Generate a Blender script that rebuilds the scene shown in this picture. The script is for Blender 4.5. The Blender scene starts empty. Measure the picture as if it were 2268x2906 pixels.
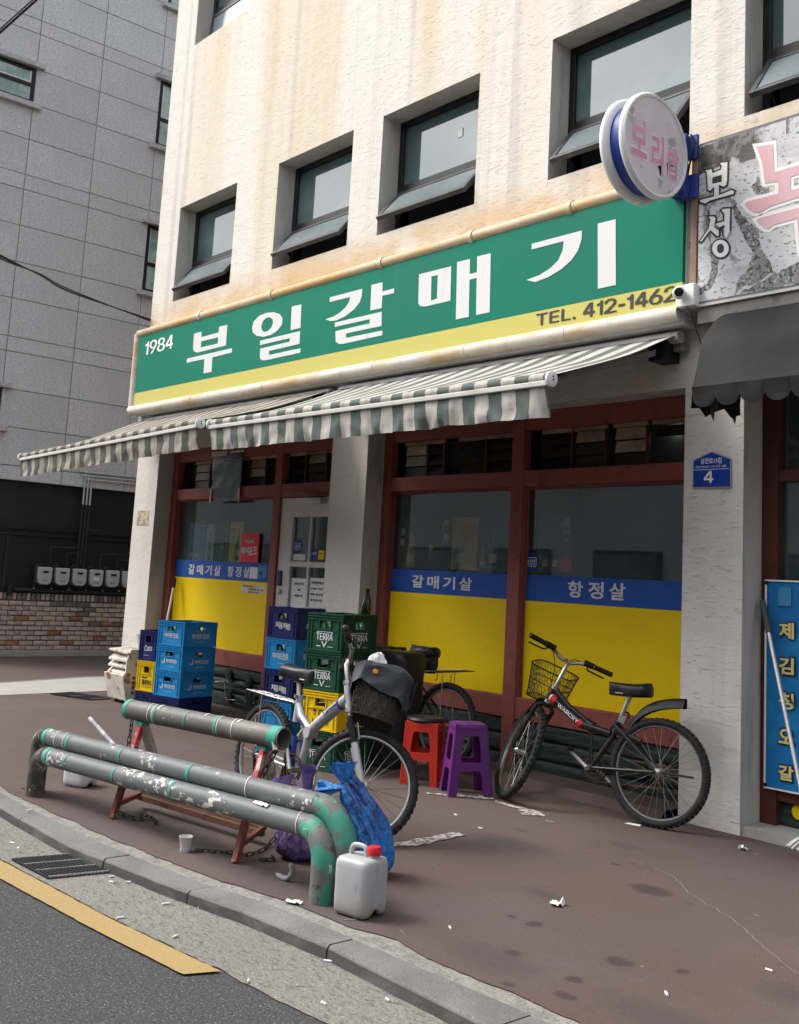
import bpy, math, random
from math import sin, cos, pi, radians
from mathutils import Vector, Matrix, noise
random.seed(7)
SC = bpy.context.scene
COL = SC.collection
# ------------------------------------------------------------------ camera
cd = bpy.data.cameras.new('camera'); CAM = bpy.data.objects.new('camera', cd); COL.objects.link(CAM)
rx, ry, rz = (0.65342, 0.75501, 0.05478), (0.06962, -0.13199, 0.98880), (-0.75379, 0.64229, 0.13880)
CAM.matrix_world = Matrix(((rx[0], ry[0], -rz[0], 0.0), (rx[1], ry[1], -rz[1], -5.526),
                           (rx[2], ry[2], -rz[2], 1.30), (0, 0, 0, 1)))
cd.sensor_fit = 'HORIZONTAL'; cd.sensor_width = 36.0; cd.lens = 48.155; cd.shift_y = -0.1030
cd.clip_start = 0.05; cd.clip_end = 400
SC.camera = CAM
SC.render.resolution_x, SC.render.resolution_y = 799, 1024
# ------------------------------------------------------------------ light
SUN_EL, SUN_AZ = radians(52), radians(233)       # bright veiled sky, high over the street to the left
W = bpy.data.worlds.new('World'); SC.world = W; W.use_nodes = True
wn, wl = W.node_tree.nodes, W.node_tree.links
sky = wn.new('ShaderNodeTexSky'); sky.sky_type = 'NISHITA'; sky.sun_disc = False
sky.sun_elevation = SUN_EL; sky.sun_rotation = SUN_AZ
sky.dust_density = 4.0; sky.air_density = 1.2; sky.ozone_density = 1.0
hs = wn.new('ShaderNodeHueSaturation'); hs.inputs['Saturation'].default_value = 0.24
wl.new(sky.outputs[0], hs.inputs['Color'])
ctc = wn.new('ShaderNodeTexCoord'); cn = wn.new('ShaderNodeTexNoise'); cn.inputs['Scale'].default_value = 2.6; cn.inputs['Detail'].default_value = 7; wl.new(ctc.outputs['Generated'], cn.inputs['Vector'])
cm = wn.new('ShaderNodeMapRange'); cm.inputs[1].default_value = .35; cm.inputs[2].default_value = .68; cm.inputs[3].default_value = .72; cm.inputs[4].default_value = 1.38; wl.new(cn.outputs['Fac'], cm.inputs[0])
cv_ = wn.new('ShaderNodeVectorMath'); cv_.operation = 'SCALE'; wl.new(hs.outputs[0], cv_.inputs[0]); wl.new(cm.outputs[0], cv_.inputs['Scale'])      # broken cloud all over the sky
wl.new(cv_.outputs[0], wn['Background'].inputs[0]); wn['Background'].inputs[1].default_value = 0.15
sl = bpy.data.lights.new('sun', 'SUN'); SUN = bpy.data.objects.new('sun', sl); COL.objects.link(SUN)
sl.energy = 0.92; sl.angle = radians(16); sl.color = (1.0, 0.93, 0.83)
SUN.rotation_euler = (Vector((-0.72, -0.55, 0.0)).normalized() * cos(SUN_EL) + Vector((0, 0, sin(SUN_EL)))).to_track_quat('Z', 'Y').to_euler()
SC.view_settings.view_transform = 'Standard'; SC.view_settings.look = 'None'
SC.view_settings.exposure = 1.22; SC.view_settings.gamma = 1.0; SC.view_settings.use_curve_mapping = False

# ------------------------------------------------------------------ materials
MATS = {}
def mat(name, col, rough=.6, metal=0., layers=(), bumps=(), spec=.25, trans=0., coat=0., emit=None, coord='Object', rand=0.):
    """col rgb; layers: (scale xyz, detail, lo, hi, rgb, fac[, kind]); bumps: (scale xyz, detail, strength, dist[, lo, hi])."""
    if name in MATS: return MATS[name]
    m = bpy.data.materials.new(name); m.use_nodes = True; MATS[name] = m
    nt = m.node_tree; N, L = nt.nodes, nt.links; p = N['Principled BSDF']
    tc = N.new('ShaderNodeTexCoord')
    def tex(sc, det, kind='noise', off=0.):
        mp = N.new('ShaderNodeMapping'); mp.inputs['Scale'].default_value = sc; mp.inputs['Location'].default_value = (off, off * .7, off * .3)
        L.new(tc.outputs[coord], mp.inputs[0])
        if kind == 'voronoi':
            t = N.new('ShaderNodeTexVoronoi'); t.inputs['Scale'].default_value = 1; L.new(mp.outputs[0], t.inputs['Vector']); return t.outputs['Distance']
        if kind == 'cell':
            t = N.new('ShaderNodeTexVoronoi'); t.inputs['Scale'].default_value = 1; L.new(mp.outputs[0], t.inputs['Vector'])
            s = N.new('ShaderNodeSeparateColor'); L.new(t.outputs['Color'], s.inputs[0]); return s.outputs[0]
        t = N.new('ShaderNodeTexNoise'); t.inputs['Scale'].default_value = 1; t.inputs['Detail'].default_value = det; t.inputs['Roughness'].default_value = .6
        L.new(mp.outputs[0], t.inputs['Vector']); return t.outputs['Fac']
    def rng(s, lo, hi, f=1.):
        r = N.new('ShaderNodeMapRange'); r.interpolation_type = 'SMOOTHSTEP'
        r.inputs[1].default_value = lo; r.inputs[2].default_value = hi; r.inputs[3].default_value = 0; r.inputs[4].default_value = f
        L.new(s, r.inputs[0]); return r.outputs[0]
    rgb = N.new('ShaderNodeRGB'); rgb.outputs[0].default_value = (*col, 1); cur = rgb.outputs[0]
    if rand:
        oi = N.new('ShaderNodeObjectInfo'); h2 = N.new('ShaderNodeHueSaturation')
        r = N.new('ShaderNodeMapRange'); r.inputs[3].default_value = 1 - rand; r.inputs[4].default_value = 1 + rand
        L.new(oi.outputs['Random'], r.inputs[0]); L.new(r.outputs[0], h2.inputs['Value']); L.new(cur, h2.inputs['Color']); cur = h2.outputs[0]
    for i, ly in enumerate(layers):
        sc, det, lo, hi, c2, f = ly[:6]; kind = ly[6] if len(ly) > 6 else 'noise'
        if kind == 'spots':                      # stains with a place and outline of their own
            acc = None; nz = tex((22, 22, 22), 5, off=i * 3.7)
            for (sx_, sy_, ra, rb_) in ly[7]:
                mp = N.new('ShaderNodeMapping'); mp.vector_type = 'POINT'
                mp.inputs['Location'].default_value = (-sx_ / ra, -sy_ / rb_, 0); mp.inputs['Scale'].default_value = (1 / ra, 1 / rb_, 0); L.new(tc.outputs[coord], mp.inputs[0])
                ln = N.new('ShaderNodeVectorMath'); ln.operation = 'LENGTH'; L.new(mp.outputs[0], ln.inputs[0])
                ad = N.new('ShaderNodeMath'); ad.operation = 'MULTIPLY_ADD'; L.new(nz, ad.inputs[0]); ad.inputs[1].default_value = -1.1; L.new(ln.outputs['Value'], ad.inputs[2])
                mk = rng(ad.outputs[0], lo, hi, 1)
                if acc is None: acc = mk
                else:
                    mn = N.new('ShaderNodeMath'); mn.operation = 'MINIMUM'; L.new(acc, mn.inputs[0]); L.new(mk, mn.inputs[1]); acc = mn.outputs[0]
            iv = N.new('ShaderNodeMath'); iv.operation = 'MULTIPLY_ADD'; L.new(acc, iv.inputs[0]); iv.inputs[1].default_value = -f; iv.inputs[2].default_value = f; fac = iv.outputs[0]
        elif kind == 'band':                       # a stain that hangs between two heights, broken up by noise
            sp = N.new('ShaderNodeSeparateXYZ'); L.new(tc.outputs[coord], sp.inputs[0])
            z0, z1, z2 = ly[7]
            a = rng(sp.outputs[2], z0, z0 + .01, 1); b = rng(sp.outputs[2], z1, z2, 1)
            iv = N.new('ShaderNodeMath'); iv.operation = 'SUBTRACT'; iv.inputs[0].default_value = 1; L.new(b, iv.inputs[1])
            m1 = N.new('ShaderNodeMath'); m1.operation = 'MULTIPLY'; L.new(a, m1.inputs[0]); L.new(iv.outputs[0], m1.inputs[1])
            m2 = N.new('ShaderNodeMath'); m2.operation = 'MULTIPLY'; L.new(m1.outputs[0], m2.inputs[0]); L.new(rng(tex(sc, det, off=i * 3.7), lo, hi, f), m2.inputs[1])
            fac = m2.outputs[0]
        else:
            fac = rng(tex(sc, det, kind, i * 3.7), lo, hi, f)
        mx = N.new('ShaderNodeMix'); mx.data_type = 'RGBA'; L.new(fac, mx.inputs[0]); L.new(cur, mx.inputs[6]); mx.inputs[7].default_value = (*c2, 1); cur = mx.outputs[2]
    L.new(cur, p.inputs['Base Color'])
    p.inputs['Roughness'].default_value = rough; p.inputs['Metallic'].default_value = metal
    p.inputs['Specular IOR Level'].default_value = spec
    if trans: p.inputs['Transmission Weight'].default_value = trans
    if coat: p.inputs['Coat Weight'].default_value = coat
    if emit: p.inputs['Emission Color'].default_value = (*emit[0], 1); p.inputs['Emission Strength'].default_value = emit[1]
    nrm = None
    for i, b in enumerate(bumps):
        sc, det, st, dist = b[:4]
        s = tex(sc, det, b[6] if len(b) > 6 else 'noise', 11 + i)
        if len(b) > 5: s = rng(s, b[4], b[5])
        bp = N.new('ShaderNodeBump'); bp.inputs['Strength'].default_value = st; bp.inputs['Distance'].default_value = dist
        L.new(s, bp.inputs['Height'])
        if nrm: L.new(nrm, bp.inputs['Normal'])
        nrm = bp.outputs[0]
    if nrm: L.new(nrm, p.inputs['Normal'])
    return m
def glass(name, tint, tintfac, rough=.03, refl=.07):
    m = bpy.data.materials.new(name); m.use_nodes = True; MATS[name] = m
    N, L = m.node_tree.nodes, m.node_tree.links; N.remove(N['Principled BSDF'])
    tr = N.new('ShaderNodeBsdfTransparent'); tr.inputs[0].default_value = (*tint, 1)
    gl = N.new('ShaderNodeBsdfGlossy'); gl.inputs['Roughness'].default_value = rough
    df = N.new('ShaderNodeBsdfDiffuse'); df.inputs[0].default_value = (.15, .235, .235, 1)
    fr = N.new('ShaderNodeFresnel'); fr.inputs[0].default_value = 1.52
    ad = N.new('ShaderNodeMath'); ad.operation = 'ADD'; ad.inputs[1].default_value = refl; L.new(fr.outputs[0], ad.inputs[0])
    m0 = N.new('ShaderNodeMixShader'); m0.inputs[0].default_value = tintfac; L.new(tr.outputs[0], m0.inputs[1]); L.new(df.outputs[0], m0.inputs[2])
    mx = N.new('ShaderNodeMixShader'); L.new(ad.outputs[0], mx.inputs[0]); L.new(m0.outputs[0], mx.inputs[1]); L.new(gl.outputs[0], mx.inputs[2])
    L.new(mx.outputs[0], N['Material Output'].inputs[0]); return m
def stripes(name, c1, c2, period, x0, dirt, axis=0):
    m = mat(name, c1, .85, layers=(), bumps=(((40, 40, 40), 2, .15, .01),))
    N, L = m.node_tree.nodes, m.node_tree.links; p = N['Principled BSDF']
    tc = N.new('ShaderNodeTexCoord'); sp = N.new('ShaderNodeSeparateXYZ'); L.new(tc.outputs['Object'], sp.inputs[0])
    def mth(op, a, b):
        n = N.new('ShaderNodeMath'); n.operation = op
        for i, v in enumerate((a, b)):
            if isinstance(v, (int, float)): n.inputs[i].default_value = v
            else: L.new(v, n.inputs[i])
        return n.outputs[0]
    f = mth('FRACT', mth('DIVIDE', mth('SUBTRACT', sp.outputs[axis], x0), period), 0)
    s = mth('GREATER_THAN', f, .5)
    mx = N.new('ShaderNodeMix'); mx.data_type = 'RGBA'; L.new(s, mx.inputs[0]); mx.inputs[6].default_value = (*c1, 1); mx.inputs[7].default_value = (*c2, 1)
    ns = N.new('ShaderNodeTexNoise'); ns.inputs['Scale'].default_value = 3.; ns.inputs['Detail'].default_value = 8
    mp = N.new('ShaderNodeMapping'); mp.inputs['Scale'].default_value = (5, 1, 1.2); L.new(tc.outputs['Object'], mp.inputs[0]); L.new(mp.outputs[0], ns.inputs['Vector'])
    r = N.new('ShaderNodeMapRange'); r.inputs[1].default_value = .45; r.inputs[2].default_value = .75; r.inputs[4].default_value = .55; L.new(ns.outputs['Fac'], r.inputs[0])
    m2 = N.new('ShaderNodeMix'); m2.data_type = 'RGBA'; L.new(r.outputs[0], m2.inputs[0]); L.new(mx.outputs[2], m2.inputs[6]); m2.inputs[7].default_value = (*dirt, 1)
    L.new(m2.outputs[2], p.inputs['Base Color']); return m

# ------------------------------------------------------------------ mesh helpers
def Rz(a): return Matrix.Rotation(a, 3, 'Z')
class MB:
    def __init__(s): s.v = []; s.f = []; s.x = None
    def add(s, vs, fs):
        n = len(s.v)
        s.v += [tuple(s.x @ Vector(p)) if s.x is not None else tuple(p) for p in vs]; s.f += [tuple(i + n for i in f) for f in fs]; return s
    def box(s, x0, x1, y0, y1, z0, z1):
        return s.add([(x0, y0, z0), (x1, y0, z0), (x1, y1, z0), (x0, y1, z0), (x0, y0, z1), (x1, y0, z1), (x1, y1, z1), (x0, y1, z1)],
                     [(0, 3, 2, 1), (4, 5, 6, 7), (0, 1, 5, 4), (1, 2, 6, 5), (2, 3, 7, 6), (3, 0, 4, 7)])
    def obox(s, c, size, R=None):
        h = [d / 2 for d in size]; c = Vector(c); R = R or Matrix.Identity(3)
        vs = [c + R @ Vector((sx * h[0], sy * h[1], sz * h[2])) for sz in (-1, 1) for sx, sy in ((-1, -1), (1, -1), (1, 1), (-1, 1))]
        return s.add(vs, [(0, 3, 2, 1), (4, 5, 6, 7), (0, 1, 5, 4), (1, 2, 6, 5), (2, 3, 7, 6), (3, 0, 4, 7)])
    def beam(s, a, b, w, h=None, up=(0, 0, 1)):
        a, b = Vector(a), Vector(b); d = (b - a); L = d.length; d.normalize(); u = Vector(up)
        sd = d.cross(u)
        if sd.length < 1e-4: sd = d.cross(Vector((1, 0, 0)))
        sd.normalize(); u = sd.cross(d); R = Matrix((d, sd, u)).transposed()
        return s.obox((a + b) / 2, (L, w, h or w), R)
    def tube(s, pts, r, n=8, cap=True, closed=False):
        pts = [Vector(p) for p in pts]; m = len(pts); rs = r if isinstance(r, (list, tuple)) else [r] * m
        t0 = (pts[1] - pts[0]).normalized(); u = Vector((0, 0, 1)) if abs(t0.z) < .9 else Vector((1, 0, 0)); u = (u - t0 * u.dot(t0)).normalized()
        vs = []
        for i, p in enumerate(pts):
            if closed: t = (pts[(i + 1) % m] - pts[i - 1]).normalized()
            else: t = ((pts[min(i + 1, m - 1)] - pts[max(i - 1, 0)])).normalized()
            u = (u - t * u.dot(t)); u.normalize(); w = t.cross(u)
            vs += [p + (u * cos(2 * pi * k / n) + w * sin(2 * pi * k / n)) * rs[i] for k in range(n)]
        fs = []
        for i in range(m if closed else m - 1):
            a, b = i * n, ((i + 1) % m) * n
            fs += [(a + k, a + (k + 1) % n, b + (k + 1) % n, b + k) for k in range(n)]
        if cap and not closed: fs += [tuple(range(n))[::-1], tuple((m - 1) * n + k for k in range(n))]
        return s.add(vs, fs)
    def ring(s, c, R, r, axis=(0, 1, 0), n=32, k=8, a0=0., a1=2 * pi):
        c = Vector(c); ax = Vector(axis).normalized(); u = Vector((0, 0, 1)) if abs(ax.z) < .9 else Vector((1, 0, 0)); u = (u - ax * u.dot(ax)).normalized(); w = ax.cross(u)
        full = abs(a1 - a0 - 2 * pi) < 1e-6
        pts = [c + (u * cos(a0 + (a1 - a0) * i / (n if full else n - 1)) + w * sin(a0 + (a1 - a0) * i / (n if full else n - 1))) * R for i in range(n)]
        return s.tube(pts, r, k, not full, full)
    def lathe(s, prof, c=(0, 0, 0), n=20, R=None, sx=1., sy=1.):
        c = Vector(c); R = R or Matrix.Identity(3); vs = []
        for r, z in prof: vs += [c + R @ Vector((r * cos(2 * pi * k / n) * sx, r * sin(2 * pi * k / n) * sy, z)) for k in range(n)]
        fs = []
        for i in range(len(prof) - 1): fs += [(i * n + k, i * n + (k + 1) % n, (i + 1) * n + (k + 1) % n, (i + 1) * n + k) for k in range(n)]
        if prof[0][0] > 1e-5: fs.append(tuple(range(n))[::-1])
        if prof[-1][0] > 1e-5: fs.append(tuple((len(prof) - 1) * n + k for k in range(n)))
        return s.add(vs, fs)
    def prism(s, poly, f0, f1):
        """poly 2d points; f0,f1 map (u,v) to the near and far 3d point."""
        n = len(poly); vs = [f0(*p) for p in poly] + [f1(*p) for p in poly]
        return s.add(vs, [tuple(range(n)), tuple(range(n, 2 * n))[::-1]] + [(i, i + n, (i + 1) % n + n, (i + 1) % n) for i in range(n)])
    def grid(s, nu, nv, fn):
        vs = [fn(i / nu, j / nv) for i in range(nu + 1) for j in range(nv + 1)]
        return s.add(vs, [(i * (nv + 1) + j, (i + 1) * (nv + 1) + j, (i + 1) * (nv + 1) + j + 1, i * (nv + 1) + j + 1) for i in range(nu) for j in range(nv)])
    def merge(s, me, fn):
        return s.add([fn(*v.co) for v in me.vertices], [tuple(p.vertices) for p in me.polygons])
    def mesh(s, name, m, smooth=None):
        me = bpy.data.meshes.new(name); me.from_pydata(s.v, [], s.f); me.materials.append(m)
        if smooth is not None:
            me.polygons.foreach_set('use_smooth', [True] * len(me.polygons))
            if smooth < 180: me.set_sharp_from_angle(angle=radians(smooth))
        me.update(); return me
def fixnormals(me):
    import bmesh
    b = bmesh.new(); b.from_mesh(me); bmesh.ops.recalc_face_normals(b, faces=b.faces[:]); b.to_mesh(me); b.free()
def tag(o, label=None, cat=None, group=None, kind=None):
    if label: o['label'] = label
    if cat: o['category'] = cat
    if group: o['group'] = group
    if kind: o['kind'] = kind
    return o
def thing(name, label, cat, loc=(0, 0, 0), rot=None, group=None):
    o = bpy.data.objects.new(name, None); COL.objects.link(o); o.empty_display_size = .1
    o.matrix_basis = Matrix.Translation(loc) @ (rot.to_4x4() if rot is not None else Matrix.Identity(4))
    return tag(o, label, cat, group)
def link(name, me, parent=None, local=True, bevel=0.):
    o = bpy.data.objects.new(name, me); COL.objects.link(o)
    if parent is not None:
        o.parent = parent
        if not local:                 # mesh is in world coordinates
            M = parent.matrix_basis.copy()
            if parent.parent is not None: M = parent.parent.matrix_basis @ parent.matrix_parent_inverse @ M
            o.matrix_parent_inverse = M.inverted()
    if bevel:
        b = o.modifiers.new('bevel', 'BEVEL'); b.width = bevel; b.segments = 2; b.limit_method = 'ANGLE'; b.angle_limit = radians(40)
    return o
def obj(name, mb, m, parent=None, smooth=None, local=True, bevel=0., fix=False):
    me = mb.mesh(name, m, smooth)
    if fix: fixnormals(me)
    return link(name, me, parent, local, bevel)
def st(name, mb, m, parent=None, smooth=None, bevel=0.):
    o = obj(name, mb, m, parent, smooth, True, bevel); o['kind'] = 'structure'; return o
import os
try: LATIN = bpy.data.fonts.load(os.path.join(bpy.utils.resource_path('LOCAL'), 'datafiles', 'fonts', 'Inter.woff2'))
except Exception: LATIN = None
def textmesh(s, bold=0., ext=.0):
    c = bpy.data.curves.new('lettering', 'FONT'); c.body = s
    if LATIN and all(ord(q) < 128 for q in s): c.font = LATIN; bold = 0
    c.offset = bold; c.extrude = ext; c.resolution_u = 3
    c.space_line = 1.0; c.align_x = 'CENTER'
    o = bpy.data.objects.new('tmp', c); me = bpy.data.meshes.new_from_object(o); bpy.data.objects.remove(o); return me
def text(s, m, org, ux, uz, w, h, parent=None, bold=.02, lift=.002, name='lettering', thick=.0015, local=True):
    """lettering fitted to a w x h box whose lower left corner is org; ux right, uz up."""
    me = textmesh(s, bold, .5); xs = [v.co.x for v in me.vertices]; ys = [v.co.y for v in me.vertices]
    x0, x1, y0, y1 = min(xs), max(xs), min(ys), max(ys); ux, uz, org = Vector(ux).normalized(), Vector(uz).normalized(), Vector(org); nn = ux.cross(uz)
    if LATIN and all(ord(q) < 128 for q in s) and bold > .018:      # heavier strokes: three copies side by side
        e = .020 * (y1 - y0); V = []; Fc = []
        for k, dx in enumerate((-e, 0, e)):
            n = len(V); V += [(v.co.x + dx, v.co.y, v.co.z * (.8 + .1 * k)) for v in me.vertices]; Fc += [tuple(i + n for i in p.vertices) for p in me.polygons]
        me = bpy.data.meshes.new(name); me.from_pydata(V, [], Fc)
    for v in me.vertices:
        v.co = org + ux * ((v.co.x - x0) / (x1 - x0) * w) + uz * ((v.co.y - y0) / max(1e-6, y1 - y0) * h) + nn * (lift + v.co.z * thick)
    me.name = name; me.materials.clear(); me.materials.append(m); me.update()
    return link(name, me, parent, local)
def digits(s, m, org, w, h, parent=None, name='numeral', local=True, lift=.002, sw=.17):
    """upright numerals of a plain bold grotesque, on a wall that faces -y"""
    adv = {'1': .62, '-': .62, '.': .4}; tot = sum(adv.get(c, 1.) for c in s); x = org[0]; cw = w / tot
    for c in s:
        a = cw * adv.get(c, 1.); g = a * .88; P = None
        if c == '4': P = [[(.60, 0), (.60, .23), (0, .23), (0, .41), (.54, 1), (.82, 1), (.82, .40), (1, .40), (1, .23), (.82, .23), (.82, 0)], [(.60, .40), (.60, .76), (.24, .40)]]
        elif c == '-': P = [[(.05, .32), (.95, .32), (.95, .48), (.05, .48)]]
        elif c == '1': P = [[(.52, 0), (.90, 0), (.90, 1), (.60, 1), (.50, .86), (.10, .80), (.10, .66), (.52, .70)]]
        if P: poly(name, P, m, lambda u, v, q, x=x, g=g: (x + u * g, org[1] - lift + .0012 * q, org[2] + v * h), parent, local=local)
        else: text(c, m, (x, org[1], org[2]), (1, 0, 0), (0, 0, 1), g, h, parent, .03, lift=lift, name=name, local=local)
        x += a
def polymesh(polys, off=0.):
    c = bpy.data.curves.new('shape', 'CURVE'); c.dimensions = '2D'; c.fill_mode = 'BOTH'; c.extrude = .5; c.offset = off
    for q in polys:
        s = c.splines.new('POLY'); s.points.add(len(q) - 1); s.use_cyclic_u = True
        for p, a in zip(s.points, q): p.co = (a[0], a[1], 0, 1)
    o = bpy.data.objects.new('tmp', c); me = bpy.data.meshes.new_from_object(o); bpy.data.objects.remove(o); return me
def poly(name, polys, m, fn, parent=None, off=0., local=True):
    """filled flat shape with holes; fn(u, v, w) with w in -.5 .. .5 gives the 3d point."""
    me = polymesh(polys, off)
    for v in me.vertices: v.co = fn(*v.co)
    me.name = name; me.materials.clear(); me.materials.append(m); me.update()
    return link(name, me, parent, local)
def lerp(a, b, t): return a + (b - a) * t
def bez(pts, n=8):
    """Catmull-Rom through points."""
    P = [Vector(p) for p in pts]; P = [2 * P[0] - P[1]] + P + [2 * P[-1] - P[-2]]; out = []
    for i in range(1, len(P) - 2):
        for k in range(n):
            t = k / n; a, b, c, d = P[i - 1:i + 3]
            out.append(.5 * ((2 * b) + (c - a) * t + (2 * a - 5 * b + 4 * c - d) * t * t + (3 * b - a - 3 * c + d) * t ** 3))
    return out + [P[-2]]
# ================================================================== materials used
m_stucco = mat('stucco', (.64, .605, .55), .9, layers=(
    ((1.15, 1, .055), 4, .46, .70, (.58, .46, .30), .8),
    ((3.1, 1, .07), 5, .56, .68, (.43, .40, .37), .55),
    ((.35, .35, .3), 3, .45, .7, (.60, .57, .53), .6),
    ((2.2, 2.2, 4), 5, .25, .58, (.53, .34, .15), .85, 'band', (3.5, 3.93, 4.36)),
    ((.8, .8, 1.3), 4, .42, .6, (.56, .54, .52), .7, 'band', (-.5, 2.2, 3.3)),
    ((4, 4, 9), 5, .56, .72, (.33, .31, .29), .6, 'band', (-.5, .15, .9)),
    ((17, 17, 82), 4, .65, .74, (.46, .42, .37), .12)),
    bumps=(((17, 17, 82), 4, .62, .008, .57, .73), ((30, 30, 70), 5, .6, .006), ((5, 5, 9), 3, .3, .02)))
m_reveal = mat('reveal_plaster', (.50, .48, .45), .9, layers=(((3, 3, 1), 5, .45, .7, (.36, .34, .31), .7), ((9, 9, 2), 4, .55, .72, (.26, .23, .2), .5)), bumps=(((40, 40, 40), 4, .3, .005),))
m_redframe = mat('red_frame_paint', (.25, .070, .057), .55, layers=(((5, 5, 3), 5, .5, .72, (.15, .045, .038), .8), ((22, 22, 22), 5, .62, .72, (.07, .03, .025), .8)), bumps=(((30, 30, 120), 3, .12, .004),))
m_redframe2 = mat('dark_red_frame', (.085, .024, .018), .5, layers=(((6, 6, 3), 4, .5, .7, (.05, .018, .014), .8),))
m_blackmetal = mat('black_aluminium', (.012, .0115, .013), .38, .0, layers=(((8, 8, 8), 4, .5, .75, (.026, .025, .025), .7),))
m_grayframe = mat('gray_sash', (.036, .036, .040), .4, layers=(((9, 9, 9), 4, .5, .7, (.09, .085, .085), .6),))
m_upglass = mat('film_glass', (.045, .080, .085), .04, layers=(((1.2, 1.2, 1.6), 3, .42, .7, (.10, .15, .155), .85),), spec=1.0)
m_sashglass = mat('sash_glass', (.16, .19, .20), .12, layers=(((2, 2, 2), 3, .4, .7, (.24, .27, .28), .7),), spec=.7)
m_shopglass = glass('shop_glass', (.95, .98, .98), .17, .02, .10)
m_dark = mat('dark_interior', (.05, .055, .055), .9)
m_inwall = mat('interior_wall', (.10, .115, .115), .9, layers=(((.6, .6, .8), 3, .4, .7, (.06, .07, .07), .8),))
m_blue = mat('blue_film', (.010, .070, .34), .5, spec=.25, layers=(((3, 3, 3), 4, .5, .75, (.03, .10, .33), .6),))
m_yellow = mat('yellow_film', (.74, .52, .0), .55, spec=.2, layers=(((2, 2, 2), 5, .5, .75, (.66, .455, .004), .6), ((30, 30, 30), 3, .68, .74, (.3, .2, .03), .5)))
m_white = mat('white_vinyl', (.74, .74, .72), .5, layers=(((3, 3, 12), 4, .52, .75, (.56, .53, .48), .5),))
m_letter = mat('sign_letter_white', (.60, .60, .595), .5, layers=(((9, 9, .6), 4, .58, .72, (.44, .37, .33), .6),))
m_signgreen = mat('sign_green', (.002, .165, .102), .6, spec=.1, layers=(((1.2, 1, .3), 4, .42, .68, (.010, .15, .105), .8), ((14, 5, 1), 4, .6, .75, (.03, .16, .115), .4)))
m_signyel = mat('sign_yellow', (.50, .45, .115), .6, spec=.2, layers=(((2, 2, 2), 4, .45, .7, (.50, .44, .15), .7),))
m_tube = mat('aged_white_tube', (.60, .555, .49), .5, layers=(((1.1, 4, 4), 4, .45, .62, (.50, .32, .14), .9), ((5, 5, 5), 5, .52, .70, (.48, .35, .20), .7), ((26, 9, 9), 4, .66, .74, (.13, .09, .06), .7)), bumps=(((14, 3, 3), 3, .15, .01),))
m_tube_top = mat('brown_stained_tube', (.47, .36, .235), .55, layers=(((1.1, 4, 4), 4, .45, .62, (.50, .30, .12), .9), ((1.6, 4, 4), 5, .56, .70, (.56, .50, .42), .8), ((26, 9, 9), 4, .64, .74, (.13, .09, .06), .7)), bumps=(((14, 3, 3), 3, .15, .01),))
m_gray_ink = mat('dark_ink', (.035, .038, .035), .6)
m_dooroff = mat('door_paint', (.57, .545, .52), .5, layers=(((3, 3, 2), 4, .45, .7, (.48, .45, .42), .7),))
m_plank = mat('dark_green_plank', (.022, .036, .031), .6, layers=(((2, 2, 14), 5, .45, .65, (.012, .020, .018), .9), ((9, 9, 30), 4, .6, .7, (.05, .065, .058), .6)), bumps=(((3, 3, 26), 5, .9, .02),))
m_concrete = mat('pale_concrete', (.33, .32, .30), .9, layers=(((3, 3, 3), 6, .42, .68, (.29, .28, .26), .8), ((60, 60, 60), 3, .55, .68, (.20, .19, .175), .6)), bumps=(((60, 60, 60), 4, .5, .006),))
m_gutter = mat('washed_concrete', (.205, .198, .18), .95, layers=(((1.7, 1.7, 1.7), 6, .42, .66, (.19, .18, .165), .75), ((34, 60, 34), 5, .54, .62, (.095, .09, .082), .7), ((110, 110, 110), 2, .60, .70, (.40, .385, .36), .6), ((.9, .5, .9), 5, .5, .66, (.17, .165, .15), .6), ((130, 130, 130), 2, .58, .66, (.06, .058, .055), .6)),
    bumps=(((34, 60, 34), 5, 1.0, .014), ((120, 120, 120), 2, .5, .004)))
m_mortar = mat('rough_mortar', (.25, .24, .222), .95, layers=(((9, 9, 9), 6, .45, .62, (.19, .175, .165), .85), ((70, 70, 70), 3, .55, .66, (.12, .11, .10), .6)), bumps=(((28, 28, 28), 6, 1.0, .02), ((90, 90, 90), 3, .6, .005)))
m_kerb = mat('kerb_granite', (.175, .174, .168), .85, layers=(((2.2, 2.2, 2.2), 6, .42, .66, (.11, .108, .104), .8), ((110, 110, 110), 2, .56, .66, (.07, .068, .066), .7), ((140, 140, 140), 2, .62, .7, (.29, .28, .27), .5), ((4, 4, 9), 4, .2, .55, (.055, .054, .052), .85, 'band', (-.2, -.016, -.004))), bumps=(((80, 80, 80), 4, .35, .004), ((9, 9, 9), 4, .4, .01)), rand=.12)
m_asphalt = mat('asphalt', (.052, .053, .055), .9, layers=(((1.1, 1.1, 1.1), 5, .4, .7, (.068, .068, .068), .7), ((75, 75, 75), 2, .55, .66, (.024, .024, .025), .85), ((130, 130, 130), 1, .62, .70, (.20, .20, .195), .85)), bumps=(((75, 75, 75), 3, 1.0, .009), ((160, 160, 160), 2, .5, .003)))
m_road_yellow = mat('road_yellow', (.31, .225, .095), .85, layers=(((2.5, 2.5, 2.5), 5, .42, .7, (.29, .215, .095), .7), ((70, 70, 70), 3, .60, .70, (.20, .14, .06), .7)), bumps=(((70, 70, 70), 3, .6, .006),))
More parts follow.
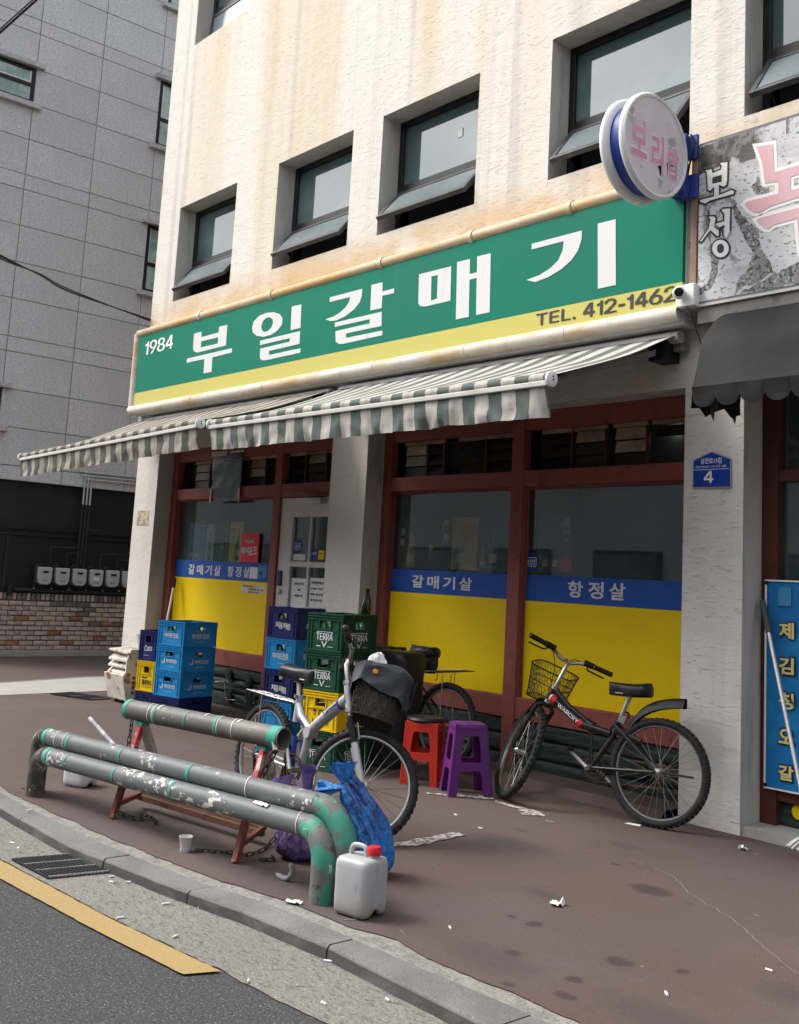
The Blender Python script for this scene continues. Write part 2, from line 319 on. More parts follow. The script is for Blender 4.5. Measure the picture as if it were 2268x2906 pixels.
m_side = mat('red_brown_pavement', (.084, .058, .052), .82, layers=(((.8, .8, .8), 5, .40, .66, (.083, .066, .064), .9), ((.33, .33, .33), 3, .46, .62, (.112, .080, .073), .6),
    ((5.5, 5.5, 5.5), 4, .62, .70, (.060, .044, .043), .7), ((2.2, 2.2, 2.2), 4, .60, .70, (.085, .072, .072), .6), ((17, 17, 17), 3, .72, .76, (.27, .24, .225), .5), ((120, 120, 120), 2, .58, .70, (.07, .052, .05), .5), ((150, 150, 150), 2, .63, .70, (.24, .19, .18), .4),
    ((1, 1, 1), 0, .10, .75, (.040, .031, .031), .85, 'spots', [(-2.991, -1.37, .10, .075), (-2.487, -2.247, .055, .045), (-2.46, -2.524, .036, .03), (-2.38, -2.66, .04, .028), (-2.936, -2.194, .03, .04), (-2.749, -2.515, .036, .028), (-2.303, -2.128, .024, .028), (-3.35, -1.15, .03, .022), (-3.05, -2.20, .02, .02), (-2.55, -2.75, .03, .02)]),
    ((1, 1, 1), 0, -.2, .95, (.052, .045, .045), .6, 'spots', [(-3.2, -1.85, .12, .06), (-2.75, -2.62, .20, .10), (-3.55, -.80, .12, .05), (-1.95, -2.0, .12, .10), (-3.9, -1.3, .25, .1), (-4.3, -2.75, .5, .10), (-2.1, -2.55, .2, .10), (-3.75, -2.55, .22, .18), (-5.0, -2.65, .5, .12), (-6.4, -1.2, .4, .2)])),
    bumps=(((120, 120, 120), 3, .35, .003), ((3, 3, 3), 4, .25, .02)))
m_granite = mat('speckled_granite', (.47, .47, .49), .7, layers=(((34, 34, 34), 4, .50, .60, (.33, .33, .345), .65), ((52, 52, 52), 3, .58, .66, (.80, .80, .81), .6), ((.5, .5, .5), 4, .42, .68, (.40, .40, .415), .7)), bumps=(((60, 60, 60), 3, .2, .004),), rand=.06)
m_granite_trim = mat('granite_trim', (.42, .41, .415), .7, layers=(((34, 34, 34), 4, .5, .62, (.26, .25, .26), .8), ((2, 2, 8), 4, .5, .7, (.24, .23, .23), .6)))
m_joint = mat('dark_joint', (.17, .17, .175), .9)
m_blackwall = mat('black_sheet_wall', (.012, .0125, .0145), .55, layers=(((1.5, 1.5, 1.5), 4, .45, .7, (.020, .021, .024), .8),), bumps=(((1, 9, 1), 2, .1, .02),))
m_brick = mat('brick_face', (.36, .27, .235), .9, layers=(((9, 9, 9), 5, .40, .62, (.45, .385, .345), .85), ((30, 30, 30), 4, .58, .70, (.20, .14, .12), .6)), bumps=(((30, 30, 30), 5, .8, .012),), rand=.24)
m_brick_red = mat('brick_face_red', (.29, .115, .07), .9, layers=(((14, 14, 14), 4, .5, .68, (.36, .20, .14), .7),), bumps=(((30, 30, 30), 5, .8, .012),), rand=.2)
m_brick_dark = mat('brick_face_dark', (.13, .115, .115), .9, layers=(((14, 14, 14), 4, .5, .68, (.22, .19, .18), .7),), bumps=(((30, 30, 30), 5, .8, .012),), rand=.2)
m_mortar_dark = mat('brick_mortar', (.075, .068, .064), .95)
m_pole = mat('rust_brown_post', (.27, .175, .125), .7, layers=(((3, 3, 2), 4, .45, .7, (.16, .10, .075), .7),))
m_bracketblue = mat('bracket_blue', (.035, .055, .25), .5, layers=(((14, 14, 14), 4, .58, .7, (.10, .09, .10), .7),))
m_black = mat('black_plastic', (.012, .012, .013), .45)
m_rubber = mat('tyre_rubber', (.017, .017, .018), .75, layers=(((14, 14, 14), 4, .5, .72, (.05, .048, .045), .6),), bumps=(((60, 60, 60), 3, .5, .006),))
m_chrome = mat('worn_chrome', (.45, .44, .42), .32, .9, layers=(((20, 20, 20), 4, .55, .72, (.16, .11, .08), .8),))
m_alu = mat('aluminium', (.50, .50, .49), .42, .7, layers=(((8, 8, 8), 4, .5, .72, (.30, .29, .28), .7),))
m_spoke = mat('spoke_steel', (.30, .30, .29), .4, .8)
m_silver = mat('silver_frame_paint', (.42, .43, .45), .35, .35, layers=(((7, 7, 7), 4, .52, .7, (.30, .31, .33), .7), ((25, 25, 25), 4, .66, .72, (.12, .10, .09), .7)))
m_bikeblack = mat('black_frame_paint', (.014, .014, .015), .3, layers=(((9, 9, 9), 4, .55, .72, (.05, .047, .044), .6),), coat=.3)
m_red = mat('red_plastic', (.53, .035, .022), .4, layers=(((6, 6, 6), 4, .5, .75, (.43, .03, .022), .6),))
m_capred = mat('red_cap', (.52, .02, .03), .35)
m_purple = mat('purple_plastic', (.10, .016, .135), .42, layers=(((6, 6, 6), 4, .48, .72, (.13, .032, .16), .7), ((40, 40, 40), 4, .64, .7, (.2, .13, .2), .4)))
m_pvc = mat('grey_painted_pipe', (.115, .125, .130), .42, layers=(((3, 3, 3), 5, .45, .7, (.15, .158, .162), .8), ((26, 38, 38), 7, .555, .585, (.62, .61, .58), .95), ((3.2, 5, 5), 4, .60, .50, (.125, .134, .139), 1.), ((60, 60, 60), 4, .60, .66, (.06, .06, .058), .5)), bumps=(((40, 40, 40), 5, .15, .003),))
m_pvc_front = mat('flaking_grey_pipe', (.115, .125, .130), .42, layers=(((3, 3, 3), 5, .45, .7, (.15, .158, .162), .8), ((22, 40, 40), 8, .53, .56, (.60, .585, .55), .95), ((2.6, 6, 6), 5, .54, .46, (.120, .130, .135), 1.), ((60, 60, 60), 4, .60, .66, (.06, .06, .058), .5)), bumps=(((40, 40, 40), 5, .15, .003),))
m_pipe_top = mat('brown_grey_pipe', (.125, .12, .11), .5, layers=(((4, 4, 4), 5, .45, .68, (.20, .185, .16), .8), ((40, 40, 40), 5, .66, .69, (.55, .53, .49), .7), ((9, 2, 9), 4, .60, .7, (.09, .08, .07), .6)))
m_elbow = mat('green_grey_elbow', (.13, .135, .13), .55, layers=(((9, 9, 9), 4, .50, .54, (.045, .25, .18), .95), ((22, 22, 22), 4, .62, .66, (.06, .05, .045), .9), ((26, 26, 26), 4, .66, .69, (.52, .5, .45), .8)), bumps=(((22, 22, 22), 4, .4, .004),))
m_teal = mat('teal_tape', (.05, .30, .23), .6, layers=(((22, 22, 22), 4, .55, .66, (.13, .18, .16), .7),))
m_tape = mat('white_tape', (.60, .59, .56), .6)
m_rustred = mat('chipped_red_paint', (.36, .040, .035), .6, layers=(((14, 14, 14), 4, .55, .62, (.50, .45, .40), .8), ((20, 20, 20), 4, .62, .68, (.10, .05, .035), .8)))
m_ofwhite_steel = mat('dirty_white_steel', (.47, .44, .40), .6, layers=(((9, 9, 9), 5, .52, .64, (.22, .14, .09), .8), ((20, 20, 20), 4, .6, .68, (.10, .06, .045), .7)))
m_rust = mat('rusty_steel', (.13, .065, .045), .8, layers=(((9, 9, 9), 5, .48, .66, (.07, .04, .032), .9), ((30, 30, 30), 4, .62, .7, (.27, .17, .11), .6)), bumps=(((40, 40, 40), 4, .4, .004),))
m_chain = mat('dark_chain', (.045, .042, .04), .5, .6)
m_cabinet = mat('rusted_white_cabinet', (.60, .565, .50), .6, layers=(((4, 4, 4), 5, .48, .66, (.46, .41, .34), .7), ((7, 7, 7), 5, .57, .65, (.22, .10, .045), .9), ((15, 15, 15), 4, .60, .67, (.06, .035, .025), .8), ((8, 8, 8), 5, .64, .7, (.45, .25, .10), .6)), bumps=(((15, 15, 15), 4, .3, .005),))
m_can = mat('cloudy_plastic', (.36, .365, .38), .42, layers=(((5, 5, 5), 5, .45, .7, (.30, .30, .30), .8), ((26, 26, 9), 4, .62, .70, (.20, .19, .18), .5), ((4, 4, 2), 4, .40, .65, (.27, .215, .13), .8, 'band', (-.1, .02, .085))), spec=.5)
m_bluebag = mat('blue_plastic_bag', (.010, .19, .60), .20, layers=(((6, 6, 6), 4, .48, .60, (.012, .05, .25), .85), ((8, 8, 8), 4, .60, .68, (.11, .012, .06), .75), ((26, 26, 26), 3, .62, .70, (.16, .36, .62), .5)), bumps=(((24, 24, 9), 6, 1.0, .035), ((60, 60, 60), 4, .7, .01)), spec=.7, coat=.4)
m_purplebag = mat('purple_plastic_bag', (.22, .155, .36), .30, layers=(((8, 8, 8), 4, .48, .62, (.075, .045, .16), .8), ((12, 12, 12), 4, .62, .7, (.14, .03, .10), .6), ((30, 30, 30), 3, .6, .7, (.30, .24, .44), .6)), bumps=(((22, 22, 14), 5, .9, .02),), coat=.2)
m_basket = mat('dark_wire_mesh', (.045, .040, .034), .6, .3)
m_cloth = mat('navy_black_cloth', (.030, .033, .043), .55, layers=(((8, 8, 8), 4, .5, .7, (.055, .058, .068), .7),), bumps=(((12, 12, 12), 4, .6, .02),))
m_saddle = mat('black_vinyl', (.016, .016, .018), .38, layers=(((6, 6, 6), 4, .5, .75, (.035, .035, .037), .7),))
m_grayvinyl = mat('grey_vinyl', (.15, .145, .145), .4)
m_bin = mat('dark_grey_bin', (.022, .024, .027), .5, layers=(((3, 3, 3), 4, .5, .7, (.035, .037, .040), .7),))
m_paper = mat('paper', (.70, .70, .69), .8, layers=(((20, 20, 20), 3, .5, .7, (.6, .6, .6), .6),))
m_papercup = mat('paper_cup', (.62, .61, .60), .7, layers=(((22, 22, 22), 1, .66, .68, (.11, .06, .16), .8),))
m_bottle = mat('green_bottle_glass', (.015, .13, .03), .08, spec=.7, coat=.5, layers=(((9, 9, 9), 2, .5, .7, (.03, .22, .06), .7),))
m_brownbottle = mat('dark_bottle_glass', (.012, .016, .011), .08, spec=.7, coat=.5)
m_panepale = mat('pale_teal_pane', (.17, .27, .26), .12, layers=(((1.5, 2.5, 2.5), 3, .45, .6, (.36, .48, .45), .8),), spec=.6)
m_meter = mat('meter_grey', (.40, .41, .42), .4, layers=(((6, 6, 6), 4, .5, .7, (.30, .31, .32), .7),))
m_pipeblk = mat('black_gas_pipe', (.020, .021, .024), .45)
m_awn_dark = mat('charcoal_awning', (.0095, .0098, .0106), .75, layers=(((2, 2, 2), 5, .45, .7, (.016, .0163, .017), .8), ((10, 10, 2), 4, .58, .72, (.011, .011, .0115), .6)), bumps=(((9, 9, 9), 4, .2, .02),))
m_cctv = mat('white_cctv_plastic', (.72, .72, .71), .4)
m_signgray = mat('tea_field_print', (.50, .50, .51), .5, layers=(((3, 3, 3), 4, .42, .6, (.60, .60, .61), .8), ((34, 9, 60), 5, .56, .64, (.10, .095, .09), .85), ((7, 7, 3.2), 4, .58, .63, (.15, .145, .145), .75), ((2.6, 2.6, 2.2), 5, .52, .58, (.055, .053, .053), .92, 'band', (3.82, 4.2, 4.3)), ((1.6, 1, 9), 3, .55, .66, (.36, .35, .36), .6)))
m_pink = mat('faded_pink', (.62, .33, .36), .5, layers=(((1.5, 1.5, 1.2), 2, .40, .66, (.62, .46, .50), .8), ((5, 5, 1.5), 3, .5, .7, (.58, .26, .28), .6)))
m_pinkletter = mat('pink_letter', (.60, .27, .42), .5, layers=(((5, 5, 5), 3, .45, .68, (.62, .40, .52), .85),))
m_lightpanel = mat('grubby_light_panel', (.60, .565, .61), .4, layers=(((5, 5, 5), 5, .45, .7, (.54, .50, .55), .8), ((7, 7, 7), 7, .57, .64, (.25, .235, .24), .7)))
m_rimwhite = mat('rim_white', (.66, .66, .67), .4, layers=(((4, 4, 4), 4, .48, .72, (.52, .51, .51), .7),))
m_bandblue = mat('band_blue', (.018, .045, .22), .4, layers=(((5, 5, 5), 4, .52, .7, (.05, .09, .32), .6),))
m_platebl = mat('plate_blue', (.012, .045, .30), .35)
m_banner = mat('banner_blue', (.012, .17, .42), .45, layers=(((2, 2, 2), 4, .42, .66, (.012, .125, .36), .8), ((5, 5, 5), 4, .55, .7, (.02, .23, .46), .6)))
m_banneryel = mat('banner_yellow', (.66, .56, .20), .5)
m_navyink = mat('navy_ink', (.015, .02, .08), .5)
m_cable = mat('black_cable', (.012, .012, .013), .6)
m_cream = mat('tissue', (.72, .71, .69), .8)
m_mop = mat('mop_cotton', (.50, .49, .46), .9)
m_lamp = mat('lit_bulb', (.9, .9, .85), .4, emit=((1, .98, .92), 6.))
m_slat = mat('dull_tan_slat', (.32, .25, .185), .6, layers=(((4, 4, 4), 4, .45, .7, (.12, .09, .07), .8),), rand=.25)
m_unlitslat = mat('unlit_slat', (.04, .033, .029), .5, rand=.2)  # dark copy of the tan slat, shade painted into the colour of unlit slats
m_film = mat('dusty_film', (.10, .085, .08), .25, layers=(((9, 9, 9), 4, .5, .7, (.15, .13, .12), .6),), bumps=(((12, 12, 12), 4, .5, .02),))
m_gridiron = mat('grate_iron', (.035, .036, .042), .5, .5, layers=(((9, 9, 9), 4, .5, .7, (.06, .06, .065), .6),))
m_graterail = mat('grate_rail', (.30, .29, .28), .6, .4)
m_awn = stripes('green_white_awning', (.085, .112, .105), (.42, .395, .36), .208, -.02, (.14, .118, .098))
m_awn2 = stripes('browned_awning', (.075, .085, .075), (.34, .30, .255), .208, -.02, (.11, .085, .065))
m_awn_bar = mat('awning_bar', (.52, .50, .47), .5, layers=(((5, 5, 5), 4, .5, .7, (.36, .33, .30), .7),))
# ================================================================== ground
ZR = -.05
KO = [(-30, -3.16), (-6.6, -3.18), (-5.78, -3.229), (-4.86, -3.245), (-4.06, -3.15), (-3.64, -3.075), (-3.16, -3.035), (-2.37, -3.045), (-1, -3.06), (12, -3.06)]
KI = [(-30, -3.06), (-6.6, -3.085), (-5.78, -3.115), (-4.86, -3.11), (-4.06, -3.03), (-3.64, -2.945), (-3.16, -2.915), (-2.37, -2.875), (-1, -2.88), (12, -2.88)]
def yat(P, x):
    for (a, b), (c, d) in zip(P, P[1:]):
        if a <= x <= c: return b + (d - b) * (x - a) / (c - a)
    return P[-1][1]
b = MB(); b.add([(-90, -90, -.30), (90, -90, -.30), (90, 90, -.30), (-90, 90, -.30)], [(0, 1, 2, 3)]); st('ground', b, m_asphalt)
b = MB(); b.add([(-60, -22, ZR - .004), (40, -22, ZR - .004), (40, -3.0, ZR - .004), (-60, -3.0, ZR - .004)], [(0, 1, 2, 3)]); st('road', b, m_asphalt)
# washed concrete gutter between asphalt and kerb; its road side edge is ragged
GE = [(-30, -3.599), (-4.955, -3.523), (-3.964, -3.469), (-3.281, -3.401), (-3.013, -3.389), (-2.72, -3.361), (-1.011, -3.305), (12, -3.275)]
xs = [-30 + .5 * i for i in range(46)] + [-7 + .02 * i for i in range(300)] + [-1 + .5 * i for i in range(27)]
b = MB(); vs = []
for x in xs:
    jag = .010 * (noise.noise((x * 9, 3, 0)) + .6 * noise.noise((x * 31, 7, 0))) if -7 < x < -1 else 0
    vs += [(x, yat(GE, x) + jag, ZR), (x, yat(KO, x) + .06, ZR)]
b.add(vs, [(2 * i, 2 * i + 2, 2 * i + 3, 2 * i + 1) for i in range(len(xs) - 1)]); st('gutter', b, m_gutter)
# yellow edge line, worn edges, ends at x = -3.25
b = MB(); vs = []; xs = [-12 + .03 * i for i in range(291)]
for x in xs:
    n1 = .006 * noise.noise((x * 17, 1, 5)) + .004 * noise.noise((x * 50, 1, 5)); n2 = .005 * noise.noise((x * 19, 9, 5))
    y1 = yat(GE, x) - .014 + n1; y0 = yat([(-12, -3.882), (-4.659, -3.641), (-3.863, -3.588), (-3.305, -3.534), (-3.034, -3.518)], x) + n2
    vs += [(x, y0, ZR + .004), (x, y1, ZR + .004)]
e0 = len(vs)
vs += [(-3.299, -3.531, ZR + .004), (-3.258, -3.413, ZR + .004)]
b.add(vs, [(2 * i, 2 * i + 2, 2 * i + 3, 2 * i + 1) for i in range(len(vs) // 2 - 1)]); st('road_marking', b, m_road_yellow)
# pavement and side street
b = MB(); xs = [-30 + .5 * i for i in range(46)] + [-7 + .025 * i for i in range(240)] + [-1 + .5 * i for i in range(27)]; vs = []
for x in xs:
    jag = .016 * noise.noise((x * 5, 2, 9)) + .009 * noise.noise((x * 23, 2, 9)) if -7 < x < -1 else 0
    if -3.35 < x < -2.85: jag += .045 * max(0, 1 - abs(x + 3.08) / .2)
    vs += [(x, yat(KI, x) + (.085 if x > -5 else .085 - .03 * min(1, -5 - x)) + jag, 0), (x, 8., 0)]
b.add(vs, [(2 * i, 2 * i + 2, 2 * i + 3, 2 * i + 1) for i in range(len(xs) - 1)]); st('pavement', b, m_side)
b = MB(); vs = []
for x in xs: vs += [(x, yat(KI, x) - .02, -.004), (x, yat(KI, x) + .22, -.004)]
b.add(vs, [(2 * i, 2 * i + 2, 2 * i + 3, 2 * i + 1) for i in range(len(xs) - 1)]); st('mortar_strip', b, m_mortar)
# kerb: one granite block after another, joints open
kerb = bpy.data.objects.new('kerb', None); COL.objects.link(kerb); kerb['kind'] = 'structure'
J = [-12.0, -11.0, -10.0, -9.05, -8.2, -7.35, -6.42, -5.489, -4.58, -3.973, -3.162, -2.335, -1.5, -.6, .4]
for k, (a, c) in enumerate(zip(J, J[1:])):
    n = max(2, int((c - a) / .06)); b = MB(); vs = []
    dz = random.uniform(-.002, .002)
    for i in range(n + 1):
        x = a + .004 + (c - a - .008) * i / n; o, w = yat(KO, x), yat(KI, x); ch = .006 * noise.noise((x * 30, k, 0)); cz = .003 * noise.noise((x * 21, k, 4))
        vs += [(x, o - .004 + ch, -.06), (x, o + ch * .5, -.012 + cz), (x, o + .012, .001 + dz), (x, w, .002 + dz), (x, w, -.06)]
    fs = [(5 * i + q, 5 * i + 5 + q, 5 * i + 6 + q, 5 * i + 1 + q) for i in range(n) for q in range(4)] + [(4, 3, 2, 1, 0), tuple(5 * n + q for q in range(5))]
    b.add(vs, fs); obj('kerb_stone', b, m_kerb, kerb, 35, fix=True)
# pale concrete strip of the side street with its dark joint
b = MB(); b.add([(-11.12, -1.75, .004), (-10.32, -1.75, .004), (-10.46, -.41, .004), (-10.9, 2.6, .004), (-12.1, 2.6, .004), (-11.72, -.05, .004)], [(0, 1, 2, 3, 4, 5)]); st('side_channel', b, m_concrete)
b = MB(); b.add([(-11.16, -1.75, .007), (-11.125, -1.75, .007), (-11.725, -.05, .007), (-11.77, -.05, .007)], [(0, 1, 2, 3)]); b.add([(-11.77, -.05, .007), (-11.725, -.05, .007), (-12.1, 2.6, .007), (-12.15, 2.6, .007)], [(0, 1, 2, 3)]); st('channel_joint', b, m_joint)

# drain grates: frame and bars as geometry
def grate(name, label, Q, nb, mb_, sag=.012, z=ZR):
    t = thing(name, label, 'drain grate', (Q[0][0], Q[0][1], z))
    q = [Vector((p[0], p[1], z)) for p in Q]
    P = lambda u, v: (q[0] * (1 - u) + q[1] * u) * (1 - v) + (q[3] * (1 - u) + q[2] * u) * v
    b = MB(); b.add([P(0, 0) + Vector((0, 0, .003)), P(1, 0) + Vector((0, 0, .003)), P(1, 1) + Vector((0, 0, .003)), P(0, 1) + Vector((0, 0, .003))], [(0, 1, 2, 3)]); obj('pit', b, m_dark, t, local=False)
    me = None
    for i in range(nb + 1):
        v = i / nb; b = MB(); b.beam(P(0, v) + Vector((0, 0, .006)), P(1, v) + Vector((0, 0, .006)), .008, .009); obj('bar', b, m_gridiron, t, local=False)
    for i in range(mb_):
        u = i / (mb_ - 1); b = MB(); b.beam(P(u, 0) + Vector((0, 0, .010)), P(u, 1) + Vector((0, 0, .010)), .006, .006); obj('cross_rod', b, m_graterail, t, local=False)
    return t
grate('drain_grate', 'steel drain grate in the gutter beside the yellow line', [(-4.916, -3.489), (-4.565, -3.469), (-4.528, -3.209), (-4.869, -3.237)], 15, 4)
grate('drain_grate', 'narrow drain grate by the rusted cabinet and pale side channel', [(-10.30, -1.05), (-9.78, -.86), (-9.84, -.62), (-10.36, -.80)], 9, 3, z=.004)

# unseen buildings added across the road to block low light, mirrored in the shop windows
m_opp = mat('opposite_render', (.40, .41, .41), .9, layers=(((.3, .3, .3), 4, .45, .7, (.25, .26, .26), .7),))
for x0, x1, hh in ((-75, -41, 6.5), (-40, -26, 7), (-25.5, -13, 6), (-12.5, 1, 7.5), (1.5, 18, 9.5), (18.5, 40, 7)):
    b = MB(); b.box(x0, x1, -26, -13.2, -.3, hh); o = st('unseen_opposite_building', b, m_opp)
    n = int((x1 - x0) / 3)
    for k in range(n):
        xa = x0 + (x1 - x0) * (k + .2) / n
        for z in (.6, 4.2, 7.2):
            if z + 1.6 > hh or xa < -45 or xa > 8: continue
            b = MB(); b.box(xa, xa + 1.8, -13.22, -13.1, z, z + 1.6); w = obj('window', b, m_blackmetal, o); b = MB(); b.box(xa + .08, xa + 1.72, -13.1, -13.09, z + .1, z + 1.5); obj('pane', b, m_upglass, w)
# ================================================================== grey granite building across the side street
GX = -14.33
gb = thing('granite_building', 'grey building clad in speckled granite panels across the side street', 'building', (GX, 0, 0))
b = MB(); b.box(GX - 9, GX - .03, -1.34, 9.5, 2.345, 14.); obj('wall', b, m_joint, gb, local=False)
b = MB(); b.box(GX - 9, GX - .10, -1.34, 9.5, 0, 2.345); obj('base_wall', b, m_blackwall, gb, local=False)
YC = [-.385 + .95 * k for k in range(-1, 5)]
ZL = [2.345, 2.54, 3.055, 3.57, 4.085, 4.29, 4.82, 5.335, 5.85, 6.365, 6.58, 7.09, 7.61, 8.13, 8.65, 8.855, 9.37, 9.89, 10.41, 10.93]
WIN = [(-1.335, -.385, 7.61, 8.13), (1.515, 2.465, 7.61, 8.65), (1.515, 2.465, 5.335, 6.365), (-1.335, -.385, 3.055, 3.57), (1.515, 2.465, 9.89, 10.93)]
cache = {}
for y0, y1 in zip(YC, YC[1:]):
    for z0, z1 in zip(ZL, ZL[1:]):
        if any(y0 > w[0] - .1 and y1 < w[1] + .1 and z0 > w[2] - .1 and z1 < w[3] + .1 for w in WIN): continue
        key = round(z1 - z0, 3)
        if key not in cache:
            bb = MB(); bb.box(-.034, 0, .005, .945, .005, key - .005); cache[key] = bb.mesh('granite_panel', m_granite)
        o = link('granite_panel', cache[key], gb); o.location = (random.uniform(-.002, .002), y0, z0)
for (y0, y1, z0, z1) in WIN:
    b = MB(); f = .05
    for a in ((y0 + .005, y0 + f, z0, z1), (y1 - f, y1 - .005, z0, z1), (y0 + f, y1 - f, z0, z0 + f), (y0 + f, y1 - f, z1 - f, z1)): b.box(GX - .04, GX - .004, *a)
    zm = z0 + (z1 - z0) * (.42 if z1 - z0 > .7 else .52); b.box(GX - .04, GX - .002, y0 + f, y1 - f, zm - .025, zm + .025)
    w = obj('window', b, m_blackmetal, gb, local=False)
    b = MB(); b.box(GX - .035, GX - .022, y0 + f, y1 - f, z0 + f, z1 - f); obj('pane', b, m_panepale, w, local=False)
    b = MB(); b.box(GX - .021, GX - .008, y0 + f, y1 - f - .03, zm + .03, zm + .05); b.box(GX - .021, GX - .008, y0 + f, y0 + f + .02, zm + .05, z1 - f); b.box(GX - .021, GX - .008, y1 - f - .03, y1 - f - .01, zm + .03, z1 - f); obj('sash', b, m_alu, w, local=False)
    for zz, nm, ex in ((z1, 'lintel', .09), (z0 - .075, 'sill', .10)):
        b = MB(); b.box(GX, GX + .08, y0 - .10, y1 + .10, zz, zz + .075); obj(nm, b, m_granite_trim, gb, local=False, bevel=.006)
# horizontal seams on the black sheet wall
for z in (1.62, 1.70):
    b = MB(); b.box(GX - .10, GX - .07, -1.34, 9.5, z, z + .035); obj('ledge', b, m_blackwall, gb, local=False)
for y in (-.06,):
    b = MB(); b.box(GX - .10, GX - .085, y - .02, y + .02, .8, 1.62); obj('seam_strip', b, m_pipeblk, gb, local=False)

# brick garden wall in front of the black sheet wall
bw = thing('brick_wall', 'low wall of pale and red bricks under the gas meters', 'wall', (GX, 0, 0))
b = MB(); b.box(GX - .16, GX - .008, -1.3, 5., 0, .80); obj('mortar_core', b, m_mortar_dark, bw, local=False)
b = MB(); b.box(GX - .17, GX + .03, -1.3, 5., 0, .085); obj('footing', b, m_concrete, bw, local=False, bevel=.01)
pb = random.Random(3); bm = {}
for mt in (m_brick, m_brick_red, m_brick_dark):
    for q, (L, H) in (('h', (.178, .054)), ('s', (.048, .082))):
        for v in range(3):
            bb = MB(); hL, hH = L / 2, H / 2; j = lambda: pb.uniform(-.004, .004)
            bb.add([(-.05, -hL, -hH), (-.05, hL, -hH), (-.05, hL, hH), (-.05, -hL, hH), (j(), -hL + j(), -hH + j()), (j(), hL + j(), -hH + j()), (j(), hL + j(), hH + j()), (j(), -hL + j(), hH + j()), (.004 + j(), 0, 0)],
                   [(0, 4, 5, 1), (1, 5, 6, 2), (2, 6, 7, 3), (3, 7, 4, 0), (4, 8, 5), (5, 8, 6), (6, 8, 7), (7, 8, 4)])
            bm[(mt.name, q, v)] = bb.mesh('brick', mt)
for r in range(10):
    z = .121 + r * .0656
    for k in range(-6, 13):
        y = .192 * k + (.096 if r % 2 else 0) + .005
        mt = pb.choices([m_brick, m_brick_red, m_brick_dark], [.80, .12, .08])[0]
        o = link('brick', bm[(mt.name, 'h', pb.randrange(3))], bw); o.location = (pb.uniform(-.004, .004), y, z)
for k in range(-19, 36):
    o = link('brick', bm[((m_brick_dark if pb.random() < .5 else m_brick).name, 's', pb.randrange(3))], bw); o.location = (pb.uniform(-.004, .006), .0655 * k + .01, .80)

# gas meters with their riser pipes
for k in range(6):
    y = .435 + .249 * k; ztop = 1.215
    t = thing('gas_meter', ['grey gas meter at the left end of the row', 'second grey gas meter from the left in the row', 'third grey gas meter from the left, middle of the row', 'fourth grey gas meter from the left with a white label', 'fifth grey gas meter from the left in the row', 'sixth grey gas meter, half hidden behind the white column'][k], 'gas meter', (GX, y, .97), None, 'gas meters on the black wall')
    b = MB(); prof = [(-.098, .215), (-.098, .07), (-.085, .025), (-.05, 0), (.05, 0), (.085, .025), (.098, .07), (.098, .215), (.09, .235), (-.09, .235)]
    b.prism(prof, lambda u, v: (.09, u, v), lambda u, v: (-.02, u, v)); obj('meter_case', b, m_meter, t, bevel=.012, fix=True)
    b = MB(); b.box(.088, .096, -.05, .05, .15, .195); dp = obj('dial_window', b, m_alu, t); b = MB(); b.box(.096, .098, -.04, .04, .158, .187); obj('dial', b, m_black, dp)
    text(['201', '301', '101', '302', '102', '202'][k], m_gray_ink, (.0915, -.035, .045), (0, 1, 0), (0, 0, 1), .07, .025, t, .01)
    if k == 3: b = MB(); b.box(.0905, .093, -.055, .03, .085, .13); obj('label', b, m_paper, t)
    b = MB(); b.tube(bez([(.03, -.12, -.05), (.03, -.12, .22), (.03, -.105, .26), (.03, -.08, .265), (.03, -.06, .25), (.03, -.06, .23)], 5), .016, 8); obj('inlet_pipe', b, m_pipeblk, t, 60)
    up = [.26, .19, .52, .20, .13, .3][k]
    b = MB(); b.tube(bez([(.03, .06, .23), (.03, .06, .23 + up), (.03, .075, .25 + up), (.03, .12, .255 + up), (.03, [.48, .25, .24, .4, .35, .3][k], .255 + up)], 4), .013, 8); obj('outlet_pipe', b, m_pipeblk, t, 60)
    b = MB(); b.lathe([(.012, -.06), (.012, .0)], (.03, -.12, .0), 8); obj('valve', b, m_alu, t)
t = thing('gas_pipe', 'black horizontal gas main running under the meters', 'pipe', (GX, .1, .87))
b = MB(); b.tube([(-.0, -.05, .015), (0, 4.3, -.01)], .028, 10); obj('main', b, m_pipeblk, t, 60)
b = MB(); b.tube([(0, -.10, -.05), (0, -.10, .10)], .032, 10); obj('cap', b, m_pipeblk, t, 60)
for dy, zt in ((0, 2.56), (.05, 2.51), (.10, 2.46)):
    t = thing('riser_pipe', ['leftmost of three black risers bending along the granite', 'middle of three black risers bending along the granite', 'rightmost of three black risers bending along the granite'][int(dy / .05 + .5)], 'pipe', (GX, .895 + dy, 1.2), None, 'gas risers')
    b = MB(); b.tube([(.03, 0, -.01 + dy * 2), (.03, 0, .93)], .016, 8); obj('lower_pipe', b, m_pipeblk, t, 60)
    b = MB(); b.tube(bez([(.04, 0, .9), (.04, 0, zt - 1.235), (.04, .02, zt - 1.205), (.04, .06, zt - 1.20), (.04, 2.5, zt - 1.18)], 4), .013, 8); obj('upper_pipe', b, m_meter, t, 60)

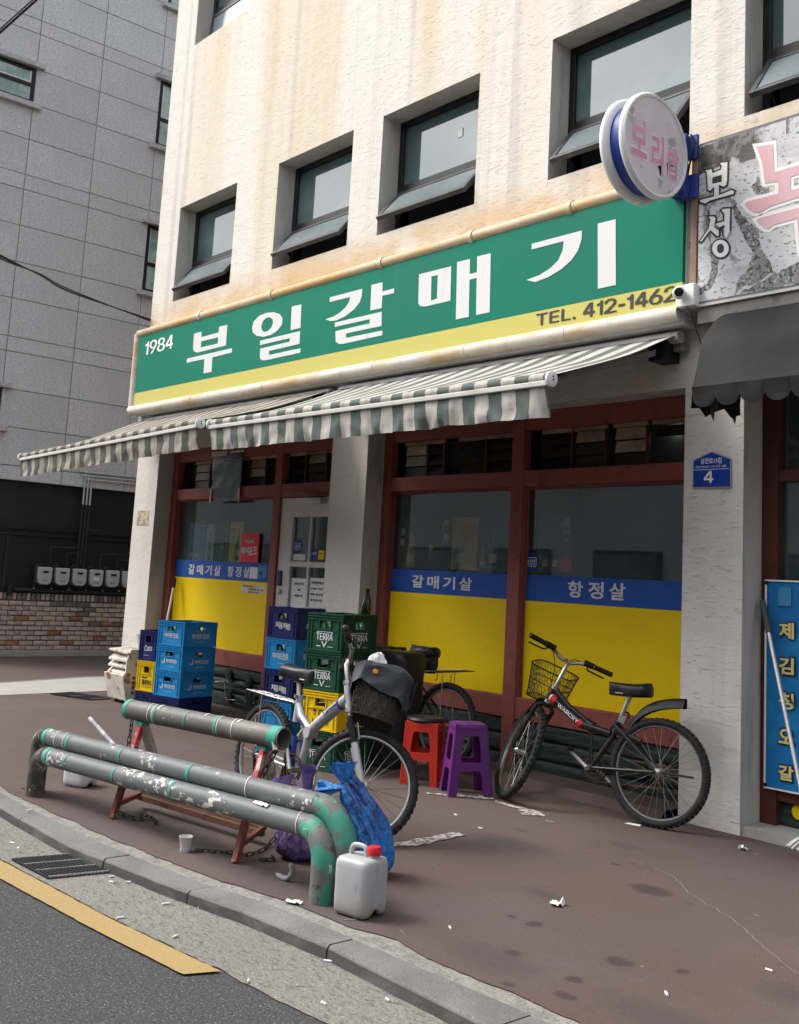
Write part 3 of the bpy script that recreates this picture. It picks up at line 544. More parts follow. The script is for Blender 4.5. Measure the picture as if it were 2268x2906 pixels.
# ================================================================== shop building
XL, XR, ZT = -10.963, 4.0, 9.4
sb = thing('shop_building', 'cream stuccoed corner building with awning windows above a restaurant front', 'building', (-7, 0, 0))
WX = [(-10.483, -9.299), (-8.536, -7.350), (-6.932, -5.744), (-4.993, -3.80), (-3.409, -2.22)]
OPEN = [(-10.476, -7.364, 0, 2.565, .22), (-6.876, -3.794, 0, 2.565, .22), (-3.390, 2.6, 0, 2.75, .23)]
OPEN += [(a, c, 4.21, 5.293, .2) for a, c in WX] + [(a, c, 7.24, 8.33, .2) for a, c in WX]
xs = sorted({XL, XR} | {v for o in OPEN for v in o[:2]}); zs = sorted({-.30, ZT} | {v for o in OPEN for v in o[2:4]} | {.0})
b = MB()
for x0, x1 in zip(xs, xs[1:]):
    for z0, z1 in zip(zs, zs[1:]):
        xm, zm = (x0 + x1) / 2, (z0 + z1) / 2
        if any(o[0] < xm < o[1] and o[2] < zm < o[3] for o in OPEN): continue
        b.add([(x0, 0, z0), (x1, 0, z0), (x1, 0, z1), (x0, 0, z1)], [(0, 1, 2, 3)])
b.add([(XL, 0, -.3), (XL, 9, -.3), (XL, 9, ZT), (XL, 0, ZT)], [(0, 3, 2, 1)[::-1]])
b.add([(XR, 0, -.3), (XR, 9, -.3), (XR, 9, ZT), (XR, 0, ZT)], [(0, 1, 2, 3)])
b.add([(XL, 9, -.3), (XR, 9, -.3), (XR, 9, ZT), (XL, 9, ZT)], [(0, 3, 2, 1)])
b.add([(XL, 0, ZT), (XR, 0, ZT), (XR, 9, ZT), (XL, 9, ZT)], [(0, 1, 2, 3)])
obj('wall', b, m_stucco, sb, local=False)
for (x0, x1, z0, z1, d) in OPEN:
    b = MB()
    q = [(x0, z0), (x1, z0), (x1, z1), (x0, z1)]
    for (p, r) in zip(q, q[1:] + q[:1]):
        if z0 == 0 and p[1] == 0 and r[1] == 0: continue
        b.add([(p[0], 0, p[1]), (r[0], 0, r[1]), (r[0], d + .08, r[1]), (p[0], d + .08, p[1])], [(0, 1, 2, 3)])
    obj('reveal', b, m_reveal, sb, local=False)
b = MB(); b.box(XL + .05, XR - .05, .30, 8.9, 2.75, 3.1); b.box(XL + .05, XR - .05, .33, 8.9, 6.2, 6.4); b.box(XL + .05, XR - .05, 3.0, 3.1, .02, 2.74); b.box(XL + .05, XR - .05, 2.2, 2.3, 3.12, 6.1); b.box(-7.15, -7.05, .35, 2.95, .02, 2.74); b.box(-3.50, -3.46, .35, 5.95, .02, 2.74)
obj('interior_wall', b, m_inwall, sb, local=False)
# upper windows: fixed pane over an outward swung sash
def upwin(x0, x1, z0, z1, op):
    f = .055; zm = z0 + (z1 - z0) * .40; b = MB(); y0, y1 = .20, .26
    for a in ((x0, x0 + f, z0, z1), (x1 - f, x1, z0, z1), (x0 + f, x1 - f, z0, z0 + f), (x0 + f, x1 - f, z1 - f, z1), (x0 + f, x1 - f, zm - .01, zm + .055)): b.box(a[0], a[1], y0, y1, a[2], a[3])
    w = obj('window', b, m_blackmetal, sb, local=False, bevel=.004)
    b = MB(); b.box(x0 + f, x1 - f, .225, .235, zm + .055, z1 - f); obj('pane', b, m_upglass, w, local=False)
    # track bars above the swung sash
    b = MB(); b.box(x0 + f, x1 - f, .19, .215, zm - .045, zm - .02); obj('track', b, m_grayframe, w, local=False)
    h = zm - .03 - z0 - .05; a = op; L = h + .02
    ux = Vector((1, 0, 0)); dn = Vector((0, -sin(a), -cos(a))); nn = Vector((0, -cos(a), sin(a))); O = Vector((x0 + f, .185, zm - .03)); W_ = x1 - x0 - 2 * f
    R = Matrix((ux, dn, nn)).transposed(); b = MB(); g = .04
    for (u, v, wu, wv) in ((g / 2, L / 2, g, L), (W_ - g / 2, L / 2, g, L), (W_ / 2, g / 2, W_ - 2 * g, g), (W_ / 2, L - g / 2, W_ - 2 * g, g)):
        b.obox(O + ux * u + dn * v, (wu, wv, .04), R)
    s = obj('sash', b, m_grayframe, w, local=False, bevel=.004)
    b = MB(); b.obox(O + ux * W_ / 2 + dn * L / 2 + nn * .008, (W_ - 2 * g, L - 2 * g, .008), R); obj('sash_pane', b, m_sashglass, w, local=False)
    for sx in (.05, W_ - .05):
        b = MB(); b.beam(O + ux * sx + dn * (L * .55), (O.x + sx, .21, z0 + .07), .012, .01); obj('stay', b, m_black, w, local=False)
    b = MB(); b.box(x0 + f, x1 - f, .30, .31, z0 + .02, zm); obj('fly_screen', b, m_dark, w, local=False)
t = tag(obj('taped_note', MB().box(-6.206, -6.150, .219, .2235, 4.955, 5.03), m_paper, None), 'small white note taped inside the third upper window', 'note')
for i, (a, c) in enumerate(WX):
    upwin(a, c, 4.212, 5.291, radians([38, 39, 40, 38, 36][i])); upwin(a, c, 7.242, 8.328, radians(4))

# ---- restaurant front: red timber frame, glass, films
Y0, Y1 = .19, .262
def rail(name, x0, x1, z0, z1, m=m_redframe, y0=Y0, y1=Y1, bv=.005): b = MB(); b.box(x0, x1, y0, y1, z0, z1); return obj(name, b, m, sb, local=False, bevel=bv)
for x0, x1 in ((-10.476, -10.365), (-8.49, -8.378), (-6.876, -6.785), (-5.408, -5.290)): rail('frame_post', x0, x1, .02, 2.565, y0=Y0 - .008)
for x0, x1 in ((-10.365, -8.49), (-8.378, -7.364), (-6.785, -5.408), (-5.290, -3.794)):
    rail('frame_head', x0, x1, 2.43, 2.565); rail('frame_rail', x0, x1, 2.02 if x0 != -8.378 else 2.005, 2.135)
for x0, x1 in ((-10.365, -8.49), (-6.785, -5.408), (-5.290, -3.794)): rail('frame_sill', x0, x1, .375, .525)
for x0, x1 in ((-10.365, -8.49), (-6.785, -5.408), (-5.290, -3.794)):
    b = MB(); b.add([(x0, .253, .525), (x1, .253, .525), (x1, .253, 2.02), (x0, .253, 2.02)], [(0, 1, 2, 3)]); obj('glass_pane', b, m_shopglass, sb, local=False)
    b = MB(); b.box(x0, x1, .240, .2475, 1.205, 1.385); obj('blue_strip', b, m_blue, sb, local=False)
    b = MB(); b.box(x0, x1, .240, .2475, .525, 1.203); obj('yellow_panel', b, m_yellow, sb, local=False)
    for (xa, xb, za, zb) in ((x0, x0 + .02, .525, 2.02), (x1 - .02, x1, .525, 2.02), (x0 + .02, x1 - .02, 2.0, 2.02)):
        b = MB(); b.box(xa, xb, .232, .250, za, zb); obj('glazing_bead', b, m_redframe, sb, local=False)
# dark green split-log skirting below the sill
for x0, x1 in ((-10.365, -8.49), (-6.785, -5.408), (-5.290, -3.794)):
    for z0, z1 in ((-.02, .125), (.13, .255), (.26, .375)):
        b = MB(); n = 36
        def pl_(u, v, z0=z0, z1=z1, x0=x0, x1=x1):
            x = lerp(x0, x1, u); z = lerp(z0, z1, v); bul = .016 * math.sqrt(max(0, 1 - (2 * v - 1) ** 6)) + .010 * noise.noise((x * 3, z * 22, 1.3)) + .005 * noise.noise((x * 11, z * 60, 2))
            return (x, .222 - bul, z)
        b.grid(n, 8, pl_); obj('log_plank', b, m_plank, sb, 60, local=False, fix=True)
for kx, kz in ((-9.05, .30), (-8.70, .27), (-9.02, .10), (-8.66, .13), (-6.5, .28), (-4.2, .2)):
    b = MB(); b.lathe([(.0, .022), (.02, .022), (.035, .012), (.05, .016), (.056, 0)], (kx, .195, kz), 14, Matrix.Rotation(radians(90), 3, 'X')); obj('knot', b, m_plank, sb, 50, local=False)
# low worn ledge at the foot of the right bay, step of the neighbour
b = MB(); b.add([(-6.7, -.06, 0), (-3.83, -.13, 0), (-3.83, .2, .06), (-6.7, .2, .05), (-6.7, -.02, .045), (-3.83, -.08, .055)], [(0, 1, 5, 4), (4, 5, 2, 3)]); obj('foot_ledge', b, m_side, sb, local=False)
# transom openings with louvre slats
def slat(x0, x1, z0, z1, m, tilt=.02, y=.262): b = MB(); b.add([(x0, y, z0), (x1, y, z0), (x1, y + tilt, z1), (x0, y + tilt, z1), (x0, y + .012, z0), (x1, y + .012, z0), (x1, y + tilt + .012, z1), (x0, y + tilt + .012, z1)], [(0, 1, 2, 3), (7, 6, 5, 4), (0, 4, 5, 1), (3, 2, 6, 7), (0, 3, 7, 4), (1, 5, 6, 2)]); return obj('louvre_slat', b, m, sb, local=False)
TR = [(-10.365, -8.49, [(-10.13, -9.83), (-9.80, -9.56), (-9.40, -9.08), (-9.055, -8.78), (-8.75, -8.52)], (0, 3)), (-8.378, -7.364, [(-8.36, -8.11), (-8.07, -7.79), (-7.76, -7.4)], (1,)), (-6.785, -5.408, [(-6.70, -6.43), (-6.42, -6.23), (-6.05, -5.76), (-5.74, -5.44)], (0,)), (-5.290, -3.794, [(-5.18, -4.91), (-4.88, -4.607), (-4.535, -4.265), (-4.22, -3.97)], (1, 2))]
for x0, x1, cols, lit in TR:
    b = MB(); b.box(x0, x1, .36, .37, 2.135, 2.43); obj('transom_backing', b, m_dark, sb, local=False)
    for ci, (a, c) in enumerate(cols):
        for r in range(3):
            z0 = 2.145 + .088 * r; m = m_slat if ci in lit and (r == 2 or (r == 1 and ci != 1)) else m_unlitslat
            if x0 == -5.290 and ci == 3 and r < 2: continue
            slat(a + .008, c - .008, z0, z0 + .078, m, .015 if ci in lit else .05)
        b = MB(); b.box(a - .006, c + .006, .258, .285, 2.405, 2.43); obj('louvre_head', b, m_slat, sb, local=False)
        b = MB(); b.box(c - .006, c + .012, .257, .29, 2.135, 2.405); obj('louvre_stile', b, m_redframe2, sb, local=False)
# plastic film stuck over the left transom
b = MB()
b.grid(10, 8, lambda u, v: (lerp(-9.64, -9.08, u) + .01 * noise.noise((u * 4, v * 4, 0)), .176 + .012 * noise.noise((u * 5, v * 5, 3)), lerp(1.985, 2.47, v)))
t = tag(obj('plastic_sheet', b, glass('plastic_sheet', (.55, .52, .52), .16, .18, .06), None, 60), 'crumpled clear plastic sheet taped over the left transom slats', 'plastic sheet')
for x, z, w, h in ((-9.64, 1.975, .03, .14), (-9.10, 1.975, .03, .14), (-9.66, 2.455, .30, .05), (-9.32, 2.475, .27, .022)):
    b = MB(); b.box(x, x + w, .166, .170, z, z + h); obj('tape_strip', b, m_tube, t)
# door
def dpanel(x0, x1, z0, z1, m=m_dooroff, y0=.205, y1=.25, name='door_leaf', par=None, bv=.003): b = MB(); b.box(x0, x1, y0, y1, z0, z1); return obj(name, b, m, par or sb, local=False, bevel=bv)
dx0, dx1 = -8.372, -7.45
door = dpanel(dx0, dx1, .05, .12, name='door')
for a in ((dx0, -8.175, .12, 2.0), (-7.62, dx1, .12, 2.0), (-8.175, -7.62, 1.82, 2.0), (-8.175, -7.62, .12, .5)): dpanel(*a, name='stile', par=door)
dpanel(-7.915, -7.885, .5, 1.82, y0=.2095, name='glazing_bar', par=door)
for z in (1.365, .93): dpanel(-8.175, -7.915, z, z + .05, y0=.2085, name='glazing_bar', par=door); dpanel(-7.885, -7.62, z, z + .05, y0=.2085, name='glazing_bar', par=door)
b = MB(); b.add([(-8.175, .234, .5), (-7.62, .234, .5), (-7.62, .234, 1.82), (-8.175, .234, 1.82)], [(0, 1, 2, 3)]); obj('door_glass', b, m_shopglass, door, local=False)
b = MB(); b.box(-7.88, -7.67, .13, .204, 1.935, 1.99); obj('door_closer', b, m_alu, door, local=False, bevel=.01)
b = MB(); b.beam((-8.20, .12, 2.075), (-7.80, .17, 2.03), .012); b.beam((-7.80, .17, 2.03), (-7.62, .15, 2.0), .012); obj('closer_arm', b, m_rust, door, local=False)
b = MB(); b.box(-8.335, -8.285, .185, .204, 1.185, 1.325); obj('lock_plate', b, m_navyink, door, local=False, bevel=.003)
b = MB(); b.lathe([(0, .03), (.022, .028), (.026, .012), (.02, 0)], (-8.305, .203, 1.135), 14, Matrix.Rotation(radians(90), 3, 'X')); obj('knob', b, m_alu, door, 60, local=False)
# restaurant lettering on the blue strips
for s, x0, x1, z0, z1 in (('갈매기살', -6.505, -5.822, 1.246, 1.345), ('항정살', -4.880, -4.392, 1.245, 1.358)):
    n = len(s); w = (x1 - x0) / (n + (n - 1) * .35)
    for k, ch in enumerate(s): text(ch, m_letter, (x0 + k * w * 1.35, .2395, z0), (1, 0, 0), (0, 0, 1), w, z1 - z0, sb, .022, local=False)
for s, x0, x1 in (('갈매기살', -10.070, -9.425), ('항정살', -9.292, -8.895)):
    n = len(s); w = (x1 - x0) / (n + (n - 1) * .35)
    for k, ch in enumerate(s): text(ch, m_letter, (x0 + k * w * 1.35, .2395, 1.238), (1, 0, 0), (0, 0, 1), w, .105, sb, .022, local=False)

# neighbour shop front (right edge)
nb_ = thing('neighbour_shopfront', 'dark red timber shopfront right of the white pillar', 'shopfront', (-3.3, .2, 0))
for a in ((-3.388, -3.288, .05, 2.75), (-2.0, -1.9, .05, 2.75)): b = MB(); b.box(a[0], a[1], .2, .29, a[2], a[3]); obj('frame_post', b, m_redframe2, nb_, local=False)
for z in (.19, 1.99): b = MB(); b.box(-3.288, -2.0, .21, .285, z, z + .07); obj('frame_rail', b, m_redframe2, nb_, local=False)
b = MB(); b.add([(-3.288, .25, .26), (-2.0, .25, .26), (-2.0, .25, 2.75), (-3.288, .25, 2.75)], [(0, 1, 2, 3)]); obj('glass_pane', b, m_shopglass, nb_, local=False)
b = MB(); b.box(-3.288, -2.0, .245, .26, .0, .19); obj('kick_panel', b, m_plank, nb_, local=False)
b = MB(); b.lathe([(0, .004), (.04, .004), (.04, 0)], (-3.175, .243, .145), 18, Matrix.Rotation(radians(90), 3, 'X')); obj('yellow_dot', b, m_yellow, nb_, local=False)
b = MB(); b.add([(-3.39, .012, 0), (-2.0, -.03, 0), (-2.0, -.03, .05), (-3.39, .012, .05), (-3.39, .3, .055), (-2.0, .3, .055)], [(0, 1, 2, 3), (3, 2, 5, 4)]); obj('step', b, m_concrete, nb_, local=False)
# two rows of window posters behind the glass
def poster(label, x0, x1, z0, z1, col, shapes=(), y=.258, words=()):
    t = thing('poster', label, 'poster', ((x0 + x1) / 2, y, z0), None, 'drink posters in the windows')
    col = tuple(min(.8, c * 1.7) for c in col); mm = mat('poster_%d' % len(MATS), col, .5, layers=(((6, 6, 6), 4, .45, .7, tuple(c * .7 for c in col), .7),))
    b = MB(); b.box(x0, x1, y, y + .003, z0, z1); obj('sheet', b, mm, t, local=False)
    for (cx, zb, h, w, c2) in shapes:      # printed bottle, flat
        mb2 = mat('print_%02d%02d%02d' % tuple(int(99 * c) for c in c2), c2, .5)
        pr = [(-w, 0), (w, 0), (w, h * .5), (w * .36, h * .72), (w * .36, h), (-w * .36, h), (-w * .36, h * .72), (-w, h * .5)]
        poly('printed_bottle', [[(cx + p[0], zb + p[1]) for p in pr]], mb2, lambda u, v, w_: (u, y - .0012 + .0008 * w_, v), t, local=False)
        poly('printed_label', [[(cx - w * .8, zb + h * .14), (cx + w * .8, zb + h * .14), (cx + w * .8, zb + h * .36), (cx - w * .8, zb + h * .36)]], m_tube, lambda u, v, w_: (u, y - .0024 + .0008 * w_, v), t, local=False)
    for (s, x, z, w, h, c2) in words: text(s, mat('print_%02d%02d%02d' % tuple(int(99 * c) for c in c2), c2, .5), (x, y, z), (1, 0, 0), (0, 0, 1), w, h, t, .03, local=False)
    return t
poster('dark blue drinks poster at the left edge of the left window', -10.16, -9.80, 1.385, 1.78, (.06, .14, .30), [(-10.07, 1.39, .22, .028, (.05, .08, .16)), (-9.96, 1.39, .20, .028, (.10, .16, .26))], words=[('焼', -9.89, 1.69, .06, .07, (.7, .72, .75)), ('酒', -9.87, 1.61, .06, .07, (.7, .72, .75))])
poster('pale blue poster with one faint bottle in the left window', -9.79, -9.63, 1.385, 1.765, (.34, .46, .50), [(-9.71, 1.40, .28, .022, (.25, .38, .42))])
poster('dark grey poster with a small white label in the left window', -9.61, -9.35, 1.385, 1.77, (.075, .075, .07), words=[('純', -9.50, 1.46, .07, .12, (.5, .5, .45))])
poster('yellow poster with a green bottle in the left window', -9.335, -9.09, 1.385, 1.785, (.46, .44, .10), [(-9.17, 1.40, .32, .034, (.02, .10, .04))], words=[('梅', -9.30, 1.66, .07, .07, (.1, .12, .06)), ('酒', -9.30, 1.58, .06, .06, (.1, .12, .06))])
t = poster('red pork brand poster with white brush lettering', -9.065, -8.75, 1.388, 1.672, (.42, .012, .03), y=.228)
text('Hypork', m_letter, (-8.99, .228, 1.565), (1, 0, 0), (0, 0, 1), .16, .045, t, .02, local=False)
for k, ch in enumerate('하이포크'): text(ch, m_letter, (-9.05 + k * .07, .228, 1.455 + .006 * (k % 2)), (1, 0, .1), (-.05, 0, 1), .066, .075, t, .03, local=False)
poster('black poster with an amber bottle in the middle window', -6.735, -6.40, 1.40, 1.805, (.022, .024, .026), [(-6.565, 1.41, .27, .05, (.42, .24, .05))], words=[('秀', -6.69, 1.66, .05, .06, (.6, .6, .58)), ('峰', -6.69, 1.58, .05, .06, (.6, .6, .58))])
poster('black poster with large white brush characters in the middle window', -6.395, -6.09, 1.40, 1.805, (.022, .024, .024), words=[('魔', -6.20, 1.69, .085, .10, (.66, .66, .64)), ('界', -6.19, 1.60, .08, .085, (.66, .66, .64)), ('芋', -6.345, 1.53, .05, .06, (.55, .55, .3)), ('酒', -6.345, 1.47, .05, .05, (.55, .55, .3))])
poster('tan poster with a pale green bottle in the middle window', -6.085, -5.80, 1.40, 1.805, (.33, .23, .06), [(-5.99, 1.41, .33, .05, (.32, .42, .34))])
poster('navy poster with several bottles in the middle window', -5.795, -5.47, 1.40, 1.805, (.025, .055, .10), [(-5.74, 1.42, .15, .03, (.30, .28, .18)), (-5.63, 1.42, .30, .045, (.08, .20, .26))])
poster('violet poster with bottles and a pink blossom in the right window', -5.19, -4.87, 1.41, 1.82, (.07, .055, .13), [(-5.11, 1.42, .22, .03, (.12, .06, .10)), (-5.02, 1.42, .22, .028, (.05, .10, .16))], words=[('黒', -4.96, 1.72, .07, .08, (.55, .55, .57)), ('霧', -4.96, 1.63, .07, .08, (.55, .55, .57)), ('●', -4.98, 1.42, .11, .11, (.50, .09, .18))])
# security stickers (blue octagons)
def octa(label, cx, cz, r, y, grp='blue security stickers'):
    t = thing('security_sticker', label, 'sticker', (cx, y, cz), None, grp)
    P8 = [(cx + r * .92 * cos(pi / 8 + k * pi / 4), cz + r * sin(pi / 8 + k * pi / 4)) for k in range(8)]
    poly('sticker_face', [P8], m_platebl, lambda u, v, w: (u, y + .002 * w, v), t, local=False)
    text('ADT', m_white, (cx - r * .6, y - .001, cz - r * .3), (1, 0, 0), (.12, 0, 1), r * 1.2, r * .55, t, .04, local=False)
    poly('sticker_border', [[(cx - r * .74, cz - r * .48), (cx + r * .74, cz - r * .48), (cx + r * .74, cz + r * .48), (cx - r * .74, cz + r * .48)], [(cx - r * .68, cz - r * .42), (cx + r * .68, cz - r * .42), (cx + r * .68, cz + r * .42), (cx - r * .68, cz + r * .42)]], m_white, lambda u, v, w: (u, y - .0015 + .001 * w, v), t, local=False)
octa('octagonal blue ADT sticker low in the right window', -5.235, 1.478, .068, .246)
octa('octagonal blue ADT sticker in the upper left door pane', -8.103, 1.553, .062, .228)
def notice(label, x0, x1, z0, z1, y, m, lines=(), ink=None):
    t = thing('notice', label, 'notice', ((x0 + x1) / 2, y, z0))
    b = MB(); b.box(x0, x1, y, y + .0015, z0, z1); obj('sheet', b, m, t, local=False)
    for s, u, v, w, h in lines: text(s, ink or m_gray_ink, (x0 + (x1 - x0) * u, y, z0 + (z1 - z0) * v), (1, 0, 0), (0, 0, 1), (x1 - x0) * w, (z1 - z0) * h, t, .02, local=False)
notice('white notice in the lower left door pane', -8.165, -7.925, .96, 1.262, .229, m_paper, [('영업시간은', .2, .80, .62, .08), ('오후', .42, .62, .2, .08), ('4시입니다', .2, .44, .6, .08)])
notice('white notice in the lower right door pane', -7.88, -7.63, .96, 1.275, .229, m_paper, [('부일갈매기', .1, .82, .75, .08), ('02)412-1462', .1, .66, .75, .07), ('매주 일요일', .1, .50, .72, .07), ('휴무입니다', .1, .34, .7, .07)])
notice('small white label under the door sticker', -8.165, -7.975, 1.425, 1.482, .229, m_paper)
notice('navy card in the upper right door pane', -7.88, -7.785, 1.435, 1.53, .229, m_platebl, [('CARD', .1, .5, .7, .25)], m_white)
notice('yellow card in the upper right door pane', -7.78, -7.69, 1.437, 1.522, .2285, m_yellow, [('LPG', .15, .55, .6, .2)], m_bandblue)
notice('white meter card covering the end of the blue strip', -8.892, -8.755, 1.232, 1.342, .2375, m_paper)
notice('light blue card at the right end of the blue strip', -8.745, -8.60, 1.24, 1.355, .2375, mat('card_blue', (.03, .19, .38), .5), [('●', .2, .2, .35, .4)], m_gray_ink)
notice('torn white notice at the top of the left yellow panel', -9.02, -8.61, 1.088, 1.172, .2375, m_tube, [('세금영수증', .05, .72, .42, .2), ('음식물 재사용 안함', .35, .38, .6, .2), ('원산지 표시', .3, .08, .5, .17)])
GLY = {"bu":[[[-9.58,3.682],[-9.431,3.682],[-9.425,3.624],[-9.087,3.625],[-9.091,3.683],[-8.935,3.681],[-8.931,3.473],[-9.419,3.471],[-9.485,3.472],[-9.546,3.491],[-9.574,3.521]],[[-9.42,3.579],[-9.088,3.577],[-9.091,3.514],[-9.418,3.516]],[[-9.682,3.433],[-8.815,3.431],[-8.813,3.387],[-9.17,3.384],[-9.166,3.236],[-9.318,3.237],[-9.325,3.385],[-9.682,3.39]]],"il":[[[-8.479,3.583],[-8.461,3.641],[-8.375,3.684],[-8.251,3.694],[-8.127,3.681],[-8.029,3.647],[-7.973,3.595],[-7.982,3.538],[-8.05,3.494],[-8.154,3.469],[-8.277,3.469],[-8.392,3.495],[-8.462,3.536]],[[-8.323,3.576],[-8.298,3.624],[-8.245,3.646],[-8.19,3.642],[-8.139,3.616],[-8.127,3.575],[-8.156,3.536],[-8.207,3.512],[-8.262,3.512],[-8.307,3.534]],[[-7.843,3.688],[-7.692,3.686],[-7.683,3.468],[-7.833,3.47]],[[-8.326,3.438],[-7.685,3.439],[-7.679,3.322],[-8.16,3.319],[-8.157,3.281],[-7.659,3.28],[-7.657,3.24],[-8.193,3.237],[-8.248,3.241],[-8.294,3.257],[-8.308,3.28],[-8.312,3.361],[-7.837,3.363],[-7.836,3.396],[-8.321,3.396]]],"gal":[[[-7.272,3.678],[-6.825,3.677],[-6.824,3.619],[-6.848,3.566],[-6.918,3.515],[-7.035,3.475],[-7.157,3.458],[-7.241,3.463],[-7.316,3.491],[-7.208,3.497],[-7.117,3.517],[-7.035,3.553],[-6.994,3.595],[-6.983,3.634],[-7.268,3.637]],[[-6.706,3.689],[-6.562,3.686],[-6.557,3.608],[-6.409,3.608],[-6.408,3.569],[-6.555,3.572],[-6.553,3.469],[-6.7,3.471]],[[-7.174,3.441],[-6.55,3.438],[-6.543,3.319],[-7.008,3.322],[-7.005,3.283],[-6.529,3.279],[-6.525,3.24],[-7.042,3.237],[-7.096,3.243],[-7.145,3.269],[-7.16,3.363],[-6.7,3.363],[-6.7,3.399],[-7.172,3.402]]],"mae":[[[-6.116,3.67],[-5.751,3.666],[-5.741,3.397],[-6.019,3.396],[-6.078,3.408],[-6.106,3.435]],[[-5.969,3.625],[-5.897,3.625],[-5.892,3.437],[-5.961,3.433]],[[-5.688,3.686],[-5.551,3.684],[-5.545,3.567],[-5.471,3.566],[-5.475,3.687],[-5.336,3.685],[-5.32,3.241],[-5.458,3.241],[-5.47,3.523],[-5.545,3.523],[-5.534,3.24],[-5.671,3.24]]],"gi":[[[-4.937,3.672],[-4.489,3.671],[-4.488,3.61],[-4.514,3.54],[-4.571,3.482],[-4.656,3.436],[-4.769,3.402],[-4.889,3.388],[-4.974,3.418],[-4.852,3.431],[-4.754,3.462],[-4.685,3.505],[-4.649,3.567],[-4.643,3.63],[-4.934,3.631]],[[-4.355,3.688],[-4.209,3.687],[-4.192,3.244],[-4.338,3.244]]],"bo":[[[-3.55,3.844],[-3.496,3.84],[-3.49,3.813],[-3.437,3.82],[-3.432,3.839],[-3.446,3.853],[-3.435,3.863],[-3.388,3.855],[-3.389,3.738],[-3.394,3.709],[-3.416,3.702],[-3.444,3.719],[-3.443,3.665],[-3.361,3.675],[-3.339,3.66],[-3.349,3.642],[-3.504,3.639],[-3.538,3.627],[-3.578,3.647],[-3.581,3.666],[-3.482,3.665],[-3.483,3.716],[-3.508,3.699],[-3.525,3.711],[-3.535,3.822]],[[-3.489,3.779],[-3.431,3.78],[-3.432,3.744],[-3.489,3.746]]],"seong":[[[-3.522,3.549],[-3.474,3.54],[-3.463,3.523],[-3.473,3.474],[-3.44,3.442],[-3.439,3.409],[-3.456,3.407],[-3.501,3.452],[-3.562,3.394],[-3.576,3.402],[-3.515,3.473],[-3.505,3.522]],[[-3.433,3.566],[-3.414,3.572],[-3.367,3.564],[-3.368,3.421],[-3.389,3.381],[-3.406,3.389],[-3.41,3.465],[-3.443,3.457],[-3.468,3.483],[-3.465,3.493],[-3.41,3.495],[-3.411,3.536]],[[-3.37,3.317],[-3.375,3.296],[-3.387,3.28],[-3.406,3.271],[-3.429,3.271],[-3.452,3.28],[-3.471,3.296],[-3.485,3.318],[-3.49,3.341],[-3.485,3.362],[-3.473,3.379],[-3.453,3.387],[-3.43,3.387],[-3.408,3.378],[-3.388,3.361],[-3.375,3.34]],[[-3.41,3.325],[-3.411,3.316],[-3.415,3.308],[-3.422,3.304],[-3.429,3.304],[-3.437,3.307],[-3.443,3.314],[-3.448,3.323],[-3.449,3.333],[-3.448,3.342],[-3.444,3.35],[-3.438,3.354],[-3.43,3.354],[-3.422,3.351],[-3.416,3.344],[-3.411,3.335]]],"nok":[[[-3.202,3.895],[-3.098,3.88],[-3.089,3.71],[-2.937,3.713],[-2.849,3.714],[-2.849,3.671],[-2.988,3.655],[-2.988,3.577],[-2.937,3.579],[-2.849,3.581],[-2.849,3.533],[-2.937,3.526],[-3.116,3.512],[-3.173,3.493],[-3.209,3.497],[-3.251,3.529],[-3.278,3.565],[-3.257,3.577],[-3.063,3.577],[-3.064,3.65],[-3.146,3.658],[-3.166,3.79]],[[-3.198,3.453],[-3.177,3.46],[-2.937,3.465],[-2.849,3.467],[-2.849,3.14],[-2.93,3.203],[-2.95,3.404],[-3.09,3.399],[-3.12,3.382],[-3.146,3.39],[-3.182,3.425]]]}
# ================================================================== green sign
YS = -.20
sg = thing('shop_sign', 'long green and yellow signboard with white lettering and aged white tube frame', 'sign', (-7.2, YS, 3.0))
b = MB(); b.box(-10.86, -3.690, -.17, -.012, 2.99, 3.86); obj('sign_box', b, m_rimwhite, sg, local=False)
b = MB(); b.box(-10.79, -3.694, YS, -.172, 3.177, 3.815); obj('green_panel', b, m_signgreen, sg, local=False)
b = MB(); b.box(-10.79, -3.694, YS, -.172, 3.035, 3.176); obj('yellow_panel', b, m_signyel, sg, local=False)
def frame_tube(name, pts, r, m=None):
    b = MB(); b.tube(pts, r, 14); return obj(name, b, m or m_tube, sg, 60, local=False)
zt, zb, rr = 3.856, 2.985, .052
xj = [-10.86, -9.5, -8.2, -6.6, -5.55, -4.6, -3.70]
for a, c in zip(xj, xj[1:]): frame_tube('frame_tube', [(a + .003, YS + .025, zt), (c - .003, YS + .025, zt)], rr - .006, m_tube_top)
for a, c in zip(xj, xj[1:]): frame_tube('frame_tube', [(a + .003, YS + .005, zb), (c - .003, YS + .005, zb)], rr)
frame_tube('frame_tube', [(-10.865, YS + .02, zb - .0), (-10.865, YS + .02, zt)], .045)
for x in xj[1:-1]:
    for z, y in ((zt, YS + .025), (zb, YS + .005)):
        b = MB(); b.tube([(x - .018, y, z), (x + .018, y, z)], rr + .003, 14); obj('tube_collar', b, m_tube, sg, 60, local=False)
b = MB(); b.box(-10.86, -3.70, YS + .03, -.012, 2.925, 2.985); obj('under_tray', b, m_rimwhite, sg, local=False)
for n in ('bu', 'il', 'gal', 'mae', 'gi'): poly('sign_letter', GLY[n], m_letter, lambda u, v, w: (u, YS - .0018 + .002 * w, v), sg, local=False)
digits('1984', m_white, (-10.64, YS - .001, 3.585), .655, .150, sg, local=False)
text('TEL.', m_gray_ink, (-4.865, YS - .001, 3.072), (1, 0, 0), (0, 0, 1), .345, .083, sg, .022, local=False)
digits('412-1462', m_gray_ink, (-4.455, YS - .001, 3.066), .74, .095, sg, local=False)
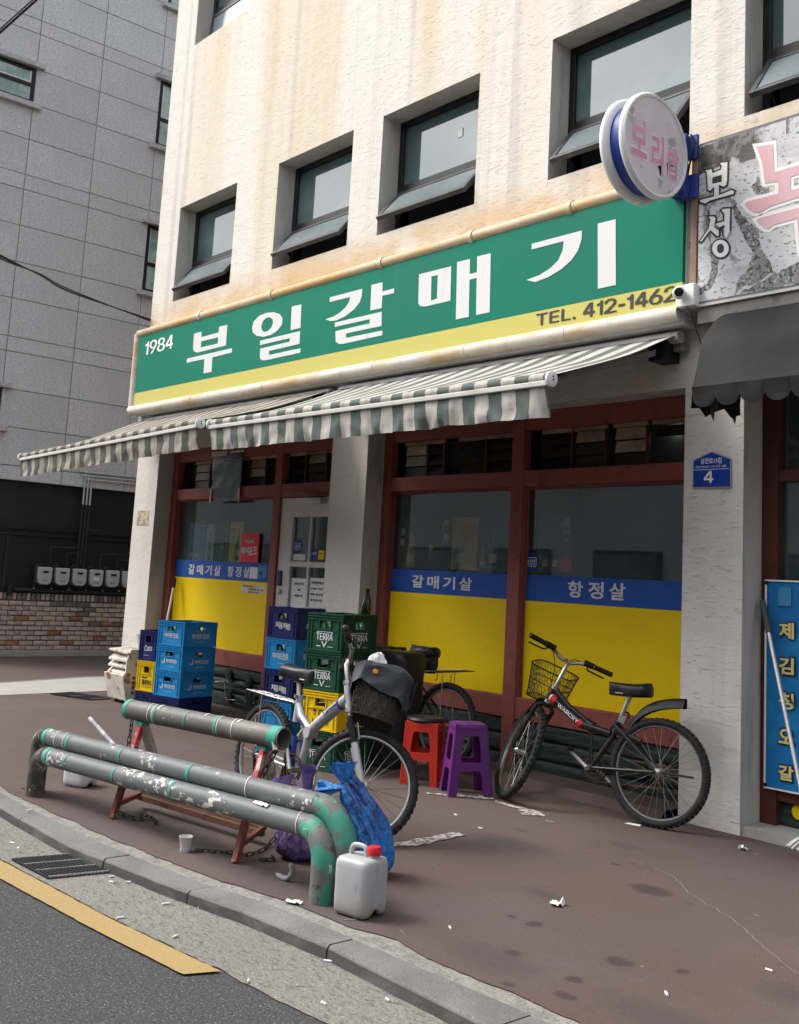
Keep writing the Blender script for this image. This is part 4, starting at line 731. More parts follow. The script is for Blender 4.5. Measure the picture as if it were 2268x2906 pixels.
for x in (-10.70,): b = MB(); b.box(x - .03, x + .03, -.16, -.10, 2.78, 2.93); obj('hanger', b, m_rimwhite, sg, local=False)

# rust-brown post between the two signs and the conduit of the round sign
t = thing('sign_post', 'rust brown flat post between the green sign and the tea field sign', 'post', (-3.61, -.18, 3.0))
b = MB(); b.box(-3.638, -3.594, -.205, -.012, 3.02, 4.02); obj('post', b, m_pole, t, local=False, bevel=.004)
b = MB(); b.box(-3.690, -3.640, -.15, -.012, 3.02, 3.84); obj('side_plate', b, mat('specked_plate', (.60, .59, .57), .6, layers=(((14, 14, 8), 5, .60, .66, (.10, .095, .09), .8),)), t, local=False)

# round double faced sign on brackets
rs = thing('round_sign', 'round white projecting sign with pink lettering and blue band', 'sign', (-3.69, -.61, 3.885))
RX = Matrix.Rotation(radians(90), 3, 'Y')
b = MB(); b.lathe([(.272, -.060), (.272, .060)], (0, 0, 0), 56, RX); obj('blue_band', b, m_bandblue, rs, 60)
for sgn in (1, -1):
    b = MB(); pr = [(.268, sgn * .040), (.298, sgn * .043), (.315, sgn * .056), (.316, sgn * .076), (.303, sgn * .092), (.289, sgn * .088), (.287, sgn * .080)]
    b.lathe(pr, (0, 0, 0), 56, RX); obj('rim', b, m_rimwhite, rs, 50, fix=True)
    b = MB(); b.lathe([(.290, sgn * .0825), (0, sgn * .0845)], (0, 0, 0), 56, RX); obj('face_panel', b, m_lightpanel, rs, 60, fix=True)
def rtext(ch, y0, y1, z0, z1):
    text(ch, m_white, (.0848, y0 - .006, z0 - .006), (0, 1, 0), (0, 0, 1), y1 - y0 + .012, z1 - z0 + .012, rs, .055, thick=.0004, lift=.0003)
    text(ch, m_pinkletter, (.0856, y0, z0), (0, 1, 0), (0, 0, 1), y1 - y0, z1 - z0, rs, .03, thick=.0004, lift=.0003)
rtext('보', -.235, -.085, -.115, .115); rtext('리', -.045, .075, -.165, .075); rtext('밥', .115, .225, -.155, .045)
for z in (.12, -.13):
    b = MB(); b.box(-.075, .05, .30, .46, z - .045, z + .045); obj('bracket', b, m_bracketblue, rs, bevel=.006)
    b = MB(); b.box(-.03, .10, .385, .41, z - .075, z + .075); obj('bracket_plate', b, m_bracketblue, rs)
b = MB(); b.beam((.03, .36, -.2), (.03, .36, .2), .035); obj('bracket_post', b, m_bracketblue, rs)
b = MB(); b.tube(bez([(.06, .38, .2), (.10, .36, .1), (.06, .37, .0), (.02, .40, -.12)], 6), .006, 6); obj('wire', b, m_cable, rs, 60)

# tea field sign of the neighbour
ns = thing('neighbour_sign', 'grey tea field photo sign with outlined and pink Korean lettering', 'sign', (-3.0, -.2, 3.0))
b = MB(); b.box(-3.588, -1.9, -.198, -.012, 3.012, 4.022); obj('sign_box', b, m_joint, ns, local=False)
b = MB(); b.box(-3.585, -1.9, -.2, -.199, 3.03, 4.005); obj('printed_panel', b, m_signgray, ns, local=False)
b = MB(); b.box(-3.588, -1.9, -.208, -.186, 2.998, 3.014); obj('lower_trim', b, m_awn_bar, ns, local=False)
b = MB(); b.box(-3.588, -1.9, -.19, -.012, 2.90, 2.998); obj('under_box', b, mat('dingy_underside', (.19, .185, .175), .8, layers=(((6, 6, 6), 4, .5, .7, (.07, .065, .06), .8),)), ns, local=False)
m_dkprint = mat('dark_tree_print', (.055, .053, .053), .5, layers=(((9, 9, 5), 5, .45, .62, (.20, .195, .19), .8), ((30, 30, 30), 4, .56, .62, (.02, .02, .02), .7)))
m_pathprint = mat('tea_path_print', (.20, .195, .195), .5, layers=(((38, 9, 38), 4, .48, .58, (.045, .043, .042), .9), ((60, 9, 60), 3, .58, .62, (.55, .54, .53), .7)))
def fr_(q, seed, a=.014):
    o = []
    for (p, c) in zip(q, q[1:] + q[:1]):
        n = max(2, int(math.dist(p, c) / .012))
        for k in range(n):
            x, z = lerp(p[0], c[0], k / n), lerp(p[1], c[1], k / n); o.append((x + a * noise.noise((x * 40, z * 40, seed)), z + a * noise.noise((x * 40, z * 40, seed + 7))))
    return o
for q, mm, sd in (([(-3.583, 3.998), (-3.423, 4.003), (-3.215, 4.003), (-3.227, 3.928), (-3.291, 3.926), (-3.312, 3.876), (-3.377, 3.874), (-3.46, 3.84), (-3.583, 3.821)], m_dkprint, 1),
               ([(-3.379, 3.631), (-3.352, 3.619), (-3.308, 3.529), (-3.185, 3.387), (-3.174, 3.288), (-3.117, 3.194), (-3.091, 3.122), (-3.182, 3.086), (-3.292, 3.067), (-3.323, 3.04), (-3.344, 3.04), (-3.303, 3.132), (-3.235, 3.188), (-3.231, 3.275), (-3.285, 3.384), (-3.328, 3.463), (-3.346, 3.537)], m_pathprint, 2),
               ([(-3.527, 3.62), (-3.501, 3.609), (-3.511, 3.525), (-3.492, 3.368), (-3.44, 3.267), (-3.455, 3.17), (-3.504, 3.094), (-3.575, 3.072), (-3.575, 3.113), (-3.521, 3.132), (-3.489, 3.216), (-3.502, 3.299), (-3.518, 3.424), (-3.534, 3.53)], m_pathprint, 3),
               ([(-3.235, 3.665), (-3.203, 3.692), (-3.188, 3.723), (-3.188, 3.668), (-3.12, 3.607), (-3.125, 3.584), (-3.187, 3.604), (-3.219, 3.626)], m_pathprint, 4), ([(-3.292, 3.052), (-3.146, 3.089), (-2.938, 3.159), (-2.852, 3.189), (-2.851, 3.04), (-2.938, 3.035), (-3.146, 3.034), (-3.3, 3.034)], m_pathprint, 5)):
    poly('printed_shape', [fr_(q, sd)], mm, lambda u, v, w: (u, -.2006 + .0006 * w, v), ns, local=False)
for x, z0, z1 in ((-3.385, 3.85, 3.99), (-3.34, 3.87, 4.0), (-3.02, 3.92, 4.0)): poly('printed_trunk', [fr_([(x, z0), (x + .016, z0), (x + .012, z1), (x + .002, z1)], 9, .006)], m_dkprint, lambda u, v, w: (u, -.2009 + .0004 * w, v), ns, local=False)
for n in ('bo', 'seong'):
    poly('lettering_outline', GLY[n][:1] if n == 'bo' else GLY[n][:3], m_gray_ink, lambda u, v, w: (u, -.2015 + .002 * w, v), ns, off=.007, local=False)
    poly('lettering', GLY[n] if n == 'bo' else GLY[n][:2], m_white, lambda u, v, w: (u, -.2035 + .002 * w, v), ns, off=-.004, local=False)
poly('lettering', GLY['seong'][2:], m_white, lambda u, v, w: (u, -.2045 + .002 * w, v), ns, off=-.004, local=False)
poly('lettering_core', [GLY['bo'][1]], m_gray_ink, lambda u, v, w: (u, -.2035 + .001 * w, v), ns, off=.002, local=False)
poly('lettering_core', [GLY['seong'][3]], m_gray_ink, lambda u, v, w: (u, -.2058 + .001 * w, v), ns, off=.004, local=False)
poly('pink_halo', [GLY['nok'][0]], m_white, lambda u, v, w: (u, -.2012 + .0012 * w, v), ns, off=.02, local=False)
poly('pink_halo', [GLY['nok'][1]], m_white, lambda u, v, w: (u, -.2012 + .0012 * w, v), ns, off=.02, local=False)
for q in GLY['nok']: poly('pink_lettering', [q], m_pink, lambda u, v, w: (u, -.2032 + .0015 * w, v), ns, local=False)

# cctv camera
cc = thing('security_camera', 'small white security camera on a square box at the sign corner', 'security camera', (-3.64, -.21, 3.07))
b = MB(); b.box(-.062, .068, -.045, .012, -.068, .068); obj('mount_box', b, m_cctv, cc, bevel=.006)
ax = Vector((.55, -.78, -.16)).normalized(); Rc = ax.to_track_quat('Z', 'Y').to_matrix()
b = MB(); b.lathe([(.0, -.03), (.03, -.028), (.038, -.01), (.038, .035), (.033, .05), (.030, .052)], (-.012, -.082, .008), 20, Rc); hd_ = obj('camera_body', b, m_cctv, cc, 50)
b = MB(); b.lathe([(.027, .0528), (.020, .0545), (0, .056)], (-.012, -.082, .008), 20, Rc); obj('lens', b, m_black, hd_, 60)
b = MB(); b.tube(bez([(.0, -.03, -.066), (.05, -.06, -.10), (.07, -.03, -.2), (.10, .03, -.36)], 6), .004, 6); obj('wire', b, m_cable, cc, 60)

# ================================================================== retractable awnings
def awning(label, x0, x1, yf, zl, zr, seed):
    YB, ZB = -.10, 2.885; ma = m_awn2 if seed == 3 else m_awn
    t = thing('striped_awning', label, 'awning', ((x0 + x1) / 2, YB, ZB), None, 'striped awnings over the shop front')
    zf = lambda x: lerp(zl, zr, (x - x0) / (x1 - x0))
    b = MB(); b.grid(40, 10, lambda u, v: (lerp(x0 + .05, x1 - .05, u), lerp(YB, yf + .02, v), lerp(ZB, zf(lerp(x0, x1, u)) + .045, v) - .034 * sin(pi * v) + .012 * noise.noise((u * 7, v * 2.5, seed)) + .004 * noise.noise((u * 40, v * 4, seed))))
    obj('canopy', b, ma, t, 60, local=False)
    b = MB(); b.tube([(x0, yf, zl + .022), (x1, yf, zr + .022)], .030, 12); obj('fabric_roll', b, ma, t, 60, local=False)
    b = MB(); b.beam((x0, yf - .012, zl - .012), (x1, yf - .012, zr - .012), .045, .030); obj('front_bar', b, m_awn_bar, t, local=False, bevel=.005)
    b = MB(); rn = random.Random(seed); ph = rn.uniform(0, 9)
    def val(u, v):
        x = lerp(x0 + .015, x1 - .015, u); w = .8 * noise.noise((x * 6.5, ph, v * 1.5)) + .7 * noise.noise((x * 15, ph, v * 2)) + .25 * noise.noise((x * 40, ph, v * 5)); fl = 1
        hem = .170 + .012 * noise.noise((x * 3, ph, 5))
        curl = 0
        if u > .97: curl = .03 * (u - .97) / .03
        return (x + .012 * v * noise.noise((x * 5, ph, 8)), yf - .018 + .034 * v * w + .012 * v + curl * v, zf(x) - .020 - hem * v)
    b.grid(170, 6, val); obj('valance', b, ma, t, 60, local=False)
    for x, z, s in ((x0, zl, -1), (x1, zr, 1)):
        b = MB(); b.lathe([(.0, .0), (.042, .0), (.044, .014), (.036, .022), (0, .022)], (x, yf - .004, z + .012), 18, Matrix.Rotation(radians(90 * s), 3, 'Y')); c_ = obj('end_cap', b, m_cctv, t, 50, local=False)
        for dz in (.012, -.006): b = MB(); b.lathe([(.006, 0), (.006, .002), (0, .002)], (x + s * .0225, yf - .004, z + .012 + dz), 8, Matrix.Rotation(radians(90 * s), 3, 'Y')); obj('screw_hole', b, m_black, c_, local=False)
    for x, dx in ((x0 + .16, .10), (x1 - .16, -.10)):
        z1 = zf(x)
        el = (x + dx * 3.2, (YB + yf) / 2 + .05, 2.58)
        b = MB(); b.beam((x, yf + .03, z1 - .012), el, .05, .035); b.beam(el, (x - dx * .2, YB + .02, 2.80), .055, .04); obj('folding_arm', b, m_graterail, t, local=False, bevel=.005)
        b = MB(); b.box(x - .06, x + .06, -.17, -.004, 2.72, 2.86); obj('arm_bracket', b, m_black, t, local=False, bevel=.008)
    b = MB(); b.tube([(x0 + .03, YB, ZB - .02), (x1 - .03, YB, ZB - .02)], .04, 10); obj('roller', b, m_awn_bar, t, 60, local=False)
    b = MB(); b.beam((x0 + .03, -.05, 2.81), (x1 - .03, -.05, 2.81), .05); obj('torsion_bar', b, m_graterail, t, local=False)
    return t
awning('striped awning with brown stained valance over the left bay and corner', -10.80, -7.265, -1.37, 2.315, 2.405, 3)
awning('green and white striped awning with pale stripes over the right bay', -7.185, -3.735, -1.31, 2.395, 2.385, 8)
# charcoal barrel awning of the neighbour
da = thing('barrel_awning', 'charcoal barrel awning with scalloped torn edge under the grey sign', 'awning', (-2.9, 0, 2.9))
PF = [(-.02, 2.985), (-.10, 2.965), (-.20, 2.925), (-.285, 2.875), (-.365, 2.795), (-.43, 2.70), (-.465, 2.58), (-.495, 2.475), (-.505, 2.445)]
b = MB(); xs = [-3.40 + .05 * i for i in range(31)]
b.grid(30, len(PF) * 3 - 3, lambda u, v: (lambda q, x: (x, q[0] + .010 * noise.noise((x * 3, q[1] * 4, 0)), q[1] + .006 * noise.noise((x * 4, q[1] * 3, 4))))(bez([(p[0], p[1], 0) for p in PF], 3)[min(int(round(v * (len(PF) * 3 - 3))), len(PF) * 3 - 3)], lerp(-3.40, -1.9, u)))
obj('canopy', b, m_awn_dark, da, 60, local=False)
b = MB(); b.add([(-3.40, p[0], p[1]) for p in PF] + [(-3.40, -.02, 2.445)], [tuple(range(len(PF) + 1))]); obj('end_panel', b, m_awn_dark, da, local=False)
b = MB()
def scal(u, v):
    x = lerp(-3.405, -1.9, u); q = ((x + 3.405) / .148) % 1; k = int((x + 3.405) / .148)
    d = .055 + .062 * math.sqrt(max(0, 1 - (2 * q - 1) ** 2)); d += .01 * noise.noise((x * 3, 4, 0))
    return (x, -.512 - .008 * noise.noise((x * 9, v, 2)) + .012 * v, 2.448 - d * v)
b.grid(240, 4, scal); obj('scalloped_valance', b, m_awn_dark, da, 60, local=False)
b = MB(); b.add([(-3.405, -.50, 2.445), (-3.405, -.02, 2.445), (-3.40, -.02, 2.36), (-3.40, -.12, 2.33), (-3.395, -.20, 2.37), (-3.40, -.30, 2.335), (-3.405, -.37, 2.30), (-3.40, -.44, 2.34), (-3.41, -.505, 2.33)], [tuple(range(9))])
obj('torn_side_flap', b, m_awn_dark, da, local=False)
for x, y in ((-3.33, -.45), (-3.29, -.30)):
    b = MB(); b.add([(x, y, 2.40), (x + .07, y - .01, 2.40), (x + .06, y - .015, 2.30), (x + .045, y - .01, 2.325), (x + .03, y, 2.255), (x + .008, y, 2.30)], [(0, 1, 2, 3, 4, 5)]); obj('torn_strip', b, m_awn_dark, da, local=False)

# address plate
ap = thing('address_plate', 'blue house number plate reading 4 on the white pillar', 'house number plate', (-3.596, -.004, 1.95))
P5 = [(-.125, -.003), (.128, -.006), (.124, .157), (.0, .205), (-.124, .157)]
poly('plate_edge', [P5], m_alu, lambda u, v, w: (u, -.002 + .006 * w, v), ap, off=.006)
poly('plate_face', [P5], m_platebl, lambda u, v, w: (u, -.007 + .003 * w, v), ap, off=-.002)
text('삼전로13길', m_white, (-.072, -.009, .135), (1, 0, 0), (0, 0, 1), .142, .034, ap, .01)
text('Samjeon-ro 13-gil', m_white, (-.106, -.009, .108), (1, 0, 0), (0, 0, 1), .208, .018, ap, .01)
b = MB(); b.box(-.118, .118, -.0105, -.0085, .099, .102); obj('divider', b, m_white, ap)
digits('4', m_white, (-.048, -.009, .02), .072, .070, ap)

# blue menu banner at the right edge
bn = thing('menu_banner', 'blue vertical menu banner with yellow Korean lettering at the right edge', 'banner', (-3.0, .19, .25))
b = MB(); b.grid(10, 12, lambda u, v: (lerp(-3.350, -2.45, u), .188 + .006 * noise.noise((u * 4, v * 3, 1)), lerp(.250, 1.418, v))); obj('banner_sheet', b, m_banner, bn, 60, local=False)
for a in ((-3.352, -3.341, .25, 1.418), (-3.341, -2.45, 1.409, 1.418), (-3.341, -2.45, .25, .259)): b = MB(); b.box(a[0], a[1], .178, .182, a[2], a[3]); obj('white_hem', b, m_white, bn, local=False)
for x, z in ((-3.342, 1.40), (-3.342, .268)): b = MB(); b.lathe([(0, .004), (.009, .003), (.012, 0)], (x, .178, z), 10, Matrix.Rotation(radians(90), 3, 'X')); obj('grommet', b, m_black, bn, local=False)
for ch, z0, z1 in (('제', 1.088, 1.180), ('김', .892, .985), ('청', .700, .790), ('오', .510, .592), ('갈', .312, .393)):
    x0, x1 = (-3.262, -3.170)
    text(ch, m_navyink, (x0 - .008, .180, z0 - .008), (1, 0, 0), (0, 0, 1), x1 - x0 + .016, z1 - z0 + .016, bn, .075, local=False, lift=.0)
    text(ch, m_banneryel, (x0, .178, z0), (1, 0, 0), (0, 0, 1), x1 - x0, z1 - z0, bn, .03, local=False, lift=.001)
for ch, z0 in (('육', 1.09), ('치', .89), ('국', .70), ('징', .51), ('비', .312)):
    text(ch, m_navyink, (-3.143, .180, z0 - .008), (1, 0, 0), (0, 0, 1), .108, .106, bn, .075, local=False, lift=.0)
    text(ch, m_banneryel, (-3.135, .178, z0), (1, 0, 0), (0, 0, 1), .092, .09, bn, .03, local=False, lift=.001)
b = MB(); b.box(-3.268, -3.19, .1795, .1815, 1.272, 1.376); obj('patch', b, mat('faded_patch', (.05, .23, .40), .6), bn, local=False)

# mop leaning beside the banner
mp = thing('mop', 'mop with steel pole and grey grip leaning by the blue banner', 'mop', (-2.92, -.2, .05))
a_, c_ = Vector((-3.352, .150, 1.295)), Vector((-2.885, -.165, .12))
b = MB(); b.tube([lerp(a_, c_, .14), c_], .0115, 10); obj('pole', b, m_alu, mp, 60, local=False)
b = MB(); b.tube([a_, lerp(a_, c_, .15)], [.017, .0175], 10); obj('grip', b, mat('grey_grip', (.06, .062, .07), .6), mp, 60, local=False)
b = MB(); b.lathe([(.02, .14), (.05, .10), (.06, .02), (0.0, .0)], (-2.885, -.165, .09), 12); obj('socket', b, mat('mop_green', (.10, .20, .17), .6), mp, 60, local=False)
b = MB(); rm = random.Random(5)
for k in range(46):
    a = rm.uniform(0, 2 * pi); L = rm.uniform(.06, .12); b.tube(bez([(-2.885, -.165, .12), (-2.885 + .06 * cos(a), -.165 + .06 * sin(a), .10), (-2.885 + L * cos(a), -.165 + L * sin(a), .062)], 3), .007, 5)
o = obj('mop_strand', b, m_mop, mp, 60, local=False); o['kind'] = 'stuff'
# broom pole leaning at the left column
br = thing('broom_pole', 'white pole with black grip leaning behind the light blue crates', 'broom', (-10.1, -.1, 0))
b = MB(); b.tube([(-10.214, .16, 1.10), (-10.06, -.06, .02)], .012, 10); obj('pole', b, m_rimwhite, br, 60, local=False)
b = MB(); b.tube([(-10.225, .175, 1.185), (-10.213, .16, 1.08)], .016, 10); obj('grip', b, m_black, br, 60, local=False)
b = MB(); b.box(-10.2, -9.95, -.10, -.05, 0, .06); obj('broom_head', b, m_black, br, local=False)
# peeled sticker on the left column
t = thing('peeled_sticker', 'brown peeled paper remnant on the left white column', 'sticker', (-10.74, -.003, 1.72)); b = MB(); b.box(-10.86, -10.60, -.003, -.001, 1.735, 1.895)
obj('paper_remnant', b, mat('peeled_paper', (.50, .43, .34), .9, layers=(((9, 9, 9), 5, .45, .55, (.30, .21, .14), .9), ((12, 5, 12), 5, .6, .66, (.10, .07, .05), .9))), t, local=False)
# bent steel rods stuck on the skirting
t = thing('bent_rod', 'thin bent steel rod in front of the dark green skirting', 'rod', (-9.0, .1, .1))
b = MB(); b.tube(bez([(-9.14, .10, .225), (-9.0, .10, .240), (-8.965, .10, .21), (-8.935, .10, .10), (-8.91, .10, .085), (-8.77, .10, .095)], 4), .006, 6); obj('rod', b, m_alu, t, 60, local=False)
# overhead cables
t = thing('overhead_cable', 'thick black overhead cable pair across the top left corner', 'cable', (-6.8, -3.3, 4.7))
for d in (0, .022):
    b = MB(); b.tube([(-7.2 - d, -3.70, 4.22 + d), (-6.805 - d, -3.349, 4.702 + d), (-6.632 - d, -3.195, 4.929 + d), (-6.0 - d, -2.65, 5.70 + d)], .009, 8); obj('strand', b, m_cable, t, 60, local=False)
t = thing('overhead_cable', 'sagging black cable bundle reaching the building corner at the left', 'cable', (-9, -2, 3.8))
for d, s in ((0, .0), (.02, .03), (.035, .05)):
    P_ = [(-6.6, -3.78, 3.30), (-7.895, -2.815, 3.514), (-9.157, -2.025, 3.817 - s * .8), (-10.05, -1.35, 3.97 - s), (-11.02, .02, 4.075)]
    b = MB(); b.tube(bez([(p[0] + d, p[1], p[2] + d * .4) for p in P_], 8), .006, 6); obj('strand', b, m_cable, t, 60, local=False)
# lit bulb seen through the right transom
t = thing('lamp', 'small lit lamp glowing behind the right transom slats', 'lamp', (-4.09, .33, 2.37)); b = MB(); b.lathe([(0, -.018), (.016, -.01), (.016, .01), (0, .018)], (0, 0, 0), 12); obj('bulb', b, m_lamp, t, 60)
# ================================================================== bottle crates
def crate_mesh(key, w, d, h):
    b = MB(); t = .012
    def face(o, ux, L, side):
        """one wall from o along ux (length L), outward normal nn; ribs, posts and hand hole"""
        o, ux = Vector(o), Vector(ux); nn = ux.cross(Vector((0, 0, 1)))
        def bx(u0, u1, z0, z1, n0, n1):
            b.add([o + ux * u + Vector((0, 0, z)) + nn * n for z in (z0, z1) for u, n in ((u0, n1), (u1, n1), (u1, n0), (u0, n0))],
                  [(0, 3, 2, 1), (4, 5, 6, 7), (0, 1, 5, 4), (1, 2, 6, 5), (2, 3, 7, 6), (3, 0, 4, 7)])
        hw, hz0, hz1 = min(.10, L * .30), h * .60, h * .80; c = L / 2
        bx(.004, c - hw / 2, 0.006, h - .002, -.018, -.008); bx(c + hw / 2, L - .004, 0.006, h - .002, -.018, -.008)
        bx(c - hw / 2, c + hw / 2, .006, hz0, -.018, -.008); bx(c - hw / 2, c + hw / 2, hz1, h - .002, -.018, -.008)
        for z in (h - .008, h - .026, h - .044): bx(0, L, z - .004, z + .004, -.009, .001)          # rim flanges
        bx(0, L, .0, .012, -.009, -.001)
        n = max(4, int(L / .05))
        for k in range(n + 1): u = .008 + (L - .016) * k / n; bx(u - .003, u + .003, h - .044, h - .008, -.0085, -.003)
        for u in (.012, .040, L - .040, L - .012): bx(u - .006, u + .006, .012, h - .048, -.0085, -.001)  # corner ribs
        bx(.048, L - .048, hz0 - .016, hz0 - .010, -.0085, -.002); bx(c - hw / 2 - .008, c - hw / 2, hz0 - .01, hz1 + .006, -.0085, -.001); bx(c + hw / 2, c + hw / 2 + .008, hz0 - .01, hz1 + .006, -.0085, -.001)
        bx(c - hw / 2 - .008, c + hw / 2 + .008, hz0 - .008, hz0, -.0085, -.001)
    face((-w / 2, -d / 2, 0), (1, 0, 0), w, 0); face((w / 2, -d / 2, 0), (0, 1, 0), d, 1); face((w / 2, d / 2, 0), (-1, 0, 0), w, 2); face((-w / 2, d / 2, 0), (0, -1, 0), d, 3)
    b.box(-w / 2 + .01, w / 2 - .01, -d / 2 + .01, d / 2 - .01, .006, .014)
    for k in range(1, 4):                                   # bottle dividers
        x = -w / 2 + w * k / 4; b.box(x - .002, x + .002, -d / 2 + .018, d / 2 - .018, .014, h * .5)
    for k in range(1, 5):
        y = -d / 2 + d * k / 5; b.box(-w / 2 + .018, w / 2 - .018, y - .002, y + .002, .0145, h * .495)
    return b
CRM = {}; CT = {}
m_cr = {'navy': mat('crate_navy', (.012, .018, .105), .45, layers=(((5, 5, 5), 4, .5, .72, (.025, .032, .13), .7),)), 'blue': mat('crate_light_blue', (.010, .215, .50), .45, layers=(((5, 5, 5), 4, .5, .72, (.03, .24, .50), .7), ((30, 30, 30), 3, .66, .72, (.02, .10, .2), .5))),
        'yellow': mat('crate_yellow', (.66, .44, .006), .45, layers=(((5, 5, 5), 4, .5, .72, (.56, .37, .015), .7), ((30, 30, 30), 3, .66, .72, (.2, .14, .02), .5))), 'green': mat('crate_green', (.008, .055, .030), .45, layers=(((5, 5, 5), 4, .5, .72, (.016, .075, .042), .7),))}
m_crprint = mat('crate_print', (.60, .62, .63), .6); m_crink = mat('crate_ink', (.035, .03, .02), .6)
def crate(label, col, N, ang, z, w, d, h, print_, grp):
    a = radians(ang); c = Vector((N[0], N[1], z)) + Rz(a) @ Vector((-w / 2, d / 2, 0))
    t = thing('bottle_crate', label, 'crate', c, Rz(a), grp)
    k = (col, w, d, h)
    if k not in CRM: CRM[k] = crate_mesh(k, w, d, h).mesh('crate_shell', m_cr[col])
    link('crate_shell', CRM[k], t)
    for (o, ux, L) in (((-w / 2, -d / 2), (1, 0, 0), w), ((w / 2, -d / 2), (0, 1, 0), d)):
        ux = Vector(ux); nn = ux.cross(Vector((0, 0, 1))); P = lambda u, z_: Vector((o[0], o[1], z_)) + ux * u - nn * .0075
        front = L == w and ux.x > .5
        if print_ == 'TERRA':
            text('TERRA', m_crprint, P(L * .27, h * .29), ux, (0, 0, 1), L * .46, h * .18, t, .04)
            for tri in ([(.28, .50), (.72, .50), (.72, .515), (.28, .515)], [(.28, .47), (.30, .47), (.30, .515), (.28, .515)], [(.70, .47), (.72, .47), (.72, .515), (.70, .515)], [(.42, .26), (.45, .26), (.50, .15), (.50, .10)], [(.58, .26), (.55, .26), (.50, .15), (.50, .10)], [(.60, .12), (.74, .12), (.74, .13), (.60, .13)], [(.28, .12), (.40, .12), (.40, .14), (.28, .14)]):
                me = MB(); me.prism([(L * p[0], h * p[1]) for p in tri], lambda u, v: P(u, v) + nn * .0026, lambda u, v: P(u, v) + nn * .001); obj('printed_line', me, m_crprint, t)
        elif print_ == 'hite':
            lg = not (z > .5 and N[0] < -8) and N[0] < -8
            text('하이트진로', m_crprint, P(L * (.40 if lg else .24), h * .32), ux, (0, 0, 1), L * (.40 if lg else .54), h * (.17 if lg else .22), t, .02)
            if lg:
                text('J', m_crprint, P(L * .24, h * .29), ux, (0, 0, 1), L * .10, h * .22, t, .10)
            me = MB(); me.prism([(L * .42, h * .185), (L * .68, h * .185), (L * .68, h * .195), (L * .42, h * .195)], lambda u, v: P(u, v) + nn * .0026, lambda u, v: P(u, v) + nn * .001); obj('printed_line', me, m_crprint, t)
        elif print_ == 'soju':
            for q, ch in enumerate('처음처럼'): text(ch, m_crprint, P(L * (.27 + .125 * q), h * (.30 + .02 * (q == 0) - .02 * (q == 3))), ux, (0, 0, 1), L * .12, h * .20, t, .02)
        elif print_ == 'Cass':
            text('Cass', m_crprint, P(L * .30, h * .30), Vector(ux) + Vector((0, 0, .08)), (0, 0, 1), L * .38, h * .19, t, .06)
            me = MB(); me.prism([(L * .26, h * .16), (L * .56, h * .16), (L * .56, h * .17), (L * .26, h * .17)], lambda u, v: P(u, v) + nn * .0026, lambda u, v: P(u, v) + nn * .001); obj('printed_line', me, m_crprint, t)
        elif print_ == 'Kloud':
            text('Kloud', m_crink, P(L * .30, h * .42), ux, (0, 0, 1), L * .24, h * .07, t, .03)
            text('클라우드', m_crink, P(L * .30, h * .20), ux, (0, 0, 1), L * .50, h * .18, t, .025)
            me = MB(); me.prism([(L * .32, h * .14), (L * .78, h * .14), (L * .78, h * .15), (L * .32, h * .15)], lambda u, v: P(u, v) + nn * .0026, lambda u, v: P(u, v) + nn * .001); obj('printed_line', me, m_crink, t)
        elif print_ == 'NOVA':
            text('♛', m_crink, P(L * .30, h * .38), ux, (0, 0, 1), L * .10, h * .14, t, .02)
            text('OB' if front else 'OB', m_crink, P(L * .46, h * .36), ux, (0, 0, 1), L * .26, h * .16, t, .03)
            text('LAGER', m_crink, P(L * .30, h * .16), ux, (0, 0, 1), L * .44, h * .12, t, .02)
    return t
GL, GB, GC, GD = 'crates stacked beside the cabinet', 'light blue crate stack', 'crates stacked in front of the door', 'green and yellow crate stack'
NA = (-8.985, -.635)
crate('low navy crate on the ground under the yellow crate, beside the rusted cabinet', 'navy', NA, 12, 0, .27, .36, .155, '', GL)
crate('yellow crate with black Korean print, between two navy crates beside the cabinet', 'yellow', NA, 12, .157, .27, .36, .275, 'Kloud', GL)
crate('navy crate with white Cass print on top of the yellow crate', 'navy', NA, 12, .434, .27, .36, .275, 'Cass', GL)
NBx = (-8.563, -.615)
crate('low navy crate at the very bottom of the light blue stack', 'navy', NBx, 13, 0, .35, .41, .152, '', GB)
crate('light blue crate with logo, lowest of the three light blue ones in the left stack', 'blue', NBx, 13, .154, .35, .41, .220, 'hite', GB)
crate('light blue crate with logo, middle of the three light blue ones in the left stack', 'blue', NBx, 13, .376, .35, .41, .220, 'hite', GB)
crate('topmost light blue crate of the left stack, green bottles inside', 'blue', NBx, 13, .598, .35, .41, .222, 'hite', GB)
NC = (-7.27, -.32)
crate('light blue crate at the bottom of the door stack, behind the silver bicycle', 'blue', NC, 8, 0, .36, .42, .254, '', GC)
crate('navy crate with white script, just above the bottom crate of the door stack', 'navy', NC, 8, .256, .36, .42, .254, 'soju', GC)
crate('light blue crate with white Korean name, second from the top of the door stack', 'blue', NC, 8, .512, .36, .42, .254, 'hite', GC)
crate('topmost navy crate of the door stack, white script on its side', 'navy', NC, 8, .768, .36, .42, .254, 'soju', GC)
b = MB(); b.box(-7.52, -7.36, -.22, .02, 1.0215, 1.0265); o = tag(obj('cardboard_sheet', b, m_paper), 'grey sheet lying on the topmost navy crate by the door', 'sheet')
ND = (-5.79, -1.00)
crate('dark green crate at the bottom of its stack, seen through the silver bicycle wheel', 'green', ND, 12, 0, .32, .385, .262, 'TERRA', GD)
crate('yellow crate between the green crates, behind the silver bicycle frame', 'yellow', ND, 12, .264, .32, .385, .260, 'NOVA', GD)
crate('dark green TERRA crate directly on the yellow crate', 'green', ND, 12, .526, .32, .385, .260, 'TERRA', GD)
